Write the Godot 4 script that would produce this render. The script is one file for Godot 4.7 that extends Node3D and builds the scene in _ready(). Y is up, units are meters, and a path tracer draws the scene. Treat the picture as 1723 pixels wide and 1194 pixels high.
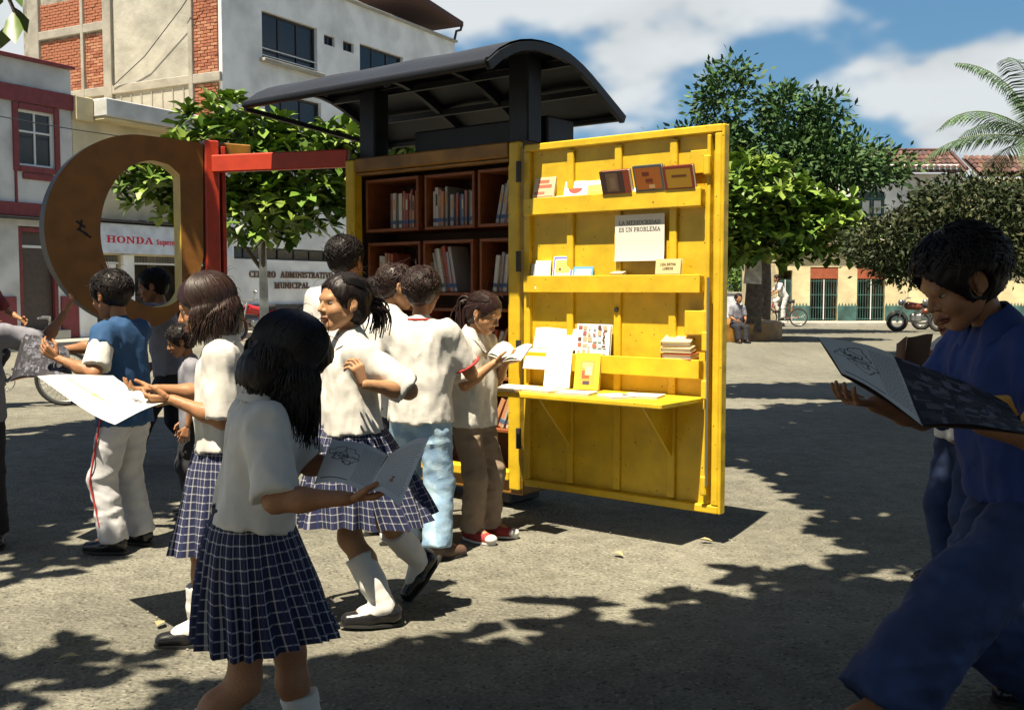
extends Node3D
# A street library: yellow book kiosk in a town square, schoolchildren reading, trees, street fronts behind.

func _ready() -> void:
	# camera
	var cam := Camera3D.new()
	cam.name = "camera"
	cam.position = Vector3(0, 1.32, 0)
	cam.rotation_degrees = Vector3(-3.63, 0, 0)
	cam.fov = 37.67
	cam.near = 0.05
	cam.far = 2000.0
	add_child(cam)
	# sky, sun, exposure
	var env := Environment.new()
	env.background_mode = Environment.BG_SKY
	env.sky = make_sky()
	env.background_energy_multiplier = 0.33
	env.tonemap_mode = Environment.TONE_MAPPER_LINEAR
	env.tonemap_exposure = 2.5
	env.sdfgi_enabled = true
	env.ssao_enabled = true
	env.ssil_enabled = true
	var we := WorldEnvironment.new()
	we.name = "environment"
	we.environment = env
	add_child(we)
	var sun := DirectionalLight3D.new()
	sun.name = "sun"
	sun.light_energy = 1.6
	sun.light_color = Color(1.0, 0.945, 0.84)
	sun.light_angular_distance = 0.5
	sun.shadow_enabled = true
	add_child(sun)
	sun.look_at_from_position(Vector3(-0.184, 0.924, 0.336) * 50.0, Vector3.ZERO, Vector3.FORWARD)
	N1 = FastNoiseLite.new()
	N1.seed = 7
	N1.frequency = 1.0
	N1.fractal_octaves = 2
	N2 = FastNoiseLite.new()
	N2.seed = 15
	N2.frequency = 0.55
	N2.fractal_type = FastNoiseLite.FRACTAL_RIDGED
	N2.fractal_octaves = 2
	materials()
	ground()
	street_fronts()
	far_house()
	kiosk()
	ring_gate()
	trees()
	vehicles()
	people()
	litter()

func make_sky() -> Sky:
	var W := 2048
	var H := 1024
	var f := FastNoiseLite.new()
	f.seed = 21
	f.frequency = 1.0
	f.fractal_octaves = 6
	f.fractal_gain = 0.52
	var g := FastNoiseLite.new()
	g.seed = 5
	g.frequency = 1.0
	g.fractal_octaves = 3
	var data := PackedByteArray()
	data.resize(W * H * 3)
	for j in H:
		var el := (0.5 - (j + 0.5) / H) * PI
		var sy := sin(el)
		var ce := cos(el)
		if sy < 0.0:
			for i in W:
				var q := (j * W + i) * 3
				data[q] = 120; data[q + 1] = 122; data[q + 2] = 118
			continue
		var t := pow(1.0 - sy, 2.2)
		var base := Color(0.04, 0.15, 0.42).lerp(Color(0.30, 0.60, 0.85), t)
		for i in W:
			var az := ((i + 0.5) / W) * TAU
			var d := Vector3(sin(az) * ce, sy, -cos(az) * ce)
			var pr := d / (sy + 0.32)
			var a := f.get_noise_3d(pr.x * 1.25 + 5.0, pr.z * 1.25 + 7.3, 0.4)
			var b := g.get_noise_3d(pr.x * 0.62 + 31.7, pr.z * 0.62 + 8.1, 2.0)
			var cov := smoothstep(-0.05, 0.17, a + 0.5 * b - 0.10 + 0.30 * (1.0 - smoothstep(0.06, 0.27, sy)))
			var sh := f.get_noise_3d(pr.x * 1.25 + 5.06, pr.z * 1.25 + 7.2, 0.47)
			var lum := clampf(0.93 + 0.4 * (a - sh) + 0.1 * a, 0.76, 1.0)
			var cl := Color(lum * 0.94, lum * 0.985, lum)
			var k := base.lerp(cl, cov * 0.95)
			k = k.linear_to_srgb()
			var q := (j * W + i) * 3
			data[q] = int(clampf(k.r, 0, 1) * 255); data[q + 1] = int(clampf(k.g, 0, 1) * 255); data[q + 2] = int(clampf(k.b, 0, 1) * 255)
	var pm := PanoramaSkyMaterial.new()
	pm.panorama = ImageTexture.create_from_image(Image.create_from_data(W, H, false, Image.FORMAT_RGB8, data))
	var s := Sky.new()
	s.sky_material = pm
	return s
# ---------------------------------------------------------------- mesh collector
class MB:
	var v := PackedVector3Array()
	var n := PackedVector3Array()
	var uv := PackedVector2Array()
	var c := PackedColorArray()
	var ix := PackedInt32Array()
	var col := Color(1, 1, 1)

	func vert(p: Vector3, nn: Vector3, t := Vector2.ZERO) -> int:
		v.append(p); n.append(nn); uv.append(t); c.append(col)
		return v.size() - 1

	func face(a: int, b: int, d: int) -> void: # given anticlockwise seen from outside; stored clockwise
		ix.append(a); ix.append(d); ix.append(b)

	func tri(a: Vector3, b: Vector3, d: Vector3, out := Vector3.ZERO) -> void:
		var nn := (b - a).cross(d - a).normalized()
		if out != Vector3.ZERO and nn.dot(out) < 0.0:
			var s := b; b = d; d = s; nn = -nn
		var i := vert(a, nn); vert(b, nn); vert(d, nn)
		face(i, i + 1, i + 2)

	func quad(a: Vector3, b: Vector3, d: Vector3, e: Vector3, out := Vector3.ZERO, w := 1.0, h := 1.0) -> void:
		var nn := (b - a).cross(e - a).normalized()
		if nn == Vector3.ZERO:
			nn = (d - b).cross(e - b).normalized()
		var flip := out != Vector3.ZERO and nn.dot(out) < 0.0
		if flip: nn = -nn
		var i := vert(a, nn, Vector2(0, h)); vert(b, nn, Vector2(w, h)); vert(d, nn, Vector2(w, 0)); vert(e, nn, Vector2(0, 0))
		if flip:
			face(i, i + 2, i + 1); face(i, i + 3, i + 2)
		else:
			face(i, i + 1, i + 2); face(i, i + 2, i + 3)

	func box(at: Vector3, size: Vector3, bv := 0.0, B := Basis()) -> void:
		var h := size * 0.5
		bv = minf(bv, minf(h.x, minf(h.y, h.z)) * 0.9)
		var k := h - Vector3(bv, bv, bv)
		for ax in 3:
			var a1 := (ax + 1) % 3
			var a2 := (ax + 2) % 3
			for s in [-1.0, 1.0]:
				var q := []
				for st in [[-1, -1], [1, -1], [1, 1], [-1, 1]]:
					var p := Vector3.ZERO
					p[ax] = h[ax] * s; p[a1] = k[a1] * st[0]; p[a2] = k[a2] * st[1]
					q.append(at + B * p)
				var o := Vector3.ZERO
				o[ax] = s
				quad(q[0], q[1], q[2], q[3], B * o)
		if bv <= 0.0: return
		for ax in 3:
			var a1 := (ax + 1) % 3
			var a2 := (ax + 2) % 3
			for s in [-1.0, 1.0]:
				for t in [-1.0, 1.0]:
					var p := Vector3.ZERO
					p[ax] = -k[ax]; p[a1] = h[a1] * s; p[a2] = k[a2] * t
					var q := p; q[a1] = k[a1] * s; q[a2] = h[a2] * t
					var p2 := p; p2[ax] = k[ax]
					var q2 := q; q2[ax] = k[ax]
					var o := Vector3.ZERO
					o[a1] = s; o[a2] = t
					quad(at + B * p, at + B * p2, at + B * q2, at + B * q, B * o)
		for sx in [-1.0, 1.0]:
			for sy in [-1.0, 1.0]:
				for sz in [-1.0, 1.0]:
					tri(at + B * Vector3(h.x * sx, k.y * sy, k.z * sz), at + B * Vector3(k.x * sx, h.y * sy, k.z * sz), at + B * Vector3(k.x * sx, k.y * sy, h.z * sz), B * Vector3(sx, sy, sz))

	func bar(a: Vector3, b: Vector3, w: float, t: float, up := Vector3.UP, bv := 0.0) -> void: # square bar from a to b
		var d := (b - a)
		var z := d.normalized()
		var x := up.cross(z)
		if x.length() < 0.01: x = Vector3.RIGHT.cross(z)
		x = x.normalized()
		box((a + b) * 0.5, Vector3(w, t, d.length()), bv, Basis(x, z.cross(x), z))

	func tube(pts: Array, rad, sides := 8, cap := true, vs := 1.0) -> void:
		var m := pts.size()
		var t: Vector3 = (pts[1] - pts[0]).normalized()
		var x := t.cross(Vector3.UP)
		if x.length() < 0.05: x = t.cross(Vector3.RIGHT)
		x = x.normalized()
		var base := v.size()
		var run := 0.0
		for i in m:
			var d: Vector3 = (pts[mini(i + 1, m - 1)] - pts[maxi(i - 1, 0)]).normalized()
			x = (x - d * x.dot(d)).normalized()
			var y := d.cross(x)
			var r: float = rad if rad is float else rad[i]
			if i: run += (pts[i] - pts[i - 1]).length()
			for k in sides + 1:
				var a := TAU * k / sides
				var o := x * cos(a) + y * sin(a)
				vert(pts[i] + o * r, o, Vector2(float(k) / sides, run * vs))
		for i in m - 1:
			for k in sides:
				var a := base + i * (sides + 1) + k
				var b := a + sides + 1
				face(a, a + 1, b + 1); face(a, b + 1, b)
		if cap:
			for e in [0, m - 1]:
				var d: Vector3 = (pts[0] - pts[1]).normalized() if e == 0 else (pts[m - 1] - pts[m - 2]).normalized()
				var ci := vert(pts[e], d)
				var st := v.size()
				for k in sides:
					vert(v[base + e * (sides + 1) + k], d)
				for k in sides:
					if e == 0: face(ci, st + (k + 1) % sides, st + k)
					else: face(ci, st + k, st + (k + 1) % sides)

	func sheet(rows: Array, uvw := Vector2.ONE, closed := false, flip := false) -> void: # rows of equal length; smooth
		var nr := rows.size()
		var nc: int = rows[0].size()
		var base := v.size()
		for j in nr:
			for i in nc:
				var l: Vector3 = rows[j][(i - 1 + nc - 1) % (nc - 1) if closed and i == 0 else maxi(i - 1, 0)]
				var r: Vector3 = rows[j][1 if closed and i == nc - 1 else mini(i + 1, nc - 1)]
				var du := r - l
				var dv: Vector3 = rows[mini(j + 1, nr - 1)][i] - rows[maxi(j - 1, 0)][i]
				var nn := du.cross(dv).normalized()
				if nn == Vector3.ZERO: nn = Vector3.UP
				vert(rows[j][i], -nn if flip else nn, Vector2(float(i) / (nc - 1) * uvw.x, float(j) / (nr - 1) * uvw.y))
		for j in nr - 1:
			for i in nc - 1:
				var a := base + j * nc + i
				var b := a + nc
				if flip:
					face(a, b, b + 1); face(a, b + 1, a + 1)
				else:
					face(a, a + 1, b + 1); face(a, b + 1, b)

	func prism(poly: PackedVector2Array, z0: float, z1: float, X := Transform3D()) -> void:
		var t := Geometry2D.triangulate_polygon(poly)
		for k in range(0, t.size(), 3):
			for zz in [z0, z1]:
				var o := X.basis * Vector3(0, 0, 1.0 if (zz == z1) == (z1 > z0) else -1.0)
				tri(X * Vector3(poly[t[k]].x, poly[t[k]].y, zz), X * Vector3(poly[t[k + 1]].x, poly[t[k + 1]].y, zz), X * Vector3(poly[t[k + 2]].x, poly[t[k + 2]].y, zz), o)
		var area := 0.0
		for i in poly.size():
			var p := poly[i]
			var q := poly[(i + 1) % poly.size()]
			area += p.x * q.y - q.x * p.y
		for i in poly.size():
			var p := poly[i]
			var q := poly[(i + 1) % poly.size()]
			var o2 := Vector2(q.y - p.y, p.x - q.x) * signf(area)
			quad(X * Vector3(p.x, p.y, z0), X * Vector3(q.x, q.y, z0), X * Vector3(q.x, q.y, z1), X * Vector3(p.x, p.y, z1), X.basis * Vector3(o2.x, o2.y, 0))

	func ball(at: Vector3, r: Vector3, seg := 10, ring := 7, B := Basis()) -> void:
		var base := v.size()
		for j in ring + 1:
			var th := PI * j / ring
			for i in seg + 1:
				var ph := TAU * i / seg
				var d := Vector3(sin(th) * cos(ph), cos(th), sin(th) * sin(ph))
				vert(at + B * (d * r), (B * (d / r)).normalized(), Vector2(float(i) / seg, float(j) / ring))
		for j in ring:
			for i in seg:
				var a := base + j * (seg + 1) + i
				var b := a + seg + 1
				face(a, a + 1, b + 1); face(a, b + 1, b)

	func ringt(at: Vector3, R: float, r: float, B := Basis(), seg := 28, sides := 6) -> void: # torus in the xy plane of B
		var base := v.size()
		for i in seg + 1:
			var a := TAU * i / seg
			var d := B * Vector3(cos(a), sin(a), 0)
			for k in sides + 1:
				var b := TAU * k / sides
				var o := d * cos(b) + B.z * sin(b)
				vert(at + d * R + o * r, o)
		for i in seg:
			for k in sides:
				var a := base + i * (sides + 1) + k
				var b := a + sides + 1
				face(a, b, b + 1); face(a, b + 1, a + 1)

	func mesh() -> ArrayMesh:
		var a := []
		a.resize(Mesh.ARRAY_MAX)
		a[Mesh.ARRAY_VERTEX] = v; a[Mesh.ARRAY_NORMAL] = n; a[Mesh.ARRAY_TEX_UV] = uv; a[Mesh.ARRAY_COLOR] = c; a[Mesh.ARRAY_INDEX] = ix
		var m := ArrayMesh.new()
		m.add_surface_from_arrays(Mesh.PRIMITIVE_TRIANGLES, a)
		return m

# ---------------------------------------------------------------- soft solids from bones, meshed as surface nets
class Soft:
	var T := PackedInt32Array()      # 0 capsule, 1 ellipsoid, 2 capsule cut flat at its end
	var A := PackedVector3Array()
	var D := PackedVector3Array()
	var U := PackedVector3Array()    # direction of unit length, or 1 / radii
	var IL := PackedFloat32Array()
	var R := PackedFloat32Array()
	var DR := PackedFloat32Array()
	var X := []                      # into an ellipsoid's own axes
	var cutn := PackedVector3Array()
	var cutd := PackedFloat32Array()
	var less: Soft = null
	var k := 0.02
	var amp := 0.0
	var fr := Vector3.ONE
	var noise: FastNoiseLite
	var lo := Vector3(1e9, 1e9, 1e9)
	var hi := Vector3(-1e9, -1e9, -1e9)

	func grow(p: Vector3, r: float) -> void:
		lo = lo.min(p - Vector3(r, r, r)); hi = hi.max(p + Vector3(r, r, r))

	func cap(a: Vector3, b: Vector3, ra: float, rb: float, flat := false) -> void:
		T.append(2 if flat else 0); A.append(a); D.append(b - a); U.append((b - a).normalized())
		IL.append(1.0 / maxf((b - a).length_squared(), 1e-9)); R.append(ra); DR.append(rb - ra); X.append(null)
		grow(a, ra); grow(b, rb)

	func egg(at: Transform3D, r: Vector3) -> void: # at is without scale
		T.append(1); A.append(at.origin); D.append(r); U.append(Vector3(1.0 / r.x, 1.0 / r.y, 1.0 / r.z)); IL.append(0.0); R.append(0.0); DR.append(0.0); X.append(at.affine_inverse())
		grow(at.origin, maxf(r.x, maxf(r.y, r.z)))

	func cut(n: Vector3, at: Vector3) -> void: # what lies on the side n points to is taken away
		cutn.append(n.normalized()); cutd.append(n.normalized().dot(at))

	func one(i: int, p: Vector3) -> float:
		if T[i] == 1:
			var q: Vector3 = X[i] * p
			var s := q * U[i]
			var k0 := s.length()
			return k0 * (k0 - 1.0) / maxf((s * U[i]).length(), 1e-6)
		var pa := p - A[i]
		var t := pa.dot(D[i]) * IL[i]
		if T[i] == 2:
			var ov := (pa - D[i]).dot(U[i])
			var tc := clampf(t, 0.0, 1.0)
			var side := (pa - D[i] * maxf(t, 0.0)).length() - (R[i] + DR[i] * tc)
			return maxf(side, ov)
		t = clampf(t, 0.0, 1.0)
		return (pa - D[i] * t).length() - (R[i] + DR[i] * t)

	func all(p: Vector3, near: PackedInt32Array) -> float:
		var d := 1e3
		for i in near:
			var e := one(i, p)
			var h := k - absf(d - e)
			d = minf(d, e)
			if h > 0.0: d -= h * h / k * 0.25
		return d

	func add_to(mb: MB, cell: float, paint = null) -> void:
		var m := cell * 2.0 + amp
		var org := lo - Vector3(m, m, m)
		var sz := hi - lo + Vector3(m, m, m) * 2.0
		var B := 5
		var bx := int(ceil(sz.x / cell / B)) + 1
		var by := int(ceil(sz.y / cell / B)) + 1
		var bz := int(ceil(sz.z / cell / B)) + 1
		var nx := bx * B
		var ny := by * B
		var nz := bz * B
		var f := PackedFloat32Array()
		f.resize(nx * ny * nz)
		f.fill(1.0)
		var hd := B * cell * 0.5 * 1.7321
		var every := PackedInt32Array(range(T.size()))
		var active := []
		var ds := PackedFloat32Array()
		ds.resize(T.size())
		for cz in bz:
			for cy in by:
				for cx in bx:
					var ctr := org + Vector3(cx + 0.5, cy + 0.5, cz + 0.5) * (B * cell)
					var dm := 1e3
					for i in every:
						var e := one(i, ctr)
						ds[i] = e
						dm = minf(dm, e)
					if dm > hd + m + k: continue
					var out := false
					for q in cutn.size():
						if cutn[q].dot(ctr) - cutd[q] > hd + m: out = true
					if out: continue
					var near := PackedInt32Array()
					for i in every:
						if ds[i] < hd + m + k + maxf(dm, 0.0) and ds[i] < dm + 2.0 * hd + k: near.append(i)
					active.append(Vector3i(cx, cy, cz))
					for z in range(cz * B, cz * B + B):
						for y in range(cy * B, cy * B + B):
							var row := (z * ny + y) * nx
							for x in range(cx * B, cx * B + B):
								var p := org + Vector3(x, y, z) * cell
								var d := all(p, near)
								if amp > 0.0 and absf(d) < amp * 3.0: d -= amp * noise.get_noise_3dv(p * fr)
								for q in cutn.size(): d = maxf(d, cutn[q].dot(p) - cutd[q])
								if less != null and d < 0.03:
									for i in less.T.size(): d = maxf(d, -less.one(i, p))
								f[row + x] = d
		var id := PackedInt32Array()
		id.resize(nx * ny * nz)
		id.fill(-1)
		var sy := nx
		var sq := nx * ny
		var offs := PackedInt32Array([0, 1, sy, sy + 1, sq, sq + 1, sq + sy, sq + sy + 1])
		var cells := PackedInt32Array()
		var pos := PackedVector3Array()
		var edges := PackedInt32Array([0, 1, 2, 3, 4, 5, 6, 7, 0, 2, 1, 3, 4, 6, 5, 7, 0, 4, 1, 5, 2, 6, 3, 7])
		var cn := PackedVector3Array([Vector3(0, 0, 0), Vector3(1, 0, 0), Vector3(0, 1, 0), Vector3(1, 1, 0), Vector3(0, 0, 1), Vector3(1, 0, 1), Vector3(0, 1, 1), Vector3(1, 1, 1)])
		var w := PackedFloat32Array()
		w.resize(8)
		for b in active:
			for z in range(b.z * B, mini(b.z * B + B, nz - 1)):
				for y in range(b.y * B, mini(b.y * B + B, ny - 1)):
					for x in range(b.x * B, mini(b.x * B + B, nx - 1)):
						var q := (z * ny + y) * nx + x
						var mask := 0
						for j in 8:
							var e := f[q + offs[j]]
							w[j] = e
							if e < 0.0: mask |= 1 << j
						if mask == 0 or mask == 255: continue
						var s := Vector3.ZERO
						var cnt := 0
						for e in 12:
							var a := edges[e * 2]
							var c2 := edges[e * 2 + 1]
							if (w[a] < 0.0) != (w[c2] < 0.0):
								s += cn[a].lerp(cn[c2], w[a] / (w[a] - w[c2]))
								cnt += 1
						id[q] = pos.size()
						cells.append(q)
						pos.append(org + (Vector3(x, y, z) + s / cnt) * cell)
		var nrm := PackedVector3Array()
		nrm.resize(pos.size())
		var fc := PackedInt32Array()
		for q in cells:
			var ins := f[q] < 0.0
			for ax in 3:
				var st: int = [1, sy, sq][ax]
				if (f[q + st] < 0.0) == ins: continue
				var u: int = [sy, sq, 1][ax]
				var v2: int = [sq, 1, sy][ax]
				var a := id[q - u - v2] if q - u - v2 >= 0 else -1
				var b2 := id[q - v2] if q - v2 >= 0 else -1
				var c2 := id[q]
				var d2 := id[q - u] if q - u >= 0 else -1
				if a < 0 or b2 < 0 or d2 < 0: continue
				if not ins:
					var sw := b2; b2 = d2; d2 = sw
				var fnn := (pos[c2] - pos[a]).cross(pos[d2] - pos[b2])
				nrm[a] += fnn; nrm[b2] += fnn; nrm[c2] += fnn; nrm[d2] += fnn
				fc.append_array([a, b2, c2, a, c2, d2])
		var base := mb.v.size()
		for i in pos.size():
			if paint != null: mb.col = paint.call(pos[i])
			mb.vert(pos[i], nrm[i].normalized(), Vector2(pos[i].x, pos[i].y))
		for i in range(0, fc.size(), 3):
			mb.face(base + fc[i], base + fc[i + 1], base + fc[i + 2])

# ---------------------------------------------------------------- nodes
var used := {}
var M := {}
var N1: FastNoiseLite
var N2: FastNoiseLite

func numbered(called: String) -> String:
	var k: int = used.get(called, 0)
	used[called] = k + 1
	return called if k == 0 else "%s_%03d" % [called, k]

func put(called: String, mb, mat: Material, parent: Node = self) -> MeshInstance3D:
	var o := MeshInstance3D.new()
	o.mesh = mb.mesh() if mb is MB else mb
	o.material_override = mat
	o.name = numbered(called) if parent == self else called
	parent.add_child(o, true)
	return o

func thing(called: String, label: String, category: String, at := Vector3.ZERO, turn := 0.0, group := "") -> Node3D:
	var o := Node3D.new()
	o.name = numbered(called)
	add_child(o)
	o.position = at
	o.rotation.y = turn
	tag(o, label, category, group)
	return o

func tag(o: Node, label: String, category := "", group := "") -> void:
	o.set_meta("label", label)
	if category: o.set_meta("category", category)
	if group: o.set_meta("group", group)

func struct(called: String, mb, mat: Material) -> MeshInstance3D:
	var o := put(called, mb, mat)
	o.set_meta("kind", "structure")
	return o

func bx(called: String, at: Vector3, size: Vector3, mat: Material, parent: Node, bv := 0.0) -> MeshInstance3D:
	var mb := MB.new()
	mb.box(at, size, bv)
	return put(called, mb, mat, parent)

func ease2(a: float, b: float, x: float) -> float:
	return smoothstep(a, b, x)

# ---------------------------------------------------------------- materials (colours are linear real-world base colours)
func lin(r: float, g: float, b: float) -> Color:
	return Color(r, g, b).linear_to_srgb()

func noise_tex(freq: float, lo: float, hi: float, seed_: int, oct := 4, size := 512) -> Texture2D:
	var f := FastNoiseLite.new()
	f.seed = seed_
	f.frequency = freq
	f.fractal_octaves = oct
	var im := Image.create(size, size, false, Image.FORMAT_L8)
	var raw := f.get_seamless_image(size, size)
	raw.convert(Image.FORMAT_L8)
	var d := raw.get_data()
	for i in d.size():
		d[i] = int(clampf(lerpf(lo, hi, d[i] / 255.0), 0, 1) * 255)
	im = Image.create_from_data(size, size, false, Image.FORMAT_L8, d)
	im.convert(Image.FORMAT_RGB8)
	return ImageTexture.create_from_image(im)

func bump_tex(freq: float, seed_: int, strength: float, oct := 4, size := 512) -> Texture2D:
	var f := FastNoiseLite.new()
	f.seed = seed_
	f.frequency = freq
	f.fractal_octaves = oct
	var im := f.get_seamless_image(size, size)
	im.convert(Image.FORMAT_RGBA8)
	im.bump_map_to_normal_map(strength)
	return ImageTexture.create_from_image(im)

func sm(key: String, c: Color, rough := 0.8, tex: Texture2D = null, scale := 1.0, nrm: Texture2D = null, nst := 0.5, spec := 0.5, metal := 0.0, world := false) -> StandardMaterial3D:
	var m := StandardMaterial3D.new()
	m.resource_name = key
	m.albedo_color = c
	m.roughness = rough
	m.metallic = metal
	m.metallic_specular = spec
	m.cull_mode = BaseMaterial3D.CULL_DISABLED
	if tex: m.albedo_texture = tex
	if nrm:
		m.normal_enabled = true
		m.normal_texture = nrm
		m.normal_scale = nst
	if tex or nrm:
		m.uv1_triplanar = true
		m.uv1_world_triplanar = world
		m.uv1_scale = Vector3.ONE * scale
	M[key] = m
	return m

func plain_mat(c: Color, rough := 0.7) -> StandardMaterial3D:
	var key := "plain_%s_%.2f" % [c.to_html(), rough]
	if not M.has(key): sm(key, c, rough)
	return M[key]

func vcol(m: StandardMaterial3D) -> StandardMaterial3D:
	m.vertex_color_use_as_albedo = true
	return m
# ---------------------------------------------------------------- materials
var TX := {}

func materials() -> void:
	TX.soft = noise_tex(0.012, 0.86, 1.06, 3)
	TX.blot = noise_tex(0.006, 0.62, 1.12, 11, 5)
	TX.wall = noise_tex(0.005, 0.84, 1.07, 23, 6)
	TX.fine = noise_tex(0.09, 0.85, 1.05, 5, 3)
	TX.bfine = bump_tex(0.11, 9, 5.0, 3)
	TX.bsoft = bump_tex(0.014, 10, 6.0, 4)
	TX.cloth = bump_tex(0.35, 14, 3.0, 1)
	TX.fold = fold_tex()
	TX.denim = denim_tex()
	TX.plaid = plaid_tex(0)
	TX.asphalt = asphalt_tex()
	var g := sm("asphalt", Color(1, 1, 1), 0.93, TX.asphalt, 0.62, TX.bfine, 0.75, 0.3, 0.0, true)
	vcol(g)
	sm("concrete", lin(0.30, 0.285, 0.25), 0.9, TX.wall, 0.35, TX.bsoft, 0.3)
	sm("pale_concrete", lin(0.36, 0.35, 0.31), 0.9, TX.wall, 0.3, TX.bsoft, 0.3)
	sm("plaster_white", lin(0.78, 0.79, 0.78), 0.88, TX.wall, 0.22, TX.bsoft, 0.2)
	sm("plaster_grey", lin(0.55, 0.56, 0.55), 0.9, TX.wall, 0.3, TX.bsoft, 0.2)
	sm("plaster_cream", lin(0.62, 0.54, 0.36), 0.9, TX.wall, 0.25, TX.bsoft, 0.2)
	sm("plaster_yellow", lin(0.62, 0.53, 0.32), 0.9, TX.wall, 0.25, TX.bsoft, 0.2)
	sm("maroon", lin(0.19, 0.035, 0.04), 0.7, TX.soft, 0.6)
	sm("teal_paint", lin(0.045, 0.12, 0.11), 0.75, TX.blot, 0.5)
	sm("rust_paint", lin(0.30, 0.075, 0.03), 0.75, TX.soft, 0.6)
	sm("dark_glass", lin(0.012, 0.016, 0.022), 0.12)
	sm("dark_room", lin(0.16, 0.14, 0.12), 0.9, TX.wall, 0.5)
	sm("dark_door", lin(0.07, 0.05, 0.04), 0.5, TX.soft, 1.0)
	sm("window_white", lin(0.6, 0.62, 0.62), 0.5)
	sm("dark_iron", lin(0.025, 0.025, 0.028), 0.5, TX.soft, 1.0)
	sm("brick0", lin(0.36, 0.135, 0.075), 0.92, TX.fine, 1.5, TX.bfine, 0.6)
	sm("brick1", lin(0.29, 0.10, 0.06), 0.92, TX.fine, 1.5, TX.bfine, 0.6)
	sm("brick2", lin(0.43, 0.20, 0.12), 0.92, TX.fine, 1.5, TX.bfine, 0.6)
	sm("mortar", lin(0.34, 0.32, 0.27), 0.95, TX.blot, 0.6, TX.bfine, 0.5)
	sm("tile0", lin(0.11, 0.052, 0.042), 0.9, TX.fine, 1.0)
	sm("tile1", lin(0.08, 0.042, 0.038), 0.9, TX.fine, 1.0)
	sm("tile2", lin(0.16, 0.088, 0.072), 0.9, TX.fine, 1.0)
	sm("sign_white", lin(0.62, 0.68, 0.76), 0.5, TX.soft, 0.4)
	sm("red_letter", lin(0.55, 0.01, 0.03), 0.5)
	sm("brown_letter", lin(0.13, 0.07, 0.04), 0.6)
	sm("black_letter", lin(0.015, 0.015, 0.02), 0.7)
	TX.paint = paint_tex()
	sm("yellow_paint", lin(0.72, 0.495, 0.022), 0.42, TX.paint, 0.85, TX.bsoft, 0.14)
	sm("ochre_and_shaded_yellow", lin(0.36, 0.17, 0.022), 0.5, TX.blot, 0.8, TX.bsoft, 0.12)  # planter ochre; on the head rail it stands for yellow in shade
	sm("ring_shaded_yellow", lin(0.25, 0.105, 0.020), 0.5, TX.soft, 0.8, TX.bsoft, 0.12)  # yellow ring face with the tree shade put into its colour
	sm("red_paint", lin(0.48, 0.045, 0.018), 0.4, TX.soft, 1.2, TX.bsoft, 0.12)
	sm("orange_wood", lin(0.24, 0.068, 0.017), 0.55, TX.soft, 2.0)
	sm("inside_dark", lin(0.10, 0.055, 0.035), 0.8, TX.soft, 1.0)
	sm("roof_navy", lin(0.006, 0.009, 0.018), 0.5, TX.blot, 0.7, TX.bsoft, 0.12)
	sm("steel", lin(0.42, 0.42, 0.40), 0.35, null, 1.0, null, 0.5, 0.5, 0.9)
	sm("paper", lin(0.62, 0.61, 0.56), 0.85)
	sm("rubber", lin(0.018, 0.018, 0.018), 0.8)
	sm("bark", lin(0.13, 0.105, 0.08), 0.95, TX.blot, 2.0, TX.bfine, 1.0)
	sm("limewash", lin(0.66, 0.66, 0.62), 0.9, TX.blot, 1.4, TX.bfine, 0.6)
	for k in [["leaf", 0.42], ["small_leaf", 0.65]]:
		var m := vcol(sm(k[0], Color(1, 1, 1), k[1], null, 1.0, null, 0.5, 0.4))
		m.backlight_enabled = true
		m.backlight = Color(0.03, 0.045, 0.008)
	vcol(sm("skin", Color(1, 1, 1), 0.5, TX.fine, 3.0, TX.bfine, 0.12, 0.4))
	vcol(sm("hair_black", Color(1, 1, 1), 0.48, null, 1.0, null, 0.5, 0.35)).set_meta("tone", Color(0.009, 0.007, 0.007))
	vcol(sm("hair_brown", Color(1, 1, 1), 0.45, null, 1.0, null, 0.5, 0.4)).set_meta("tone", Color(0.020, 0.011, 0.009))
	sm("cloth_white", lin(0.62, 0.605, 0.57), 0.9, TX.soft, 1.3, TX.fold, 0.2)
	sm("cloth_grey", lin(0.22, 0.22, 0.26), 0.9, TX.soft, 1.3, TX.fold, 0.2)
	sm("cloth_blue", lin(0.014, 0.065, 0.17), 0.85, TX.soft, 1.3, TX.fold, 0.2)
	sm("cloth_royal", lin(0.014, 0.038, 0.17), 0.85, TX.soft, 1.3, TX.fold, 0.2)
	sm("cloth_maroon", lin(0.18, 0.03, 0.035), 0.85, TX.soft, 1.3, TX.fold, 0.2)
	sm("cloth_red", lin(0.42, 0.04, 0.035), 0.85)
	sm("cloth_gold", lin(0.55, 0.30, 0.06), 0.85)
	sm("cloth_dark", lin(0.018, 0.018, 0.025), 0.9, TX.soft, 1.3, TX.fold, 0.2)
	sm("cloth_tan", lin(0.27, 0.20, 0.145), 0.9, TX.soft, 1.3, TX.fold, 0.2)
	sm("cloth_pale", lin(0.50, 0.50, 0.52), 0.9, TX.soft, 1.3, TX.fold, 0.2)
	sm("denim_light", Color(1, 1, 1), 0.9, TX.denim, 1.5, TX.fold, 0.5)
	sm("denim_dark", lin(0.03, 0.055, 0.15), 0.9, TX.blot, 1.5, TX.fold, 0.5)
	sm("leather_black", lin(0.012, 0.012, 0.014), 0.25)
	sm("canvas_red", lin(0.28, 0.03, 0.03), 0.8)
	sm("canvas_white", lin(0.6, 0.59, 0.56), 0.7)
	sm("shoe_brown", lin(0.09, 0.05, 0.035), 0.6)
	var pl := sm("plaid", Color(1, 1, 1), 0.9)
	pl.albedo_texture = TX.plaid

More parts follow.
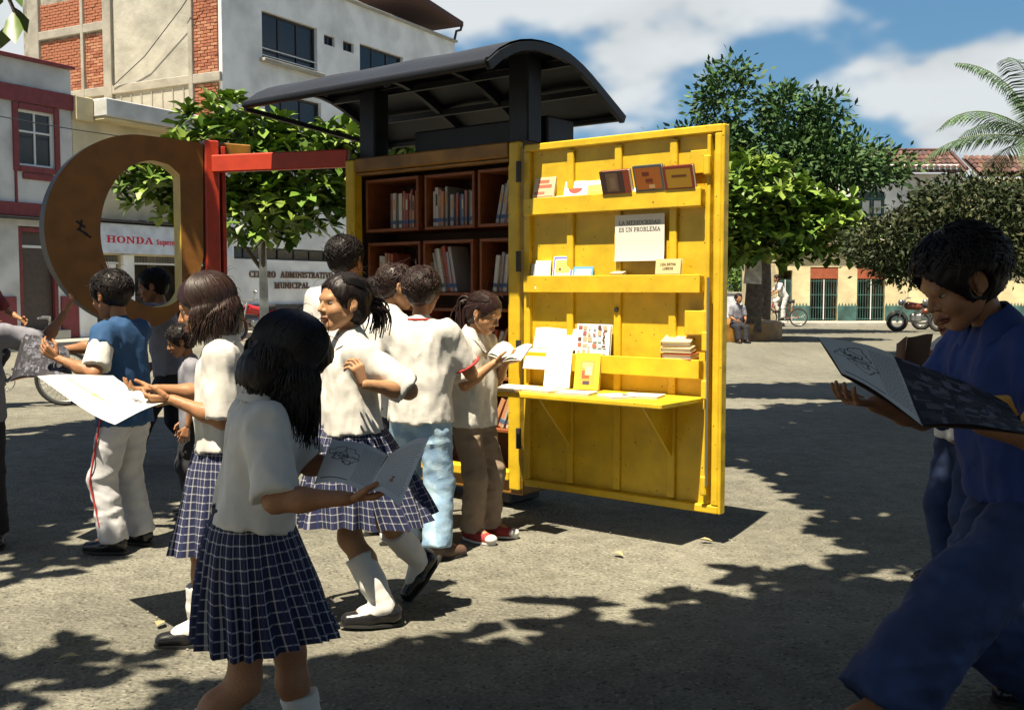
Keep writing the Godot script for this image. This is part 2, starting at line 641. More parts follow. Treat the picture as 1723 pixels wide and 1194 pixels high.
func asphalt_tex() -> Texture2D:
	var S := 1024
	var a := FastNoiseLite.new()
	a.noise_type = FastNoiseLite.TYPE_CELLULAR
	a.cellular_return_type = FastNoiseLite.RETURN_CELL_VALUE
	a.frequency = 0.14
	a.fractal_type = FastNoiseLite.FRACTAL_NONE
	a.seed = 4
	var cell := a.get_seamless_image(S, S)
	cell.convert(Image.FORMAT_L8)
	var b := FastNoiseLite.new()
	b.seed = 8
	b.frequency = 0.008
	b.fractal_octaves = 6
	var mott := b.get_seamless_image(S, S)
	mott.convert(Image.FORMAT_L8)
	var d1 := cell.get_data()
	var d2 := mott.get_data()
	var r := RandomNumberGenerator.new()
	r.seed = 12
	var o := PackedByteArray()
	o.resize(S * S * 3)
	for i in S * S:
		var s := (d1[i] / 255.0 - 0.5)
		var x := 0.84 + s * 0.15 + (d2[i] / 255.0 - 0.5) * 0.16 + r.randf_range(-0.05, 0.05)
		if s > 0.47: x += 0.12
		if s < -0.47: x -= 0.16
		x = clampf(x, 0.2, 1.0)
		o[i * 3] = int(x * 255); o[i * 3 + 1] = int(clampf(x * 0.995, 0, 1) * 255); o[i * 3 + 2] = int(clampf(x * 0.975, 0, 1) * 255)
	return ImageTexture.create_from_image(Image.create_from_data(S, S, false, Image.FORMAT_RGB8, o))

func paint_tex() -> Texture2D: # brushed gloss paint: slight unevenness, chips, scratches and rust specks
	var S := 1024
	var f := FastNoiseLite.new()
	f.seed = 91
	f.frequency = 0.006
	f.fractal_octaves = 5
	var im := f.get_seamless_image(S, S)
	im.convert(Image.FORMAT_L8)
	var d := im.get_data()
	var o := PackedByteArray()
	o.resize(S * S * 3)
	for i in S * S:
		var t := 0.93 + 0.14 * (d[i] / 255.0 - 0.5)
		o[i * 3] = int(clampf(t, 0, 1) * 255); o[i * 3 + 1] = int(clampf(t * 0.99, 0, 1) * 255); o[i * 3 + 2] = int(clampf(t * 0.97, 0, 1) * 255)
	im = Image.create_from_data(S, S, false, Image.FORMAT_RGB8, o)
	var r := RandomNumberGenerator.new()
	r.seed = 92
	for i in 150: # chips
		var c := Color(0.42, 0.27, 0.16) if r.randf() < 0.6 else Color(0.97, 0.97, 0.93)
		var x := r.randi() % S
		var y := r.randi() % S
		for k in r.randi_range(2, 7): im.fill_rect(Rect2i((x + r.randi_range(-2, 3)) % S, (y + r.randi_range(-2, 3)) % S, r.randi_range(1, 4), r.randi_range(1, 4)), c)
	for i in 46: # scratches and runs
		var x := r.randf() * S
		var y := r.randf() * S
		var a := r.randf_range(-0.5, 0.5) + (PI * 0.5 if r.randf() < 0.65 else 0.0)
		var c := Color(0.72, 0.62, 0.5) if r.randf() < 0.7 else Color(0.5, 0.34, 0.22)
		for k in r.randi_range(12, 70):
			im.fill_rect(Rect2i(int(fposmod(x, S)), int(fposmod(y, S)), 1, 1), c)
			x += cos(a); y += sin(a); a += r.randf_range(-0.04, 0.04)
	return ImageTexture.create_from_image(im)

func fold_tex() -> Texture2D: # small sharp creases of worn cloth
	var S := 512
	var f := FastNoiseLite.new()
	f.seed = 61
	f.frequency = 0.010
	f.fractal_type = FastNoiseLite.FRACTAL_RIDGED
	f.fractal_octaves = 3
	f.domain_warp_enabled = true
	f.domain_warp_amplitude = 40.0
	f.domain_warp_frequency = 0.008
	var im := f.get_seamless_image(S, S)
	im.convert(Image.FORMAT_RGBA8)
	im.bump_map_to_normal_map(5.0)
	return ImageTexture.create_from_image(im)

func denim_tex() -> Texture2D:
	var S := 512
	var f := FastNoiseLite.new()
	f.seed = 31
	f.frequency = 0.011
	f.fractal_octaves = 5
	var im := f.get_seamless_image(S, S)
	im.convert(Image.FORMAT_L8)
	var d := im.get_data()
	var r := RandomNumberGenerator.new()
	r.seed = 2
	var o := PackedByteArray()
	o.resize(S * S * 3)
	for i in S * S:
		var t := smoothstep(0.35, 0.72, d[i] / 255.0 + r.randf_range(-0.05, 0.05))
		var c := Color(0.46, 0.58, 0.70).lerp(Color(0.64, 0.74, 0.80), t)
		o[i * 3] = int(c.r * 255); o[i * 3 + 1] = int(c.g * 255); o[i * 3 + 2] = int(c.b * 255)
	return ImageTexture.create_from_image(Image.create_from_data(S, S, false, Image.FORMAT_RGB8, o))

func plaid_tex(kind: int) -> Texture2D: # one tile is 6 cm of cloth
	var S := 128
	var im := Image.create(S, S, false, Image.FORMAT_RGB8)
	for y in S:
		for x in S:
			var c := Color(0.009, 0.013, 0.050)
			var wx := fposmod(x, 64.0)
			var wy := fposmod(y, 64.0)
			var lx := wx < 9
			var ly := wy < 9
			var k := 0.36
			if lx: c = c.lerp(Color(0.85, 0.86, 0.9), k if (y / 2) % 2 == 0 or ly else k * 0.55)
			if ly: c = c.lerp(Color(0.85, 0.86, 0.9), k if (x / 2) % 2 == 0 else k * 0.55)
			if wx > 32 and wx < 46: c = c.lerp(Color(0.016, 0.026, 0.10), 0.6)
			if (x + y) % 3 == 0: c = c * 0.85
			im.set_pixel(x, y, c.linear_to_srgb())
	return ImageTexture.create_from_image(im)

# ---------------------------------------------------------------- lettering
func letters(called: String, s: String, h: float, mat: Material, parent: Node, at: Vector3, B := Basis(), serif := false, bold := true, depth := 0.01, align := HORIZONTAL_ALIGNMENT_LEFT, stretch := 1.0) -> MeshInstance3D:
	var f := SystemFont.new()
	f.font_names = PackedStringArray(["Droid Serif" if serif else "Droid Sans"])
	f.font_weight = 700 if bold else 400
	var t := TextMesh.new()
	t.text = s
	t.font = f
	t.font_size = 48
	t.pixel_size = h / (48.0 * 0.72)
	t.depth = depth
	t.curve_step = 1.5
	t.horizontal_alignment = align
	t.vertical_alignment = VERTICAL_ALIGNMENT_CENTER
	var o := put(called, t, mat, parent)
	o.transform = Transform3D(B.scaled_local(Vector3(stretch, 1, 1)), at)
	return o

# ---------------------------------------------------------------- ground
func ground() -> void:
	var xs := []
	for i in 73: xs.append(-9.0 + i * 0.25)
	for e in [12.0, 16.0, 22.0, 30.0, 45.0, 80.0, 160.0, 500.0, 900.0]:
		xs.append(e); xs.push_front(-e)
	var zs := []
	for i in 73: zs.append(2.0 - i * 0.25)
	for e in [-17.5, -19.0, -21.0, -23.0, -25.5, -28.0, -31.0, -35.0, -40.0, -48.0, -60.0, -90.0, -200.0, -600.0, -1200.0]: zs.append(e)
	for e in [3.0, 6.0, 12.0, 40.0, 300.0]: zs.push_front(e)
	var st := FastNoiseLite.new()
	st.seed = 17
	st.frequency = 0.45
	st.fractal_octaves = 5
	var mb := MB.new()
	for z in zs:
		for x in xs:
			var a := st.get_noise_2d(x, z)
			var b := st.get_noise_2d(x * 3.1 + 40.0, z * 3.1)
			var k := 1.0 + 0.30 * a + 0.16 * b
			mb.col = Color(0.226 * k, 0.222 * k, 0.190 * k)
			mb.vert(Vector3(x, 0.012 * st.get_noise_2d(x * 0.5, z * 0.5 + 90.0) - 0.006 if absf(x) < 10 and z > -16 else -0.006, z), Vector3.UP)
	var nc := xs.size()
	for j in zs.size() - 1:
		for i in nc - 1:
			var a := j * nc + i
			mb.face(a, a + nc, a + nc + 1); mb.face(a, a + nc + 1, a + 1)
			pass
	# rows run away from the camera: keep the upper side outward
	for q in range(0, mb.ix.size(), 3):
		var p := mb.v[mb.ix[q]]
		if (mb.v[mb.ix[q + 1]] - p).cross(mb.v[mb.ix[q + 2]] - p).y > 0.0:
			var s := mb.ix[q + 1]; mb.ix[q + 1] = mb.ix[q + 2]; mb.ix[q + 2] = s
	struct("ground", mb, M.asphalt)
	# pavement along the street fronts, kerb stones a step above the road
	var pv := MB.new()
	var X := street(0.0)
	pv.box(X * Vector3(8.0, 0.06, 0.55), Vector3(60.0, 0.20, 1.1), 0.0, X.basis)
	struct("pavement", pv, M.pale_concrete)
	var kb := MB.new()
	for i in 48:
		kb.box(X * Vector3(-19.0 + i * 1.15, 0.055, 1.18), Vector3(1.13, 0.21, 0.15), 0.012, X.basis)
	struct("kerb", kb, M.concrete)
	var fp := MB.new()
	fp.box(Vector3(15.0, 0.04, -38.2), Vector3(30.0, 0.16, 2.0), 0.01)
	struct("far_pavement", fp, M.pale_concrete)

func street(x0: float) -> Transform3D: # x along the street fronts, z out to the square
	var b := Basis(Vector3(0.485, 0, -0.8745), Vector3.UP, Vector3(0.8745, 0, 0.485)).orthonormalized()
	return Transform3D(b, Vector3(-10.6, 0, -24.2) + b.x * x0)

# front face with openings: quads round the holes and their reveals
func facade(mb: MB, x0: float, x1: float, y0: float, y1: float, z: float, holes: Array, dep := 0.18) -> void:
	var xs := [x0, x1]
	var ys := [y0, y1]
	for h in holes:
		xs.append_array([h[0], h[1]]); ys.append_array([h[2], h[3]])
	xs.sort(); ys.sort()
	for i in xs.size() - 1:
		if xs[i + 1] - xs[i] < 1e-4: continue
		for j in ys.size() - 1:
			if ys[j + 1] - ys[j] < 1e-4: continue
			var cx: float = (xs[i] + xs[i + 1]) * 0.5
			var cy: float = (ys[j] + ys[j + 1]) * 0.5
			var inh := false
			for h in holes:
				if cx > h[0] and cx < h[1] and cy > h[2] and cy < h[3]: inh = true
			if inh: continue
			mb.quad(Vector3(xs[i], ys[j], z), Vector3(xs[i + 1], ys[j], z), Vector3(xs[i + 1], ys[j + 1], z), Vector3(xs[i], ys[j + 1], z), Vector3.BACK)
	for h in holes:
		var d := z - dep
		mb.quad(Vector3(h[0], h[2], z), Vector3(h[1], h[2], z), Vector3(h[1], h[2], d), Vector3(h[0], h[2], d), Vector3.UP)
		mb.quad(Vector3(h[0], h[3], z), Vector3(h[1], h[3], z), Vector3(h[1], h[3], d), Vector3(h[0], h[3], d), Vector3.DOWN)
		mb.quad(Vector3(h[0], h[2], z), Vector3(h[0], h[3], z), Vector3(h[0], h[3], d), Vector3(h[0], h[2], d), Vector3.RIGHT)
		mb.quad(Vector3(h[1], h[2], z), Vector3(h[1], h[3], z), Vector3(h[1], h[3], d), Vector3(h[1], h[2], d), Vector3.LEFT)

func window(parent: Node, x0: float, x1: float, y0: float, y1: float, z: float, cols: int, rows: Array, fm: Material, fw := 0.06, glass: Material = null) -> Node3D:
	# a frame with panes set back in the wall; rows are heights of the cross bars from 0 to 1
	var fr := MB.new()
	var cx := (x0 + x1) * 0.5
	var cy := (y0 + y1) * 0.5
	fr.box(Vector3(cx, y0 + fw * 0.5, z), Vector3(x1 - x0 - 0.004, fw, 0.06), 0.006)
	fr.box(Vector3(cx, y1 - fw * 0.5, z), Vector3(x1 - x0 - 0.004, fw, 0.06), 0.006)
	for s in [x0 + fw * 0.5, x1 - fw * 0.5]:
		fr.box(Vector3(s, cy, z), Vector3(fw, y1 - y0 - 2 * fw, 0.06), 0.006)
	for i in range(1, cols):
		fr.box(Vector3(lerpf(x0, x1, float(i) / cols), cy, z), Vector3(fw * 0.8, y1 - y0 - 2 * fw, 0.055), 0.006)
	for r in rows:
		fr.box(Vector3(cx, lerpf(y0, y1, r), z + 0.004), Vector3(x1 - x0 - 2 * fw, fw * 0.8, 0.05), 0.006)
	var o := put("window", fr, fm, parent)
	var ys := [0.0] + rows + [1.0]
	for i in cols:
		for j in ys.size() - 1:
			var p := MB.new()
			p.box(Vector3(lerpf(x0, x1, (i + 0.5) / cols), lerpf(y0, y1, (ys[j] + ys[j + 1]) * 0.5), z - 0.012 - 0.004 * ((i * 7 + j * 3) % 3)), Vector3((x1 - x0) / cols - fw * 0.6, (y1 - y0) * (ys[j + 1] - ys[j]) - fw * 0.5, 0.012))
			put("pane", p, glass if glass else M.dark_glass, o)
	return o

func street_fronts() -> void:
	# house at the left edge, grey-white with maroon trim
	var X := street(-9.0)
	var a := thing("corner_house", "grey white two storey house with maroon trim at the left edge", "building", X.origin, X.basis.get_euler().y)
	var ox := 9.0
	var holes := [[-0.87 + ox, 0.05 + ox, 4.08, 5.33], [-0.93 + ox, 0.07 + ox, 0.36, 2.73], [-3.4 + ox, -2.3 + ox, 4.08, 5.33], [-3.4 + ox, -2.3 + ox, 0.36, 2.73]]
	var w := MB.new()
	facade(w, 0.0, 9.55, 0.16, 6.42, 0.0, holes)
	w.box(Vector3(4.775, 3.3, -3.3), Vector3(9.54, 6.2, 6.2))
	w.quad(Vector3(9.55, 0, 0), Vector3(9.55, 0, -6.4), Vector3(9.55, 6.42, -6.4), Vector3(9.55, 6.42, 0), Vector3.RIGHT)
	w.quad(Vector3(0, 0, 0), Vector3(0, 0, -6.4), Vector3(0, 6.42, -6.4), Vector3(0, 6.42, 0), Vector3.LEFT)
	put("wall", w, M.plaster_grey, a)
	bx("parapet_cap", Vector3(4.78, 6.46, -0.08), Vector3(9.62, 0.07, 0.42), M.maroon, a, 0.01)
	bx("maroon_band", Vector3(4.78, 5.66, 0.02), Vector3(9.58, 0.36, 0.10), M.maroon, a, 0.01)
	bx("maroon_band", Vector3(4.78, 3.10, 0.03), Vector3(9.58, 0.30, 0.13), M.maroon, a, 0.01)
	bx("ledge", Vector3(4.78, 2.90, 0.09), Vector3(9.58, 0.05, 0.30), M.dark_iron, a, 0.01)
	for h in [holes[0], holes[2]]:
		var sr := MB.new()
		var cx: float = (h[0] + h[1]) * 0.5
		for s in [h[0] - 0.07, h[1] + 0.07]: sr.box(Vector3(s, (h[2] + h[3]) * 0.5, 0.02), Vector3(0.13, h[3] - h[2] + 0.26, 0.07), 0.008)
		for s in [h[2] - 0.066, h[3] + 0.066]: sr.box(Vector3(cx, s, 0.022), Vector3(h[1] - h[0] - 0.01, 0.13, 0.07), 0.008)
		put("window_surround", sr, M.maroon, a)
		bx("panel", Vector3(cx + 0.02, 3.86, 0.02), Vector3(0.8, 0.15, 0.06), M.maroon, a, 0.02)
		bx("pilaster_strip", Vector3(h[0] - 0.09, 3.62, 0.015), Vector3(0.05, 0.72, 0.05), M.maroon, a)
		window(a, h[0], h[1], h[2], h[3], -0.07, 2, [0.62], M.window_white, 0.055)
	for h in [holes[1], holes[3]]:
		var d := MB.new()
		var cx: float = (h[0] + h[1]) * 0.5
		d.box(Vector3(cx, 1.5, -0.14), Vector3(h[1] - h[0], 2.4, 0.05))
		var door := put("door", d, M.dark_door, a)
		for s in [h[0] + 0.05, h[1] - 0.05]: bx("jamb", Vector3(s, 1.54, -0.05), Vector3(0.09, 2.36, 0.10), M.maroon, door, 0.01)
		bx("lintel", Vector3(cx, 2.66, -0.05), Vector3(h[1] - h[0] - 0.2, 0.10, 0.10), M.maroon, door, 0.01)
		bx("glass_bar", Vector3(cx, 2.28, -0.10), Vector3(h[1] - h[0] - 0.2, 0.06, 0.03), M.window_white, door)
		bx("step", Vector3(cx, 0.27, 0.10), Vector3(h[1] - h[0] + 0.3, 0.20, 0.22), M.pale_concrete, a, 0.01)
	bx("base_panel", Vector3(0.36 + ox, 0.66, 0.025), Vector3(0.50, 0.98, 0.06), M.maroon, a, 0.01)
	bx("base_panel", Vector3(-1.65 + ox, 0.66, 0.025), Vector3(1.2, 0.98, 0.06), M.maroon, a, 0.01)
	# cream shop
	X = street(0.56)
	var s := thing("shop_building", "cream shop building with a long white name board over its shutters", "building", X.origin, X.basis.get_euler().y)
	ox = -0.56
	w = MB.new()
	holes = [[0.55, 1.31, 0.2, 2.15], [1.67, 4.4, 0.2, 2.15]]
	facade(w, 0.0, 4.9, 0.16, 5.40, 0.0, holes, 0.25)
	w.box(Vector3(2.45, 3.0, -4.6), Vector3(4.89, 5.6, 4.0)); w.box(Vector3(2.45, 3.95, -1.42), Vector3(4.88, 2.7, 2.36))
	for x in [0.06, 1.49, 4.84]: w.box(Vector3(x, 1.3, -1.42), Vector3(0.1, 2.56, 2.36))
	put("wall", w, M.plaster_cream, s)
	bx("shop_floor", Vector3(2.45, 0.12, -1.4), Vector3(4.6, 0.08, 2.3), M.dark_room, s)
	bx("shop_counter", Vector3(3.0, 0.66, -1.7), Vector3(2.2, 1.0, 0.5), M.dark_door, s, 0.02)
	bx("cornice", Vector3(2.70, 5.62, 0.18), Vector3(4.36, 0.42, 0.75), M.plaster_grey, s, 0.02)
	bx("parapet_return", Vector3(0.26, 5.56, 0.02), Vector3(0.50, 0.56, 0.24), M.plaster_yellow, s, 0.02)
	bx("cornice_soffit", Vector3(2.70, 5.37, 0.14), Vector3(4.3, 0.07, 0.62), M.plaster_yellow, s, 0.01)
	bx("roof_edge", Vector3(2.45, 2.98, 0.20), Vector3(4.88, 0.07, 0.46), M.dark_iron, s, 0.02)
	var nb := bx("name_board", Vector3(2.45, 2.55, 0.16), Vector3(4.86, 0.72, 0.24), M.sign_white, s, 0.01)
	letters("lettering", "HONDA", 0.17, M.red_letter, nb, Vector3(0.66, 2.52, 0.284), Basis(), true, true, 0.012, HORIZONTAL_ALIGNMENT_LEFT, 1.55)
	letters("lettering", "Supermotos", 0.13, M.red_letter, nb, Vector3(2.2, 2.50, 0.284), Basis(), false, true, 0.012)
	bx("pilaster", Vector3(1.49, 1.17, 0.04), Vector3(0.34, 2.0, 0.10), M.plaster_white, s, 0.01)
	bx("pilaster", Vector3(0.26, 1.17, 0.04), Vector3(0.5, 2.0, 0.10), M.plaster_white, s, 0.01)
	for h in holes:
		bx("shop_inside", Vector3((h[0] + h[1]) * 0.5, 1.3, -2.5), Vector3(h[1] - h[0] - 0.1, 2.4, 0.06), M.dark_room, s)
		var g := MB.new()
		for i in int((h[1] - h[0]) / 0.09):
			for j in 3:
				g.ringt(Vector3(h[0] + 0.05 + i * 0.09, 2.12 - j * 0.06, -0.08), 0.042, 0.006, Basis(), 8, 3)
		put("shutter_grille", g, M.steel, s)
		bx("shutter_rail", Vector3((h[0] + h[1]) * 0.5, 1.96, -0.08), Vector3(h[1] - h[0] - 0.02, 0.05, 0.05), M.window_white, s)
	var ps := bx("notice", Vector3(0.93, 1.62, -0.1), Vector3(0.62, 0.62, 0.02), M.plaster_white, s)
	letters("lettering", "repuestos", 0.07, M.red_letter, ps, Vector3(0.68, 1.60, -0.086), Basis(), false, false, 0.004)
	# white administration block
	X = street(5.45)
	var b := thing("administration_block", "white four storey office block with brick flank and sign lettering", "building", X.origin, X.basis.get_euler().y)
	holes = [[1.60, 4.05, 7.93, 9.30], [4.38, 4.90, 8.90, 9.20], [5.32, 5.87, 8.90, 9.20], [6.19, 8.63, 7.93, 9.30], [1.68, 4.2, 5.75, 7.05], [6.19, 8.63, 5.75, 7.05], [0.1, 11.6, 2.17, 2.52], [9.6, 11.2, 5.75, 7.05]]
	w = MB.new()
	facade(w, 0.0, 12.0, 0.16, 10.48, 0.0, holes, 0.22)
	w.box(Vector3(6.1, 5.2, -4.35), Vector3(11.75, 10.3, 8.1))
	w.quad(Vector3(12, 0, 0), Vector3(12, 0, -8.4), Vector3(12, 10.48, -8.4), Vector3(12, 10.48, 0), Vector3.RIGHT)
	put("wall", w, M.plaster_white, b)
	bx("parapet_cap", Vector3(6.0, 10.52, -0.08), Vector3(12.06, 0.08, 0.40), M.pale_concrete, b, 0.01)
	bx("corner_pier", Vector3(0.09, 5.2, -0.10), Vector3(0.34, 10.4, 0.36), M.plaster_white, b, 0.01)
	for h in holes:
		var wd: float = h[1] - h[0]
		if h[3] - h[2] < 0.5 and wd < 1.0:
			window(b, h[0], h[1], h[2], h[3], -0.12, 2, [], M.dark_iron, 0.04)
		elif wd > 5.0:
			window(b, h[0], h[1], h[2], h[3], -0.12, 16, [], M.dark_iron, 0.05)
		else:
			window(b, h[0], h[1], h[2], h[3], -0.14, 3, [0.28], M.dark_iron, 0.06)
			bx("sill", Vector3((h[0] + h[1]) * 0.5, h[2] - 0.05, 0.08), Vector3(wd + 0.24, 0.09, 0.26), M.pale_concrete, b, 0.01)
			var rail := MB.new()
			for y in [0.32, 0.12]: rail.tube([Vector3(h[0], h[2] + y, -0.03), Vector3(h[1], h[2] + y, -0.03)], 0.018, 6)
			put("window_rail", rail, M.window_white, b)
	bx("base_band", Vector3(6.0, 0.50, 0.05), Vector3(11.96, 0.74, 0.12), M.dark_iron, b, 0.01)
	letters("lettering", "CENTRO   ADMINISTRATIVO", 0.19, M.brown_letter, b, Vector3(0.9, 1.74, 0.02), Basis(), true, true, 0.03)
	letters("lettering", "MUNICIPAL", 0.19, M.brown_letter, b, Vector3(1.95, 1.42, 0.02), Basis(), true, true, 0.03)
	# upper roof with a dark overhanging eave and its drain pipe
	var er := MB.new()
	er.prism(PackedVector2Array([Vector2(7.5, 11.55), Vector2(12.05, 11.05), Vector2(12.05, 11.22), Vector2(7.5, 11.75)]), 0.35, -7.5)
	put("upper_roof", er, M.tile1, b)
	bx("upper_wall", Vector3(9.2, 11.0, -4.6), Vector3(4.6, 1.0, 5.6), M.plaster_white, b)
	var pp := MB.new()
	pp.tube([Vector3(12.0, 11.05, 0.30), Vector3(12.0, 10.92, 0.26), Vector3(11.86, 10.86, 0.16), Vector3(11.80, 10.56, 0.12)], 0.05, 8)
	put("drain_pipe", pp, M.dark_iron, b)
	# flank: plaster and concrete frame, brick infill laid brick by brick
	var fl := MB.new()
	fl.box(Vector3(0.0, 5.2, -4.2), Vector3(0.2, 10.36, 8.0))
	put("flank_wall", fl, M.mortar, b)
	bx("render_panel", Vector3(-0.125, 8.15, -2.58), Vector3(0.05, 3.6, 3.02), M.pale_concrete, b, 0.01)
	bx("render_panel", Vector3(-0.12, 6.0, -2.58), Vector3(0.04, 1.7, 3.02), M.pale_concrete, b, 0.01)
	for c in [[0.98, 0.16], [4.32, 0.34], [5.40, 0.12], [7.6, 0.5]]:
		bx("column", Vector3(-0.16, 7.6, -c[0]), Vector3(0.14, 5.2, c[1]), M.concrete, b, 0.015)
	for c in [[7.12, -3.3, 6.8], [9.02, -5.9, 3.0]]:
		bx("beam", Vector3(-0.15, c[0], c[1]), Vector3(0.12, 0.26, c[2]), M.concrete, b, 0.02)
	for k in 7:
		bx("render_rib", Vector3(-0.15, 6.6, -1.3 - k * 0.42), Vector3(0.05, 0.66, 0.035), M.concrete, b)
	var frm := MB.new()
	frm.tube([Vector3(-0.25, 7.22, -4.05), Vector3(-0.35, 7.9, -2.6), Vector3(-0.4, 9.05, -1.05), Vector3(-0.4, 9.6, -0.5)], 0.014, 5)
	put("cable", frm, M.dark_iron, b)
	var rng := RandomNumberGenerator.new()
	rng.seed = 41
	var shapes := []
	for k in 3:
		var q := MB.new()
		q.box(Vector3.ZERO, Vector3(0.05 + 0.008 * k, 0.072, 0.235), 0.006)
		shapes.append(q.mesh())
	var rest := MB.new()
	var made := 0
	for pn in [[0.03, 0.90, 6.0, 6.98], [0.03, 0.90, 7.26, 9.95], [4.50, 5.33, 7.26, 8.88], [5.47, 7.34, 7.26, 8.88], [4.50, 7.34, 9.16, 10.0]]:
		var rows := int((pn[3] - pn[2]) / 0.088)
		for r in rows:
			var t: float = pn[0] + (0.0 if r % 2 == 0 else -0.125)
			while t < pn[1] - 0.05:
				var l0 := maxf(t, pn[0])
				var l1 := minf(t + 0.24, pn[1])
				t += 0.252
				if l1 - l0 < 0.06: continue
				var at := Vector3(-0.112 + rng.randf_range(-0.01, 0.008), pn[2] + 0.045 + r * 0.088 + rng.randf_range(-0.003, 0.003), -(l0 + l1) * 0.5)
				if made < 300:
					var o := put("brick", shapes[rng.randi() % 3], M["brick%d" % (rng.randi() % 3)], b)
					o.position = at
					o.scale.z = (l1 - l0) / 0.24
					made += 1
				else:
					rest.box(at, Vector3(0.055, 0.072, l1 - l0 - 0.006), 0.005)
	var ro := put("brickwork", rest, M.brick0, b)
	ro.set_meta("kind", "stuff")
	# block behind the corner house
	X = street(-6.0)
	var h2 := thing("rear_block", "white upper block with brick strip rising behind the corner house", "building", X.origin + X.basis.z * -7.6, X.basis.get_euler().y)
	w = MB.new()
	w.box(Vector3(2.0, 4.4, -2.0), Vector3(7.0, 8.8, 4.0))
	put("wall", w, M.plaster_white, h2)
	bx("brick_strip", Vector3(2.0, 7.05, 0.02), Vector3(7.02, 0.7, 0.10), M.brick0, h2)
	bx("concrete_strip", Vector3(5.35, 7.6, 0.03), Vector3(0.34, 2.4, 0.12), M.concrete, h2)
	# overhead line in front of the fronts
	var wr := MB.new()
	var pts := []
	for i in 13:
		var f := i / 12.0
		pts.append(street(-6.0 + f * 12.0) * Vector3(0, 5.15 - 0.25 * sin(f * PI) , 0.9))
	wr.tube(pts, 0.012, 5)
	var wo := put("overhead_wire", wr, M.dark_iron)
	tag(wo, "thin black wire strung in front of the cream shop building", "wire")

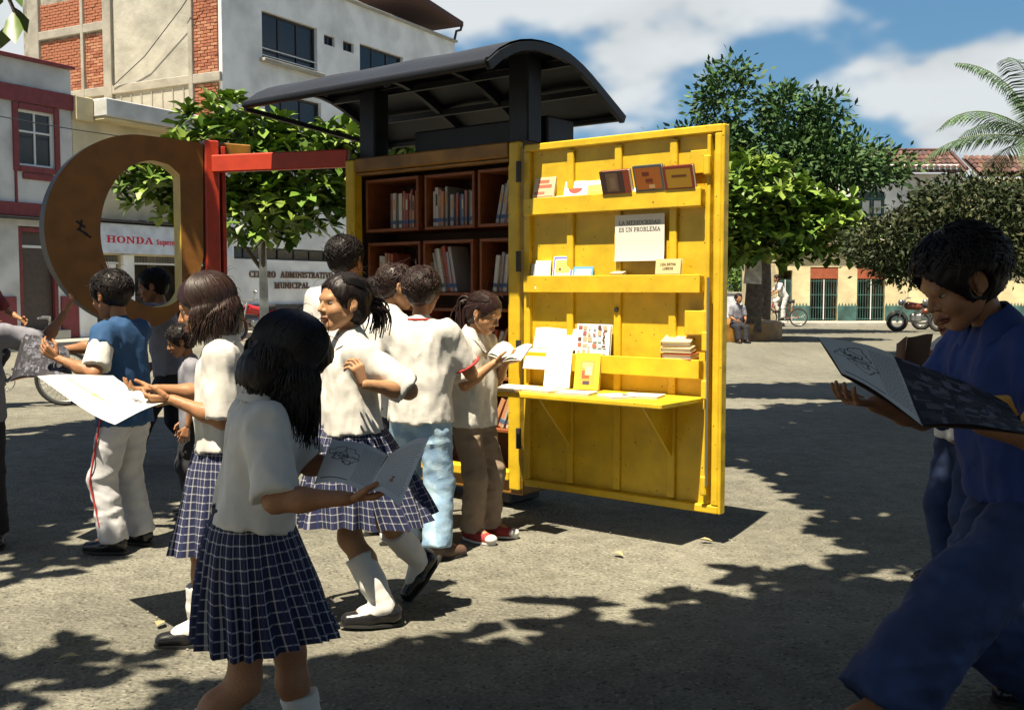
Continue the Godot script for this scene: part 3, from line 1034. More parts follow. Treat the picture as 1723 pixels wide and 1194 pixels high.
func far_house() -> void:
	var zf := -39.2
	var h := thing("far_house", "cream and teal tiled roof house with grille doors behind the square", "building", Vector3(10.0, 0, zf))
	var holes := [[0.02, 0.55, 0.12, 2.02], [1.22, 2.27, 0.12, 2.14], [2.99, 4.05, 0.12, 2.17], [6.2, 7.2, 0.12, 2.15]]
	var w := MB.new()
	facade(w, -0.02, 10.4, 0.10, 2.97, 0.0, holes, 0.2)
	w.box(Vector3(5.2, 1.5, -4.2), Vector3(10.4, 2.9, 3.8)); w.box(Vector3(5.2, 2.58, -1.26), Vector3(10.38, 0.74, 2.06))
	for x in [0.9, 2.62, 5.1, 7.6, 10.3]: w.box(Vector3(x, 1.1, -1.26), Vector3(0.12, 2.2, 2.06))
	w.box(Vector3(-0.0, 1.1, -1.26), Vector3(0.04, 2.2, 2.06))
	put("wall", w, M.plaster_yellow, h)
	for h4 in [[0.55, 1.22], [2.27, 2.99], [4.05, 6.2], [7.2, 10.4]]:
		bx("dado", Vector3((h4[0] + h4[1]) * 0.5, 0.39, 0.02), Vector3(h4[1] - h4[0] - 0.01, 0.60, 0.05), M.teal_paint, h, 0.01)
		var cr := MB.new()
		for i in int((h4[1] - h4[0]) / 0.12):
			cr.prism(PackedVector2Array([Vector2(h4[0] + 0.02 + i * 0.12, 0.692), Vector2(h4[0] + 0.09 + i * 0.12, 0.692), Vector2(h4[0] + 0.055 + i * 0.12, 0.80)]), 0.01, 0.035)
		put("dado_crest", cr, M.teal_paint, h)
	for q in holes:
		var cx: float = (q[0] + q[1]) * 0.5
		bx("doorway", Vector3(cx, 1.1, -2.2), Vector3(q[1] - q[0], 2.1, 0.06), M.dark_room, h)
		if q[1] - q[0] > 0.8:
			bx("transom", Vector3(cx, 1.92, -0.05), Vector3(q[1] - q[0] - 0.01, 0.44, 0.06), M.rust_paint, h, 0.01)
		var gr := MB.new()
		for i in 11:
			gr.tube([Vector3(lerpf(q[0] + 0.05, q[1] - 0.05, i / 10.0), 0.13, -0.04), Vector3(lerpf(q[0] + 0.05, q[1] - 0.05, i / 10.0), 1.69, -0.04)], 0.013, 5)
		for y in [0.2, 0.62, 1.1, 1.62]: gr.box(Vector3(cx, y, -0.04), Vector3(q[1] - q[0] - 0.02, 0.03, 0.02))
		put("door_grille", gr, M.teal_paint, h)
		bx("centre_bar", Vector3(cx, 0.92, -0.03), Vector3(0.035, 1.5, 0.03), M.window_white, h)
	bx("fascia", Vector3(5.2, 3.06, 0.12), Vector3(10.44, 0.16, 0.36), M.plaster_cream, h, 0.02)
	# upper floor
	var uh := [[1.0, 1.9, 4.05, 4.95], [3.02, 3.97, 4.05, 4.95], [4.9, 5.7, 4.05, 4.95]]
	w = MB.new()
	facade(w, -0.02, 6.9, 3.14, 5.62, -0.05, uh, 0.2)
	w.box(Vector3(3.45, 4.35, -3.2), Vector3(6.9, 2.5, 5.7))
	put("upper_wall", w, M.plaster_white, h)
	for q in uh:
		var fr := window(h, q[0], q[1], q[2], q[3], -0.10, 2, [0.72], M.teal_paint, 0.09)
		for k in 2:
			bx("shutter", Vector3(lerpf(q[0], q[1], 0.27 + 0.46 * k), q[2] + 0.32, -0.085), Vector3(0.26, 0.5, 0.02), M.plaster_grey, fr)
	bx("eave_fascia", Vector3(5.0, 5.80, 0.45), Vector3(3.0, 0.20, 0.12), M.window_white, h, 0.02)
	bx("side_wall", Vector3(8.7, 4.2, -1.2), Vector3(3.4, 2.4, 3.4), M.plaster_yellow, h)
	# tiled roofs, tile by tile
	var ts := []
	for k in 3:
		var t := MB.new()
		var rows := []
		for j in 2:
			var row := PackedVector3Array()
			for i in 6:
				var an := PI * i / 5.0
				row.append(Vector3(cos(an) * (0.10 - 0.012 * j), sin(an) * (0.075 - 0.01 * j) + 0.02 * (1 - j), j * -0.44))
			rows.append(row)
		t.sheet(rows)
		ts.append(t.mesh())
	var r := RandomNumberGenerator.new()
	r.seed = 9
	for rf in [[2.75, 6.72, 5.72, 0.55, 5.84, 3], [7.35, 10.6, 5.60, 0.2, 5.95, 3]]:
		var sl := Basis(Vector3.RIGHT, 0.50)
		var under := MB.new()
		under.box(Vector3((rf[0] + rf[1]) * 0.5, rf[2] + 0.32, rf[3] - 0.72), Vector3(rf[1] - rf[0], 0.05, 1.75), 0.0, sl)
		put("roof_deck", under, M.tile1, h)
		var n := int((rf[1] - rf[0]) / 0.215)
		for i in n:
			for j in 4:
				var o := put("roof_tile", ts[(i + j) % 3], M["tile%d" % (r.randi() % 3)], h)
				o.transform = Transform3D(sl * Basis(Vector3.UP, r.randf_range(-0.04, 0.04)), Vector3(rf[0] + 0.1 + i * 0.215, rf[2] - 0.02, rf[3] + 0.06) + sl * Vector3(0, 0.03 + r.randf_range(0, 0.012), -0.40 * j))
	bx("ridge", Vector3(4.73, 6.62, -0.95), Vector3(4.0, 0.10, 0.20), M.tile0, h, 0.03)
	var gb := MB.new()
	gb.prism(PackedVector2Array([Vector2(-0.9, 5.7), Vector2(0.7, 5.7), Vector2(-0.9, 6.6)]), 0.0, 0.12, Transform3D(Basis(Vector3(0, 0, 1), Vector3.UP, Vector3(-1, 0, 0)), Vector3(6.84, 0, -0.05)))
	put("gable", gb, M.tile1, h)
	# low pale wall far behind the planter
	var lw := thing("boundary_wall", "low pale blue wall far behind the round planter", "wall", Vector3(7.6, 0, -47.0))
	bx("wall_face", Vector3(0, 0.55, 0), Vector3(7.0, 1.1, 0.25), M.sign_white, lw, 0.02)
	bx("coping", Vector3(0, 1.14, 0), Vector3(7.1, 0.08, 0.34), M.pale_concrete, lw, 0.01)
# ---------------------------------------------------------------- the book kiosk; x along its front, z out towards the readers
const KO := Vector3(0.057, 0, -6.14)
var KB := Basis(Vector3(0.781, 0, 0.6245), Vector3.UP, Vector3(-0.6245, 0, 0.781)).orthonormalized()

func kw(x: float, y: float, z: float) -> Vector3:
	return KO + KB * Vector3(x, y, z)

func kiosk() -> void:
	var turn := KB.get_euler().y
	var k := thing("book_kiosk", "yellow steel book kiosk with open door shelves and dark arched roof", "kiosk", KO, turn)
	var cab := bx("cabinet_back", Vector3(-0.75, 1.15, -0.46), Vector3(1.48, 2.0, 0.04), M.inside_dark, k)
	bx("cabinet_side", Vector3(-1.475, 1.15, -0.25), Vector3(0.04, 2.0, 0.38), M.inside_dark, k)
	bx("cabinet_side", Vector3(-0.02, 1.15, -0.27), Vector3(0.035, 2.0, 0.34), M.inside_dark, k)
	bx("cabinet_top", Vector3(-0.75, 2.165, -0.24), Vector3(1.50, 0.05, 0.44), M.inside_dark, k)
	bx("plinth", Vector3(-0.75, 0.135, -0.24), Vector3(1.50, 0.10, 0.46), M.ochre_and_shaded_yellow, k, 0.01)
	bx("post", Vector3(-1.455, 1.15, -0.02), Vector3(0.085, 2.06, 0.08), M.yellow_paint, k, 0.008)
	bx("post", Vector3(-0.045, 1.15, -0.02), Vector3(0.08, 2.06, 0.08), M.yellow_paint, k, 0.008)
	bx("post_lip", Vector3(-0.098, 1.12, -0.03), Vector3(0.018, 1.86, 0.05), M.yellow_paint, k, 0.003)
	bx("head_rail", Vector3(-0.75, 2.14, -0.02), Vector3(1.32, 0.09, 0.08), M.ochre_and_shaded_yellow, k, 0.008)  # yellow rail, the shade under the roof put into its colour
	bx("head_rail_lip", Vector3(-0.75, 2.082, -0.025), Vector3(1.30, 0.018, 0.05), M.ochre_and_shaded_yellow, k, 0.003)
	bx("sill_rail", Vector3(-0.75, 0.20, -0.02), Vector3(1.32, 0.06, 0.08), M.yellow_paint, k, 0.008)
	for x in [-1.3, -0.2]: bx("foot", Vector3(x, 0.045, -0.24), Vector3(0.09, 0.09, 0.3), M.dark_iron, k, 0.01)
	# cubby boxes: frames set in three columns and four rows
	var cols := [[-1.395, -0.905], [-0.865, -0.44], [-0.40, -0.115]]
	var rows := [[1.70, 2.05], [1.28, 1.63], [0.86, 1.20], [0.44, 0.78]]
	for c in 3:
		for r in 4:
			var x0: float = cols[c][0]
			var x1: float = cols[c][1]
			var y0: float = rows[r][0]
			var y1: float = rows[r][1]
			var zf := -0.07 - 0.015 * ((c + r) % 2)
			var cx := (x0 + x1) * 0.5
			var d := 0.34
			var cb := MB.new()
			cb.box(Vector3(cx, y0 + 0.01, zf - d * 0.5), Vector3(x1 - x0, 0.02, d), 0.003)
			cb.box(Vector3(cx, y1 - 0.01, zf - d * 0.5), Vector3(x1 - x0, 0.02, d), 0.003)
			for s in [x0 + 0.01, x1 - 0.01]:
				cb.box(Vector3(s, (y0 + y1) * 0.5, zf - d * 0.5), Vector3(0.02, y1 - y0 - 0.04, d), 0.003)
			put("cubby", cb, M.orange_wood, k)
	# arched roof on two posts
	var rf := MB.new()
	var rb := MB.new()
	var top := []
	var bot := []
	for j in 15:
		var f := j / 14.0
		var z := lerpf(0.50, -0.84, f)
		var y := lerpf(2.555, 2.43, f) + 0.235 * sin(PI * pow(f, 0.86))
		var rt := PackedVector3Array()
		var rl := PackedVector3Array()
		for i in 9:
			var x := lerpf(-1.93, 0.16, i / 8.0)
			var w := 0.004 * sin(i * 2.3 + j)
			rt.append(Vector3(x, y + w, z)); rl.append(Vector3(x, y + w - 0.016, z))
		top.append(rt); bot.append(rl)
	rf.sheet(top)
	rf.sheet(bot, Vector2.ONE, false, true)
	var roof := put("roof", rf, M.roof_navy, k)
	for e in [0, 14]:
		var ed := MB.new()
		ed.tube([top[e][0] - Vector3(0, 0.022, 0), top[e][8] - Vector3(0, 0.022, 0)], 0.028, 8)
		put("edge_tube", ed, M.roof_navy, roof)
	for i in [0, 3, 5, 8]:
		var rib := MB.new()
		for j in 14:
			rib.bar(top[j][i] - Vector3(0, 0.04, 0), top[j + 1][i] - Vector3(0, 0.04, 0), 0.035, 0.05, Vector3.UP)
		put("roof_rib", rib, M.roof_navy, roof)
	for i in [0]:
		var tie := MB.new()
		tie.bar(top[0][i] - Vector3(0, 0.05, 0), top[14][i] - Vector3(0, 0.05, 0), 0.03, 0.03)
		put("tie_bar", tie, M.roof_navy, roof)
	for j in [4, 8, 11]:
		var pu := MB.new()
		pu.bar(top[j][0] - Vector3(0, 0.05, 0), top[j][8] - Vector3(0, 0.05, 0), 0.03, 0.04)
		put("purlin", pu, M.roof_navy, roof)
	bx("roof_post", Vector3(-1.40, 2.42, -0.16), Vector3(0.15, 0.46, 0.14), M.roof_navy, k, 0.01)
	bx("roof_post", Vector3(-0.10, 2.46, -0.16), Vector3(0.15, 0.54, 0.14), M.roof_navy, k, 0.01)
	bx("roof_shade_fill", Vector3(-0.58, 2.28, -0.42), Vector3(1.12, 0.18, 0.28), M.roof_navy, k, 0.01)  # dark box added to fill the shaded gap under the roof
	# door, swung right round into line with the front
	var dr := MB.new()
	var seams := [0.035, 0.345, 0.665, 1.01, 1.285]
	for i in 4:
		dr.box(Vector3((seams[i] + seams[i + 1]) * 0.5, 1.155, -0.03 - 0.004 * (i % 2)), Vector3(seams[i + 1] - seams[i] - 0.004, 1.96, 0.02), 0.003)
	var door := put("door", dr, M.yellow_paint, k)
	for i in [1, 2, 3]:
		bx("stiffener", Vector3(seams[i], 1.155, -0.012), Vector3(0.045, 1.90, 0.022), M.yellow_paint, door, 0.004)
	for y in [0.175, 2.135]:
		bx("door_rail", Vector3(0.66, y, -0.015), Vector3(1.27, 0.042, 0.055), M.yellow_paint, door, 0.006)
	bx("door_stile", Vector3(0.045, 1.155, -0.015), Vector3(0.045, 1.915, 0.055), M.yellow_paint, door, 0.006)
	bx("door_stile", Vector3(1.276, 1.155, -0.015), Vector3(0.040, 1.915, 0.055), M.yellow_paint, door, 0.006)
	bx("edge_strip", Vector3(1.306, 1.155, -0.012), Vector3(0.016, 2.0, 0.06), M.yellow_paint, door, 0.006)
	bx("edge_strip", Vector3(1.228, 1.155, 0.0), Vector3(0.02, 1.90, 0.04), M.yellow_paint, door, 0.004)
	for y in [0.30, 0.80, 1.05, 1.95]:
		bx("hinge_lug", Vector3(1.226, y, 0.028), Vector3(0.035, 0.10, 0.03), M.yellow_paint, door, 0.006)
	var rod := MB.new()
	rod.tube([Vector3(1.243, 0.3, 0.036), Vector3(1.243, 1.38, 0.036)], 0.008, 6)
	put("bolt_rod", rod, M.steel, door)
	bx("lock_plate", Vector3(1.155, 1.145, 0.0), Vector3(0.125, 0.13, 0.03), M.yellow_paint, door, 0.006)
	bx("corner_plate", Vector3(1.16, 1.975, -0.008), Vector3(0.10, 0.12, 0.012), M.yellow_paint, door, 0.003)
	for i in 4:
		var hg := MB.new()
		hg.tube([Vector3(0.012, 0.38 + i * 0.52, 0.045), Vector3(0.012, 0.50 + i * 0.52, 0.045)], 0.016, 8)
		put("hinge", hg, M.dark_iron, door)
	var kn := MB.new()
	kn.ball(Vector3(0.665, 1.205, 0.005), Vector3(0.014, 0.014, 0.010))
	put("rivet", kn, M.dark_iron, door)
	# shelves with a raised lip: shelf board at the back of the lip's foot
	for s in [[1.745, 0.095], [1.30, 0.095], [0.855, 0.10]]:
		var sh := bx("shelf", Vector3(0.625, s[0] + 0.006, 0.009), Vector3(1.13, 0.012, 0.058), M.yellow_paint, door, 0.002)
		bx("lip", Vector3(0.625, s[0] + s[1] * 0.5, 0.044), Vector3(1.15, s[1], 0.012), M.yellow_paint, sh, 0.003)
		bx("shelf_end", Vector3(0.064, s[0] + s[1] * 0.5, 0.009), Vector3(0.01, s[1] * 0.9, 0.056), M.yellow_paint, sh, 0.002)
		bx("shelf_end", Vector3(1.186, s[0] + s[1] * 0.5, 0.009), Vector3(0.01, s[1] * 0.9, 0.056), M.yellow_paint, sh, 0.002)
	var tb := bx("folding_table", Vector3(0.625, 0.745, 0.215), Vector3(1.16, 0.028, 0.43), M.yellow_paint, door, 0.006)
	for x in [0.345, 1.01]:
		var gs := MB.new()
		gs.prism(PackedVector2Array([Vector2(0.0, 0.73), Vector2(0.30, 0.73), Vector2(0.0, 0.43)]), -0.006, 0.006, Transform3D(Basis(Vector3(0, 0, 1), Vector3.UP, Vector3(-1, 0, 0)), Vector3(x, 0, 0.0)))
		put("gusset", gs, M.yellow_paint, tb)
	kiosk_books()

# a closed book: cover, page block and print on its front. size: width, height, thickness; front looks along +z of B
func book(at: Vector3, B: Basis, size: Vector3, cover: Color, label: String, group := "", prints: Array = []) -> Node3D:
	var t := thing("book", label, "book", at, 0.0, group)
	t.transform = Transform3D(B, at)
	var c := MB.new()
	var w := size.x
	var h := size.y
	var d := size.z
	c.box(Vector3(0, h * 0.5, d * 0.5 - 0.0015), Vector3(w, h, 0.003))
	c.box(Vector3(0, h * 0.5, -d * 0.5 + 0.0015), Vector3(w, h, 0.003))
	c.box(Vector3(-w * 0.5 + 0.0015, h * 0.5, 0), Vector3(0.003, h, d - 0.0062))
	put("cover", c, plain_mat(cover, 0.45), t)
	var p := MB.new()
	p.box(Vector3(0.001, h * 0.5, 0), Vector3(w - 0.008, h - 0.008, d - 0.0064))
	put("pages", p, M.paper, t)
	for q in prints: # x0, y0, x1, y1 in shares of the cover, colour
		var g := MB.new()
		var zz: float = d * 0.5 + 0.0004 + 0.0003 * prints.find(q)
		g.quad(Vector3((q[0] - 0.5) * w, q[1] * h, zz), Vector3((q[2] - 0.5) * w, q[1] * h, zz), Vector3((q[2] - 0.5) * w, q[3] * h, zz), Vector3((q[0] - 0.5) * w, q[3] * h, zz), Vector3.BACK)
		put("cover_print", g, plain_mat(q[4], 0.5), t)
	return t

func lean(a: float, yaw := 0.0) -> Basis: # leaning back by a in the kiosk's frame
	return KB * Basis(Vector3.UP, yaw) * Basis(Vector3.RIGHT, -a)

func kiosk_books() -> void:
	var rng := RandomNumberGenerator.new()
	rng.seed = 77
	var tan_ := lin(0.62, 0.47, 0.30)
	var white := lin(0.8, 0.8, 0.77)
	# top shelf, left to right
	var b := book(kw(0.165, 1.762, 0.028), lean(0.25), Vector3(0.15, 0.205, 0.014), tan_, "tan poetry paperback with a round face on the top shelf", "", [[0.2, 0.82, 0.7, 0.92, lin(0.42, 0.13, 0.08)], [0.2, 0.68, 0.85, 0.78, lin(0.42, 0.13, 0.08)], [0.05, 0.5, 0.55, 0.58, lin(0.40, 0.16, 0.10)], [0.15, 0.36, 0.55, 0.44, lin(0.40, 0.16, 0.10)], [0.56, 0.04, 0.96, 0.46, lin(0.45, 0.24, 0.17)]])
	var fc := MB.new()
	fc.ball(Vector3(0.038, 0.06, 0.0075), Vector3(0.019, 0.023, 0.002), 12, 6)
	put("printed_head", fc, plain_mat(lin(0.05, 0.02, 0.02), 0.6), b)
	book(kw(0.285, 1.758, 0.036), lean(0.5), Vector3(0.12, 0.10, 0.012), white, "low blank white booklet beside the tan paperback on the top shelf")
	b = book(kw(0.385, 1.762, 0.024), lean(0.3, 0.1), Vector3(0.145, 0.17, 0.016), white, "white book with a red watermelon slice on the cover")
	var ml := PackedVector2Array()
	for i in 10: ml.append(Vector2(-cos(PI * i / 9.0) * 0.045, 0.128 - sin(PI * i / 9.0) * 0.032))
	var mm := MB.new()
	mm.prism(ml, 0.0082, 0.0088)
	put("cover_print", mm, plain_mat(lin(0.62, 0.08, 0.06), 0.5), b)
	book(kw(0.525, 1.762, 0.024), lean(0.3, 0.1), Vector3(0.15, 0.165, 0.016), white, "white book with a yellow panel leaning next to the watermelon book", "", [[0.15, 0.28, 0.88, 0.85, lin(0.82, 0.66, 0.12)], [0.25, 0.5, 0.75, 0.6, lin(0.7, 0.5, 0.08)]])
	var dk := book(kw(0.70, 1.838, 0.044), lean(-0.32, 0.0), Vector3(0.185, 0.125, 0.03), lin(0.30, 0.06, 0.03), "dark photographic book tipped forward over the top shelf lip", "", [[0.02, 0.03, 0.8, 0.97, lin(0.06, 0.035, 0.03)], [0.2, 0.1, 0.6, 0.9, lin(0.16, 0.10, 0.07)], [0.32, 0.2, 0.52, 0.7, lin(0.22, 0.15, 0.10)]])
	book(kw(0.81, 1.80, 0.03), lean(0.2), Vector3(0.08, 0.06, 0.03), white, "small white box book between the two tipped books")
	book(kw(0.905, 1.84, 0.044), lean(-0.32), Vector3(0.175, 0.135, 0.022), lin(0.09, 0.12, 0.13), "orange picture book with grey blue border tipped forward", "", [[0.06, 0.06, 0.94, 0.92, lin(0.42, 0.13, 0.02)], [0.3, 0.6, 0.55, 0.75, lin(0.16, 0.03, 0.01)], [0.4, 0.35, 0.65, 0.48, lin(0.16, 0.03, 0.01)], [0.5, 0.1, 0.7, 0.25, lin(0.6, 0.4, 0.2)]])
	book(kw(1.085, 1.84, 0.044), lean(-0.32), Vector3(0.175, 0.12, 0.026), lin(0.25, 0.04, 0.02), "amber picture book with red border tipped forward at the shelf end", "", [[0.1, 0.06, 0.92, 0.88, lin(0.45, 0.25, 0.02)], [0.28, 0.52, 0.78, 0.62, lin(0.14, 0.05, 0.01)]])
	# second shelf
	book(kw(0.105, 1.318, 0.020), lean(0.15), Vector3(0.055, 0.15, 0.012), lin(0.42, 0.45, 0.46), "narrow grey booklet at the left of the second shelf")
	book(kw(0.175, 1.318, 0.024), lean(0.15, 0.35), Vector3(0.09, 0.165, 0.03), lin(0.85, 0.80, 0.66), "cream blank book second from left on the second shelf")
	book(kw(0.305, 1.318, 0.020), lean(0.22, 0.15), Vector3(0.13, 0.19, 0.022), white, "white book with purple border and amber picture on the second shelf", "", [[0.03, 0.92, 0.97, 0.98, lin(0.16, 0.16, 0.5)], [0.88, 0.1, 0.97, 0.92, lin(0.16, 0.16, 0.5)], [0.03, 0.1, 0.1, 0.92, lin(0.16, 0.16, 0.5)], [0.14, 0.5, 0.84, 0.88, lin(0.75, 0.52, 0.14)], [0.14, 0.08, 0.84, 0.48, lin(0.72, 0.65, 0.5)], [0.3, 0.56, 0.42, 0.64, lin(0.15, 0.1, 0.05)]])
	book(kw(0.445, 1.318, 0.024), lean(0.3, 0.15), Vector3(0.125, 0.13, 0.022), lin(0.12, 0.32, 0.52), "white book with sky blue border on the second shelf", "", [[0.1, 0.0, 0.9, 0.88, lin(0.78, 0.74, 0.66)]])
	book(kw(0.685, 1.397, 0.042), KB * Basis(Vector3.RIGHT, -1.3), Vector3(0.08, 0.045, 0.016), lin(0.7, 0.58, 0.34), "small cream pad lying on the second shelf lip")
	var sg := book(kw(1.01, 1.397, 0.038), lean(0.12), Vector3(0.15, 0.08, 0.02), lin(0.62, 0.52, 0.26), "small cream card with printed lines standing on second shelf lip")
	letters("lettering", "LEA ESTOS", 0.012, M.brown_letter, sg, Vector3(0, 0.052, 0.0115), Basis(), true, true, 0.001, HORIZONTAL_ALIGNMENT_CENTER)
	letters("lettering", "LIBROS", 0.012, M.brown_letter, sg, Vector3(0, 0.030, 0.0115), Basis(), true, true, 0.001, HORIZONTAL_ALIGNMENT_CENTER)
	# third shelf
	var op := thing("open_book", "white open book lying over the left of the third shelf", "book", kw(0.23, 0.90, 0.042))
	op.basis = KB
	for s in [0, 1]:
		var pg := MB.new()
		var rr := []
		for j in 5:
			var row := PackedVector3Array()
			for i in 7:
				var x := lerpf(-0.15, 0.15, i / 6.0)
				if s == 0: row.append(Vector3(x + 0.02, 0.075 + 0.03 * j + 0.004 * sin(i), -0.02 - 0.008 * j))
				else: row.append(Vector3(x - 0.01, 0.075 - 0.032 * j * 0.9, -0.015 + 0.02 * sin(PI * j / 8.0) + 0.008 * j))
			rr.append(row)
		pg.sheet(rr)
		put("page", pg, M.paper, op)
	var px := []
	for i in 6:
		for j in 5:
			px.append([0.06 + i * 0.15, 0.06 + j * 0.19, 0.06 + i * 0.15 + rng.randf_range(0.06, 0.14), 0.06 + j * 0.19 + rng.randf_range(0.06, 0.17), [lin(0.45, 0.14, 0.09), lin(0.12, 0.05, 0.05), lin(0.55, 0.68, 0.72), lin(0.62, 0.35, 0.22), lin(0.72, 0.60, 0.50), lin(0.33, 0.1, 0.1)][rng.randi() % 6]])
	book(kw(0.525, 0.95, 0.028), lean(0.12), Vector3(0.225, 0.175, 0.02), lin(0.74, 0.80, 0.82), "comic book with red brown panels standing on the third shelf", "", px)
	for i in 3:
		book(kw(1.06, 0.965 + i * 0.033, 0.045), KB * Basis(Vector3.UP, 0.12 * i - 0.1) * Basis(Vector3.RIGHT, -1.45 + 0.12 * i), Vector3(0.19 - 0.012 * i, 0.12, 0.026), [lin(0.34, 0.07, 0.04), lin(0.75, 0.62, 0.36), lin(0.70, 0.50, 0.30)][i], ["bottom book of the loose stack at the right of third shelf", "middle book of the loose stack at the right of third shelf", "top book of the loose stack at the right of third shelf"][i])
	# on the folding table
	book(kw(0.33, 0.762, 0.10), lean(0.22, 0.2), Vector3(0.16, 0.23, 0.016), white, "tall white book standing on the folding table", "", [[0.4, 0.52, 0.6, 0.62, lin(0.75, 0.6, 0.5)], [0.2, 0.1, 0.8, 0.3, lin(0.66, 0.68, 0.7)]])
	book(kw(0.535, 0.762, 0.10), lean(0.22, 0.25), Vector3(0.145, 0.205, 0.03), lin(0.72, 0.48, 0.04), "yellow book with an orange figure standing on the folding table", "", [[0.2, 0.14, 0.82, 0.8, lin(0.62, 0.33, 0.06)], [0.3, 0.6, 0.72, 0.74, lin(0.7, 0.5, 0.2)], [0.3, 0.3, 0.6, 0.52, lin(0.42, 0.10, 0.04)], [0.42, 0.4, 0.7, 0.62, lin(0.75, 0.55, 0.35)], [0.35, 0.14, 0.62, 0.24, lin(0.08, 0.06, 0.08)]])
	var flat := [[0.17, 0.30, 0.10, 0.22, 0.26, "flat cream leaflet at the left end of the folding table"], [0.37, 0.28, -0.15, 0.2, 0.15, "flat white leaflet second along the folding table"], [0.62, 0.29, 0.2, 0.19, 0.14, "flat grey white leaflet in the middle of the folding table"], [0.83, 0.30, -0.5, 0.17, 0.13, "flat white card with brown print near the table middle"], [0.98, 0.20, 0.25, 0.2, 0.16, "flat white booklet at the right end of the folding table"]]
	for f in flat:
		var q: Array = f
		book(kw(q[0], 0.7605 + 0.006, q[1] + q[4] * 0.5), KB * Basis(Vector3.UP, q[2]) * Basis(Vector3.RIGHT, -PI / 2), Vector3(q[3], q[4], 0.012), [white, lin(0.8, 0.76, 0.62), lin(0.7, 0.72, 0.72)][flat.find(f) % 3], q[5], "", [[0.3, 0.4, 0.7, 0.7, lin(0.62, 0.5, 0.36)], [0.15, 0.15, 0.85, 0.22, lin(0.55, 0.55, 0.55)]])
	# notice pinned on the door
	var nt := thing("paper_notice", "white notice in capital letters pinned on the yellow door", "notice", kw(0.815, 1.47, 0.012))
	nt.basis = KB
	var nm := MB.new()
	var rr := []
	for j in 6:
		var row := PackedVector3Array()
		for i in 6: row.append(Vector3(lerpf(-0.155, 0.155, i / 5.0), 0.25 * j / 5.0, 0.002 + (0.006 if j == 0 else 0.0)))
		rr.append(row)
	nm.sheet(rr)
	put("sheet", nm, M.paper, nt)
	letters("lettering", "LA MEDIOCRIDAD", 0.0215, M.black_letter, nt, Vector3(0, 0.206, 0.0028), Basis(), true, false, 0.001, HORIZONTAL_ALIGNMENT_CENTER)
	letters("lettering", "ES UN PROBLEMA", 0.0215, M.black_letter, nt, Vector3(0, 0.170, 0.0028), Basis(), true, false, 0.001, HORIZONTAL_ALIGNMENT_CENTER)
	# books standing in the cubbies
	var pal := [lin(0.42, 0.10, 0.06), lin(0.55, 0.50, 0.42), lin(0.30, 0.07, 0.05), lin(0.40, 0.38, 0.36), lin(0.50, 0.24, 0.12), lin(0.12, 0.16, 0.28), lin(0.62, 0.58, 0.50), lin(0.36, 0.15, 0.10), lin(0.20, 0.22, 0.24)]
	var shades := ["rust red", "cream", "dark red", "grey", "orange brown", "navy", "pale", "brown", "slate"]
	var nth := ["leftmost", "second from left", "third from left", "fourth from left", "fifth from left", "sixth from left", "seventh from left", "eighth from left", "ninth from left", "tenth from left", "eleventh from left", "twelfth from left", "thirteenth from left", "fourteenth from left", "fifteenth from left", "sixteenth from left"]
	var sets := [ # x from, x to, shelf height, tallest, lean, where
		[-1.24, -0.93, 1.722, 0.25, 0.0, "in the top left cubby"],
		[-0.83, -0.72, 1.722, 0.27, 0.0, "of the left bunch in the top middle cubby"],
		[-0.67, -0.47, 1.722, 0.23, 0.0, "of the right bunch in the top middle cubby"],
		[-0.31, -0.14, 1.722, 0.26, -0.2, "leaning in the top right cubby"],
		[-1.34, -1.20, 1.302, 0.26, 0.0, "in the second row left cubby"],
		[-0.82, -0.62, 1.302, 0.30, 0.22, "slumped in the second row middle cubby"],
		[-0.33, -0.14, 1.302, 0.27, -0.14, "slanted in the second row right cubby"],
		[-0.36, -0.16, 0.882, 0.22, -0.35, "leaning in the third row right cubby"],
		[-0.80, -0.50, 0.882, 0.22, 0.0, "in the third row middle cubby"],
		[-0.34, -0.16, 0.462, 0.2, -0.4, "loose in the bottom right cubby"]]
	for s in sets:
		var x: float = s[0]
		var cnt := 0
		while x < s[1]:
			var pk := rng.randi() % pal.size()
			var th := rng.randf_range(0.012, 0.03)
			var h: float = s[3] * rng.randf_range(0.82, 1.0)
			var tilt: float = s[4] * rng.randf_range(0.75, 1.15)
			# spine looks out of the cubby: the book's own -x side turned to the readers
			var B := KB * Basis(Vector3.BACK, tilt) * Basis(Vector3.UP, PI / 2)
			var bk := book(kw(x + th * 0.5, s[2] + absf(sin(tilt)) * th * 0.5, -0.22 + rng.randf_range(-0.02, 0.02)), B, Vector3(0.17, h, th), pal[pk], "%s book spine, %s %s" % [shades[pk], nth[cnt], s[5]], "books " + s[5])
			cnt += 1
			var bd := MB.new()
			bd.box(Vector3(-0.086, 0.04, 0), Vector3(0.002, 0.024, th * 0.98))
			put("shelf_mark", bd, plain_mat(lin(0.07, 0.13, 0.24), 0.6), bk)
			if rng.randf() < 0.6:
				var tb := MB.new()
				tb.box(Vector3(-0.086, h * 0.68, 0), Vector3(0.0015, h * 0.3, th * 0.5))
				put("spine_print", tb, plain_mat([lin(0.7, 0.66, 0.5), lin(0.05, 0.04, 0.05), lin(0.6, 0.3, 0.1)][rng.randi() % 3], 0.6), bk)
			x += th + 0.0015 + absf(sin(tilt)) * 0.004

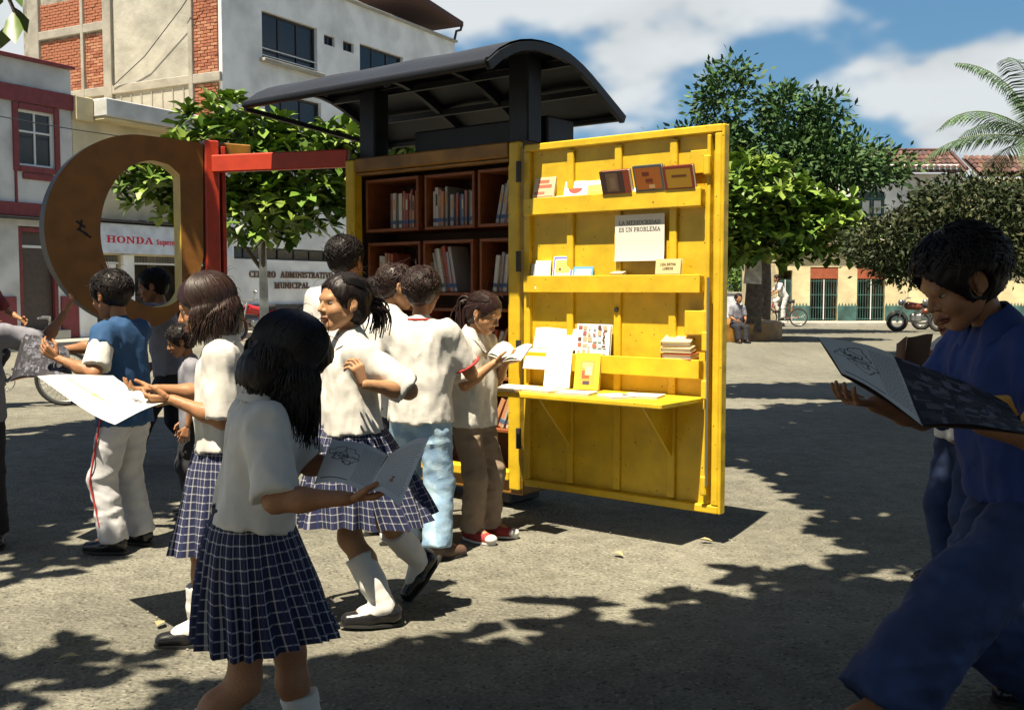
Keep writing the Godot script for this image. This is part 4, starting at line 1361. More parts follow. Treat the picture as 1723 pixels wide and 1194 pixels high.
# ---------------------------------------------------------------- ochre ring sculpture on its red post beside the kiosk
func ring_gate() -> void:
	var o := Vector3(-2.14, 0, -7.28)
	var tx := Vector3(0.82, 0, -0.57).normalized()      # towards the post
	var B := Basis(tx, Vector3.UP, tx.cross(Vector3.UP))
	var g := thing("ring_gate", "ochre letter shaped ring on a red post joined to the kiosk by red beam", "sculpture", o, B.get_euler().y)
	var outer := PackedVector2Array()
	var inner := PackedVector2Array()
	var n := 44
	for i in n + 1:
		var a := PI * 0.5 + PI * i / n
		outer.append(Vector2(-0.42 + 0.62 * cos(a), 1.705 + 0.645 * sin(a)))
	for i in 13:
		var a := PI * 1.5 + PI * 0.42 * i / 12.0
		outer.append(Vector2(-0.42 + 0.42 * cos(a), 1.705 + 0.645 * sin(a)))
	outer.append(Vector2(-0.0, 2.33))
	for i in n + 1:
		var a := PI * 0.5 + PI * i / n
		inner.append(Vector2(-0.335 + 0.36 * cos(a), 1.69 + 0.495 * sin(a)))
	inner.append_array([Vector2(-0.26, 1.205), Vector2(-0.205, 1.235), Vector2(-0.165, 1.30)])
	inner.append(Vector2(-0.165, 2.10))
	inner.append(Vector2(-0.24, 2.165))
	var rg := MB.new()
	var po := resample(outer, 120)
	var pi2 := resample(inner, 120)
	for z in [0.0, -0.16]:
		for i in 120:
			var j := (i + 1) % 120
			rg.quad(Vector3(po[i].x, po[i].y, z), Vector3(po[j].x, po[j].y, z), Vector3(pi2[j].x, pi2[j].y, z), Vector3(pi2[i].x, pi2[i].y, z), Vector3.BACK if z == 0.0 else Vector3.FORWARD)
	put("ring_face", rg, M.ring_shaded_yellow, g)
	for pr in [[po, 1.0], [pi2, -1.0]]:
		var rim := MB.new()
		var rows := [PackedVector3Array(), PackedVector3Array()]
		for i in 121:
			var p: Vector2 = pr[0][i % 120]
			rows[0].append(Vector3(p.x, p.y, 0)); rows[1].append(Vector3(p.x, p.y, -0.16))
		rim.sheet(rows, Vector2.ONE, true, pr[1] < 0.0)
		put("outer_rim" if pr[1] > 0.0 else "inner_rim", rim, M.roof_navy if pr[1] > 0.0 else M.yellow_paint, g)  # sky reflection on the outer rim is put in as navy colour
	var mk := MB.new()
	for st in [[-0.845, 1.76, -0.79, 1.72], [-0.84, 1.71, -0.775, 1.675], [-0.81, 1.77, -0.825, 1.70], [-0.80, 1.685, -0.755, 1.655]]:
		mk.bar(Vector3(st[0], st[1], 0.003), Vector3(st[2], st[3], 0.003), 0.014, 0.003, Vector3.BACK)
	put("paint_mark", mk, M.black_letter, g)
	var pb := MB.new()
	pb.box(Vector3(0.055, 1.175, -0.03), Vector3(0.10, 2.35, 0.10), 0.008)
	put("post", pb, M.red_paint, g)
	bx("post_fin", Vector3(0.155, 1.17, -0.06), Vector3(0.03, 2.30, 0.05), M.red_paint, g, 0.004)
	bx("post_shaded_side", Vector3(0.125, 1.17, -0.16), Vector3(0.12, 2.30, 0.10), M.inside_dark, g, 0.006)  # side face of the red post, its shade put in as a dark colour
	bx("head_block", Vector3(0.25, 2.30, -0.16), Vector3(0.26, 0.11, 0.14), M.ochre_and_shaded_yellow, g, 0.008)
	bx("base_plate", Vector3(0.07, 0.012, -0.06), Vector3(0.34, 0.024, 0.34), M.dark_iron, g, 0.004)
	var inv := g.transform.affine_inverse()
	var bm := MB.new()
	bm.bar(inv * Vector3(-2.08, 2.185, -7.30), inv * kw(-1.50, 2.20, -0.02), 0.06, 0.12, Vector3.UP, 0.008)
	put("beam", bm, M.red_paint, g)

func resample(p: PackedVector2Array, n: int) -> PackedVector2Array:
	# even by angle about the middle so that two outlines pair up
	var c := Vector2(-0.40, 1.70)
	var out := PackedVector2Array()
	for i in n:
		var a := TAU * i / n
		var d := Vector2(cos(a), sin(a))
		var best := 0.0
		for j in p.size():
			var q = Geometry2D.segment_intersects_segment(c, c + d * 5.0, p[j], p[(j + 1) % p.size()])
			if q != null: best = maxf(best, (q - c).length())
		out.append(c + d * best)
	return out
# ---------------------------------------------------------------- trees
# one broad leaf, folded along its rib: base at 0, tip along +z
func leaf_into(mb: MB, at: Vector3, B: Basis, l: float, w: float, c: Color) -> void:
	mb.col = c
	var fold := 0.16 * w
	var p := [Vector3(0, 0, 0), Vector3(-w * 0.32, fold, l * 0.35), Vector3(-w * 0.5, fold, l * 0.68), Vector3(0, -l * 0.06, l), Vector3(w * 0.5, fold, l * 0.68), Vector3(w * 0.32, fold, l * 0.35), Vector3(0, 0, l * 0.6)]
	var n := B.y
	var nl := (B * Vector3(0.35, 1, 0)).normalized()
	var nr := (B * Vector3(-0.35, 1, 0)).normalized()
	var i := mb.v.size()
	for k in 7:
		mb.vert(at + B * p[k], nl if k in [1, 2] else nr if k in [4, 5] else n)
	mb.face(i, i + 1, i + 6); mb.face(i + 1, i + 2, i + 6); mb.face(i + 2, i + 3, i + 6)
	mb.face(i, i + 6, i + 5); mb.face(i + 5, i + 6, i + 4); mb.face(i + 4, i + 6, i + 3)

func look(dir: Vector3, roll: float) -> Basis:
	var z := dir.normalized()
	var x := Vector3.UP.cross(z)
	if x.length() < 0.02: x = Vector3.RIGHT
	x = x.normalized()
	return Basis(x, z.cross(x), z) * Basis(Vector3.BACK, roll)

# crown of leaf rosettes inside lumpy blobs: blobs are [centre, radii]; returns the tips for limbs
func rosette_crown(tree: Node3D, blobs: Array, count: int, ll: float, cols: Array, sd: int, singles := 0, shell := 0.55, view := Vector3.ZERO) -> void:
	var r := RandomNumberGenerator.new()
	r.seed = sd
	var mb := MB.new()
	var tot := 0.0
	for b in blobs: tot += b[1].x * b[1].y * b[1].z
	var shapes := []
	for k in 4:
		var q := MB.new()
		leaf_into(q, Vector3.ZERO, Basis(), 1.0, [0.5, 0.56, 0.46, 0.6][k], cols[k % cols.size()])
		shapes.append(q.mesh())
	var one := []
	for b in blobs:
		var m := int(ceil(count * b[1].x * b[1].y * b[1].z / tot))
		for i in m:
			var d := Vector3(r.randfn(), r.randfn(), r.randfn()).normalized()
			var rad := lerpf(shell, 1.0, pow(r.randf(), 0.6))
			var c: Vector3 = b[0] + d * b[1] * rad
			var up := (d * 0.7 + Vector3(0, 0.75, 0) + Vector3(r.randfn(), r.randfn(), r.randfn()) * 0.25).normalized()
			var fr := look(up, r.randf() * TAU)
			var n := r.randi_range(6, 9)
			var shade: Color = cols[r.randi() % cols.size()]
			for k in n:
				var a := TAU * k / n + r.randf() * 0.5
				var tilt := r.randf_range(0.55, 1.5)
				var dir := fr * Vector3(cos(a) * sin(tilt), sin(a) * sin(tilt), cos(tilt))
				dir.y -= 0.18
				var l := ll * r.randf_range(0.5, 1.25)
				var v := r.randf_range(0.8, 1.2)
				var cc := Color(shade.r * v, shade.g * v, shade.b * v)
				var bb := look(dir, 0.0)
				# keep the upper side towards the rosette's own axis
				if bb.y.dot(up) < 0.0: bb = bb * Basis(Vector3.BACK, PI)
				bb = bb * Basis(Vector3.BACK, r.randf_range(-0.5, 0.5))
				if one.size() < singles and rad > 0.9 and d.dot(view) > 0.3:
					one.append(1)
					var o := put("leaf", shapes[r.randi() % 4], M.leaf, tree)
					o.transform = Transform3D(bb.scaled(Vector3.ONE * l), c)
					o.basis = bb * Basis().scaled(Vector3(l, l, l))
				else:
					leaf_into(mb, c, bb, l, l * r.randf_range(0.44, 0.6), cc)
	var cr := put("crown", mb, M.leaf, tree)
	cr.set_meta("kind", "stuff")

# fine foliage: many small leaves gathered in clumps
func fine_crown(tree: Node3D, blobs: Array, count: int, ll: float, cols: Array, sd: int, clump := 0.45, droop := 0.0) -> void:
	var r := RandomNumberGenerator.new()
	r.seed = sd
	var mb := MB.new()
	var tot := 0.0
	for b in blobs: tot += pow(b[1].x * b[1].y * b[1].z, 0.667)
	for b in blobs:
		var m := int(ceil(count / 42.0 * pow(b[1].x * b[1].y * b[1].z, 0.667) / tot))
		for i in m:
			var d := Vector3(r.randfn(), r.randfn(), r.randfn()).normalized()
			var c: Vector3 = b[0] + d * b[1] * lerpf(0.5, 1.0, pow(r.randf(), 0.5))
			var shade: Color = cols[r.randi() % cols.size()]
			var sc := clump * r.randf_range(0.6, 1.25)
			for k in 42:
				var q := Vector3(r.randfn(), r.randfn() * 0.75, r.randfn()) * 0.42 * sc
				var dir := (q + d * 0.2 + Vector3(r.randfn(), r.randfn() - droop, r.randfn()) * 0.25)
				var v := r.randf_range(0.75, 1.25)
				mb.col = Color(shade.r * v, shade.g * v, shade.b * v)
				var bb := look(dir, r.randf() * TAU)
				var l := ll * r.randf_range(0.7, 1.3)
				var w := l * 0.42
				var i0 := mb.v.size()
				var nn := bb.y
				mb.vert(c + q, nn); mb.vert(c + q + bb * Vector3(-w * 0.5, 0, l * 0.5), nn); mb.vert(c + q + bb * Vector3(0, -l * 0.1, l), nn); mb.vert(c + q + bb * Vector3(w * 0.5, 0, l * 0.5), nn)
				mb.face(i0, i0 + 2, i0 + 3); mb.face(i0, i0 + 1, i0 + 2)
	var cr := put("crown", mb, M.small_leaf, tree)
	cr.set_meta("kind", "stuff")

func trunk_and_limbs(tree: Node3D, h: float, r0: float, ends: Array, lean_ := Vector3.ZERO, white := 0.0) -> void:
	var mb := MB.new()
	var top := Vector3(0, h, 0) + lean_
	var pts := []
	var rad := []
	for i in 9:
		var f := i / 8.0
		pts.append(Vector3(0, -0.05, 0).lerp(top, f) + Vector3(sin(f * 4.0) * r0 * 0.4, 0, cos(f * 3.0) * r0 * 0.3 - r0 * 0.3))
		rad.append(r0 * (1.25 - 0.5 * f) if i else r0 * 1.5)
	mb.tube(pts, rad, 10)
	var tk := put("trunk", mb, M.bark, tree)
	if white > 0.0:
		var wm := MB.new()
		var p2 := []
		var rr := []
		for i in 6:
			var f := i / 5.0 * white
			p2.append(Vector3(0, -0.05, 0).lerp(top, f) + Vector3(sin(f * 4.0) * r0 * 0.4, 0, cos(f * 3.0) * r0 * 0.3 - r0 * 0.3))
			rr.append((r0 * (1.25 - 0.5 * f) if i else r0 * 1.45) + 0.004)
		wm.tube(p2, rr, 10)
		put("limewash", wm, M.limewash, tk)
	for e in ends:
		var lm := MB.new()
		var a: Vector3 = pts[5 + (ends.find(e) % 4)]
		var mid: Vector3 = a.lerp(e, 0.5) + Vector3(0, 0.12 * (e - a).length(), 0)
		lm.tube([a, a.lerp(mid, 0.6) + Vector3(0, 0.03, 0), mid, mid.lerp(e, 0.6), e], [r0 * 0.55, r0 * 0.45, r0 * 0.36, r0 * 0.24, r0 * 0.1], 7)
		put("limb", lm, M.bark, tree)

func trees() -> void:
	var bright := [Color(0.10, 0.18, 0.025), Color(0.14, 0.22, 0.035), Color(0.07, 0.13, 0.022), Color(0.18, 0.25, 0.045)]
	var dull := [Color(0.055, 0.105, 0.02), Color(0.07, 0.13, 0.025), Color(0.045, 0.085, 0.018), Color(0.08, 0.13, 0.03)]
	# young broad-leaf tree between the red beam and the offices
	var t := thing("broadleaf_tree", "young broad leaved tree with white painted trunk behind the red beam", "tree", Vector3(-3.12, 0, -13.0))
	trunk_and_limbs(t, 2.5, 0.05, [Vector3(-1.2, 2.7, 0.1), Vector3(0.4, 3.2, 0.0), Vector3(1.2, 2.7, 0.2), Vector3(-0.4, 3.2, -0.4), Vector3(0.2, 2.6, 0.6)], Vector3(0, 0, 0), 0.86)
	rosette_crown(t, [[Vector3(-0.35, 2.95, 0), Vector3(0.85, 0.72, 0.8)], [Vector3(-1.05, 2.62, 0.1), Vector3(0.65, 0.45, 0.6)], [Vector3(0.55, 2.75, 0.05), Vector3(0.8, 0.62, 0.7)], [Vector3(1.35, 3.05, -0.1), Vector3(0.7, 0.42, 0.6)], [Vector3(-1.45, 2.75, 0.0), Vector3(0.45, 0.32, 0.4)], [Vector3(0.25, 2.25, 0.3), Vector3(0.75, 0.4, 0.5)], [Vector3(1.95, 3.2, -0.2), Vector3(0.4, 0.3, 0.4)]], 760, 0.21, bright, 5, 290, 0.45, Vector3(0.2, 0.1, 1.0))
	# broad-leaf tree on the round planter
	t = thing("broadleaf_tree", "broad leaved tree with half white trunk growing from the planter", "tree", Vector3(6.1, 0.3, -26.6))
	trunk_and_limbs(t, 2.7, 0.20, [Vector3(-1.4, 3.0, 0.1), Vector3(1.4, 2.8, 0.3), Vector3(0.4, 3.7, 0.0), Vector3(-0.6, 3.8, -0.4)], Vector3(0.05, 0, 0))
	bx_ring(t, 1.15, 1.75, 0.232, M.limewash)
	rosette_crown(t, [[Vector3(-0.3, 3.2, 0), Vector3(2.0, 1.15, 1.7)], [Vector3(1.3, 2.65, 0.2), Vector3(1.3, 0.8, 1.2)], [Vector3(-1.3, 2.7, 0.2), Vector3(1.2, 0.8, 1.1)], [Vector3(0.2, 2.2, 0.4), Vector3(1.6, 0.55, 1.1)], [Vector3(2.3, 2.2, 0.1), Vector3(0.9, 0.5, 0.8)], [Vector3(1.9, 2.9, 0.1), Vector3(1.0, 0.6, 0.8)]], 1000, 0.34, bright, 15, 0, 0.4)
	# tall dark tree behind it
	t = thing("dark_tree", "tall dark green tree with loose pointed top behind the planter tree", "tree", Vector3(7.4, 0, -31.0))
	trunk_and_limbs(t, 4.2, 0.22, [Vector3(-2.0, 6.2, 0), Vector3(0.2, 6.6, 0.3), Vector3(1.7, 6.0, 0), Vector3(2.6, 5.2, 0.2), Vector3(-0.6, 5.6, 0.6), Vector3(1.2, 5.0, 0.5)])
	var dg := [Color(0.033, 0.078, 0.022), Color(0.042, 0.095, 0.026), Color(0.026, 0.062, 0.019), Color(0.06, 0.115, 0.03)]
	fine_crown(t, [[Vector3(-1.05, 6.7, 0), Vector3(0.75, 1.2, 0.8)], [Vector3(0.75, 6.3, 0.2), Vector3(0.8, 0.9, 0.8)], [Vector3(1.75, 6.2, 0), Vector3(0.6, 0.8, 0.6)], [Vector3(0.5, 5.0, 0), Vector3(2.2, 1.2, 1.6)], [Vector3(2.2, 4.95, 0.2), Vector3(1.5, 0.7, 1.1)], [Vector3(-1.8, 5.4, 0), Vector3(1.2, 0.6, 1.0)], [Vector3(3.2, 4.8, 0.2), Vector3(1.0, 0.4, 0.8)], [Vector3(0.2, 3.7, 0.3), Vector3(1.7, 0.8, 1.2)]], 16000, 0.23, dg, 8, 0.6, 0.25)
	# clipped dark tree at the right
	t = thing("clipped_tree", "clipped olive brown tree with flat dense crown at the right", "tree", Vector3(8.75, 0, -20.5))
	trunk_and_limbs(t, 2.0, 0.15, [Vector3(-1.6, 2.5, 0), Vector3(1.4, 2.6, 0.2), Vector3(0.2, 2.9, 0.3), Vector3(-0.5, 2.5, -0.4)])
	var ob := [Color(0.028, 0.044, 0.014), Color(0.024, 0.037, 0.012), Color(0.046, 0.052, 0.017), Color(0.02, 0.033, 0.010)]
	fine_crown(t, [[Vector3(0.5, 2.8, 0), Vector3(1.5, 0.7, 1.3)], [Vector3(2.0, 2.85, 0.2), Vector3(1.4, 0.65, 1.3)], [Vector3(-1.2, 2.25, 0.1), Vector3(0.9, 0.55, 0.9)], [Vector3(0.5, 2.15, 0.3), Vector3(1.9, 0.55, 1.2)], [Vector3(-0.9, 1.8, 0.2), Vector3(0.7, 0.3, 0.7)]], 34000, 0.12, ob, 18, 0.36)
	# distant trees beyond the low wall
	for q in [[4.9, -52.0, 1.0, "rounded distant green tree left of the low pale wall"], [9.2, -54.0, 1.15, "rounded distant green tree right behind the low pale wall"]]:
		t = thing("distant_tree", q[3], "tree", Vector3(q[0] + 2.4, 0, q[1]))
		trunk_and_limbs(t, 2.0, 0.16, [Vector3(-0.8, 3.0, 0), Vector3(0.9, 3.0, 0.2)])
		fine_crown(t, [[Vector3(0, 2.9 * q[2], 0), Vector3(2.1, 1.6, 1.6) * q[2]], [Vector3(-1.0, 1.7, 0.2), Vector3(1.5, 0.9, 1.2)], [Vector3(1.0, 1.6, 0.2), Vector3(1.4, 0.9, 1.2)]], 4200, 0.26, bright, 30 + int(q[0]), 0.7)
	# palm at the right edge
	t = thing("palm_tree", "feather palm with arching fronds at the top right", "palm", Vector3(14.1, -0.3, -28.0))
	var tk := MB.new()
	tk.tube([Vector3(0.2, -0.1, 0), Vector3(0.12, 2.0, 0), Vector3(0, 4.2, 0), Vector3(0, 5.6, 0)], [0.26, 0.19, 0.16, 0.15], 10)
	put("trunk", tk, M.bark, t)
	var r := RandomNumberGenerator.new()
	r.seed = 6
	for i in 15:
		var az := TAU * i / 15.0 + r.randf_range(-0.15, 0.15)
		var el = [1.15, 0.65, 0.15][i % 3] + r.randf_range(-0.12, 0.12)
		palm_frond(t, Vector3(0, 5.6, 0), az, el, r.randf_range(2.8, 3.4), r)
	# trees overhead whose shade lies on the square: their crowns stand above the picture
	var c := thing("shade_tree", "broad leaved shade tree whose twig hangs into the top left corner", "tree", Vector3(-6.3, 0, -5.6))
	trunk_and_limbs(c, 3.6, 0.16, [Vector3(2.6, 4.6, 0.4), Vector3(1.2, 5.2, -2.0), Vector3(3.3, 4.4, -1.2), Vector3(1.0, 5.0, 2.0), Vector3(2.2, 4.6, 1.8), Vector3(-1.4, 4.8, 0.2)])
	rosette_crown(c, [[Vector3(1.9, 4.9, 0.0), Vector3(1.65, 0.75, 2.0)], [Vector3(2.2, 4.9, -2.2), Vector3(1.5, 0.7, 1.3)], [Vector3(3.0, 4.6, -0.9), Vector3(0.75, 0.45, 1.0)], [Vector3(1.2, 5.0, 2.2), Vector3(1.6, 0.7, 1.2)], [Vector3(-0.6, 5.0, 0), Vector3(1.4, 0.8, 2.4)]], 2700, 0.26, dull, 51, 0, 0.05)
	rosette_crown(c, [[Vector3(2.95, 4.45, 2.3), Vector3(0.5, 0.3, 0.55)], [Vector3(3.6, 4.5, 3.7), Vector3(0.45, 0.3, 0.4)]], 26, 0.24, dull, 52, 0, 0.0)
	var tw := MB.new()
	tw.tube([Vector3(2.6, 4.4, 0.6), Vector3(3.3, 3.7, 0.62), Vector3(3.80, 3.0, 0.62), Vector3(3.97, 2.60, 0.62)], [0.03, 0.02, 0.014, 0.008], 6)
	put("twig", tw, M.bark, c)
	r.seed = 3
	for i in 13:
		var f := lerpf(0.1, 1.0, i / 12.0)
		var p := Vector3(3.74, 3.10, 0.62).lerp(Vector3(3.97, 2.58, 0.62), f)
		var a := i * 2.4
		var dir := Vector3(cos(a), -0.75 + r.randf_range(-0.4, 0.5), sin(a) * 0.6)
		var lm := MB.new()
		leaf_into(lm, Vector3.ZERO, Basis(), 1.0, 0.5, dull[i % 4])
		var l := r.randf_range(0.13, 0.19)
		var o := put("leaf", lm, M.leaf, c)
		o.transform = Transform3D(look(dir, r.randf_range(-0.6, 0.6)) * Basis().scaled(Vector3(l, l, l)), p)
	c = thing("shade_tree", "broad leaved shade tree standing behind the photographer", "tree", Vector3(2.9, 0, 2.2))
	trunk_and_limbs(c, 3.6, 0.17, [Vector3(-2.9, 4.6, -3.6), Vector3(-3.2, 4.6, -1.8), Vector3(-1.5, 4.7, -4.2), Vector3(-0.3, 4.8, -4.4), Vector3(-1.6, 4.9, 0.3)])
	rosette_crown(c, [[Vector3(-4.25, 4.75, -3.2), Vector3(0.95, 0.8, 0.95)], [Vector3(-3.1, 4.6, -3.7), Vector3(1.3, 0.55, 1.2)], [Vector3(-1.7, 4.7, -4.4), Vector3(1.4, 0.55, 1.3)], [Vector3(-0.3, 4.8, -4.8), Vector3(1.5, 0.55, 1.4)], [Vector3(-1.0, 4.8, -6.1), Vector3(1.1, 0.5, 0.95)], [Vector3(0.4, 2.5, -0.2), Vector3(2.2, 1.1, 1.3)], [Vector3(-5.6, 3.0, -0.4), Vector3(2.0, 1.2, 1.0)], [Vector3(-3.4, 4.7, -2.0), Vector3(1.25, 0.55, 1.2)], [Vector3(-1.7, 4.9, -1.9), Vector3(1.8, 0.6, 1.5)], [Vector3(0.1, 4.9, -2.5), Vector3(1.6, 0.6, 1.5)], [Vector3(-1.5, 5.0, 0.3), Vector3(2.8, 0.7, 1.6)]], 5600, 0.27, dull, 61, 0, 0.05)  # the two low blobs are added out of view to block sky light
	c = thing("shade_tree", "broad leaved shade tree standing just beyond the right edge", "tree", Vector3(6.9, 0, -7.5))
	trunk_and_limbs(c, 4.4, 0.20, [Vector3(-3.2, 5.7, 0.8), Vector3(-3.5, 6.2, -2.2), Vector3(-1.0, 6.0, 3.0), Vector3(1.5, 6.0, -0.4), Vector3(-1.5, 6.5, -3.6)])
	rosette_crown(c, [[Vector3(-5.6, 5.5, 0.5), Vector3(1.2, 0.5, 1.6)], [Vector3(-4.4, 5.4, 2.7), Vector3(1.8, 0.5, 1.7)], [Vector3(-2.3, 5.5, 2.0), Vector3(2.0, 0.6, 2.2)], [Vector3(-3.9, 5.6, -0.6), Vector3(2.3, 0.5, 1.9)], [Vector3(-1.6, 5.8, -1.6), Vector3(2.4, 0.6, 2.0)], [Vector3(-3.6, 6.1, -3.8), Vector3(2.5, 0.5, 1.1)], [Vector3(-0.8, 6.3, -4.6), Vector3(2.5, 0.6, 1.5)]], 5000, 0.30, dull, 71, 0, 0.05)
	# unseen trees added behind the camera to block low sky and deepen the shade
	for q in [[-7.5, 8.0, 81, "large round tree added unseen behind the photographer at the left"], [0.5, 10.5, 82, "large round tree added unseen right behind the photographer"], [8.0, 6.0, 83, "large round tree added unseen behind the photographer at the right"]]:
		c = thing("sky_block_tree", q[3], "tree", Vector3(q[0], 0, q[1]))
		trunk_and_limbs(c, 3.2, 0.24, [Vector3(-1.6, 5.0, 0), Vector3(1.5, 5.2, 0.4), Vector3(0.2, 5.6, -0.8), Vector3(0, 5.2, 1.2)])
		rosette_crown(c, [[Vector3(0, 4.6, 0), Vector3(3.9, 2.6, 2.6)], [Vector3(-2.0, 3.2, 0), Vector3(2.2, 1.6, 1.8)], [Vector3(2.0, 3.2, 0), Vector3(2.2, 1.6, 1.8)]], 900, 0.5, dull, q[2], 0, 0.5)
	# planter of painted concrete round the trunk
	var pl := thing("round_planter", "low ochre concrete planter wall round the far tree", "planter", Vector3(4.6, 0, -28.6))
	var pw := MB.new()
	var ring := []
	for y in [[0.0, 2.75], [0.42, 2.75], [0.45, 2.72], [0.45, 2.45], [0.1, 2.42]]:
		var row := PackedVector3Array()
		for i in 49:
			var a := -TAU * i / 48.0
			row.append(Vector3(cos(a) * y[1], y[0], sin(a) * y[1]))
		ring.append(row)
	pw.sheet(ring, Vector2.ONE, true)
	put("planter_wall", pw, M.ochre_and_shaded_yellow, pl)
	var so := MB.new()
	so.tube([Vector3(0, 0.02, 0), Vector3(0, 0.32, 0)], 2.44, 32)
	put("soil", so, M.bark, pl)

func bx_ring(tree: Node3D, y0: float, y1: float, r: float, mat: Material) -> void:
	var mb := MB.new()
	mb.tube([Vector3(0.04, y0, 0), Vector3(0.06, (y0 + y1) * 0.5, 0), Vector3(0.04, y1, 0)], [r, r * 0.96, r * 0.92], 12, false)
	put("trunk_paint", mb, mat, tree)

func palm_frond(t: Node3D, o: Vector3, az: float, el: float, l: float, r: RandomNumberGenerator) -> void:
	var mb := MB.new()
	var h := Vector3(cos(az), 0, sin(az))
	var pts := []
	var rad := []
	for i in 12:
		var f := i / 11.0
		var an := el - f * f * (1.25 + 0.3 * sin(az * 3.0))
		var p: Vector3 = o if i == 0 else pts[i - 1] + (h * cos(an) + Vector3.UP * sin(an)) * (l / 11.0)
		pts.append(p); rad.append(0.028 * (1.0 - 0.85 * f))
	mb.col = Color(0.11, 0.15, 0.05)
	mb.tube(pts, rad, 5)
	var side := h.cross(Vector3.UP)
	for i in 46:
		var f := 0.10 + 0.9 * i / 45.0
		var q := f * 11.0
		var j := mini(int(q), 10)
		var p: Vector3 = pts[j].lerp(pts[j + 1], q - j)
		var dir: Vector3 = (pts[j + 1] - pts[j]).normalized()
		var ll := 0.62 * sin(PI * clampf(0.12 + f * 0.83, 0, 1)) + 0.1
		for s in [-1.0, 1.0]:
			var v := r.randf_range(0.7, 1.25)
			mb.col = Color(0.055 * v, 0.10 * v, 0.045 * v)
			var d: Vector3 = (side * s * 0.9 + dir * 0.55 + Vector3(0, -0.30 - 0.25 * r.randf(), 0)).normalized()
			var e := p + d * ll * 0.55
			var tip := e + (d + Vector3(0, -0.55, 0)).normalized() * ll * 0.45
			var wv := dir * 0.022
			var i0 := mb.v.size()
			var n = dir.cross(d).normalized()
			mb.vert(p - wv * 0.5, n); mb.vert(p + wv * 0.5, n); mb.vert(e + wv, n); mb.vert(e - wv, n); mb.vert(tip, n)
			mb.face(i0, i0 + 1, i0 + 2); mb.face(i0, i0 + 2, i0 + 3); mb.face(i0 + 3, i0 + 2, i0 + 4)
	put("frond", mb, M.small_leaf, t)

func litter() -> void:
	var r := RandomNumberGenerator.new()
	r.seed = 19
	for q in [[-1.38, -4.05, "pale dry leaf lying on sunlit asphalt left of the walking girls"], [-1.62, -3.62, "small curled leaf near the bottom left"], [0.55, -5.05, "small dry leaf on the sunlit patch before the kiosk"], [1.05, -5.35, "small dry leaf near the shadow of the kiosk door"], [2.55, -9.8, "pale leaf scrap on the square right of the kiosk"], [-2.2, -4.3, "brown leaf in the shade below the vest boy"]]:
		var mb := MB.new()
		leaf_into(mb, Vector3.ZERO, Basis(), 0.075, 0.04, Color(0.36, 0.29, 0.15))
		var o := put("fallen_leaf", mb, M.small_leaf)
		o.transform = Transform3D(Basis(Vector3.UP, r.randf() * TAU) * Basis(Vector3.RIGHT, -0.12), Vector3(q[0], 0.008, q[1]))
		tag(o, q[2], "leaf", "fallen leaves on the square")
	# crumbs, grit and leaf bits strewn over the asphalt
	var grit := MB.new()
	for i in 1500:
		var z := -2.4 - pow(r.randf(), 1.6) * 9.0
		var x := r.randf_range(-0.55, 0.55) * absf(z)
		var s := r.randf_range(0.002, 0.006)
		var v := r.randf_range(0.08, 0.3)
		grit.col = Color(v, v * 0.93, v * 0.78)
		grit.box(Vector3(x, s * 0.25, z), Vector3(s * r.randf_range(0.8, 2.2), s * 0.7, s * 1.2), s * 0.25, Basis(Vector3.UP, r.randf() * TAU))
	var go := put("grit", grit, M.small_leaf)
	go.set_meta("kind", "stuff")
	tag(go, "pale grit and leaf crumbs strewn over the asphalt", "grit")
# ---------------------------------------------------------------- people
# Own axes of a figure: y up, z the way it faces, x to its left. Points given as "w" are in the scene and turned into own axes.
func ik(a: Vector3, t: Vector3, l1: float, l2: float, pole: Vector3) -> Array: # joint between a and t, and the end actually reached
	var d := t - a
	var l := clampf(d.length(), absf(l1 - l2) + 0.01, l1 + l2 - 0.004)
	var u := d.normalized()
	var x := (l1 * l1 - l2 * l2 + l * l) / (2.0 * l)
	var h := sqrt(maxf(l1 * l1 - x * x, 0.0))
	var p := (pole - u * pole.dot(u)).normalized()
	return [a + u * x + p * h, a + u * l]

func hand_into(s: Soft, w: Vector3, fd: Vector3, pn: Vector3, left: bool, L: float, curl: float) -> void:
	fd = fd.normalized()
	pn = (pn - fd * pn.dot(fd)).normalized()
	var t := pn.cross(fd) if left else fd.cross(pn)
	for o in [0.14, 0.05, -0.05, -0.13]:
		s.cap(w + t * o * L * 0.6 + fd * 0.06 * L, w + fd * 0.44 * L + t * o * L * 1.1, 0.07 * L, 0.068 * L)
	var offs := [0.165, 0.056, -0.054, -0.16]
	var lens := [0.42, 0.46, 0.43, 0.34]
	for f in 4:
		var p: Vector3 = w + fd * (0.44 + [0.0, 0.02, 0.0, -0.04][f]) * L + t * offs[f] * L
		var a := 0.0
		for sgm in 3:
			a += curl * [0.75, 1.0, 0.65][sgm] * (1.0 + 0.07 * f)
			var d := fd * cos(a) + pn * sin(a) + t * (0.12 - 0.08 * f)
			var q: Vector3 = p + d.normalized() * lens[f] * L * [0.45, 0.31, 0.24][sgm]
			s.cap(p, q, L * (0.046 - 0.004 * sgm), L * (0.042 - 0.004 * sgm))
			p = q
	var b := w + fd * 0.13 * L + t * 0.15 * L + pn * 0.03 * L
	var d1 := (fd * 0.72 + t * 0.62 + pn * (0.2 + curl * 0.4)).normalized()
	var m := b + d1 * 0.25 * L
	var d2 := (fd * 0.9 + t * 0.1 + pn * (0.15 + curl * 0.6)).normalized()
	s.cap(b, m, 0.075 * L, 0.058 * L); s.cap(m, m + d2 * 0.2 * L, 0.056 * L, 0.045 * L)

func soft(k: float, amp := 0.0, fr := Vector3.ONE) -> Soft:
	var s := Soft.new()
	s.k = k
	s.amp = amp
	s.fr = fr
	s.noise = N1
	return s

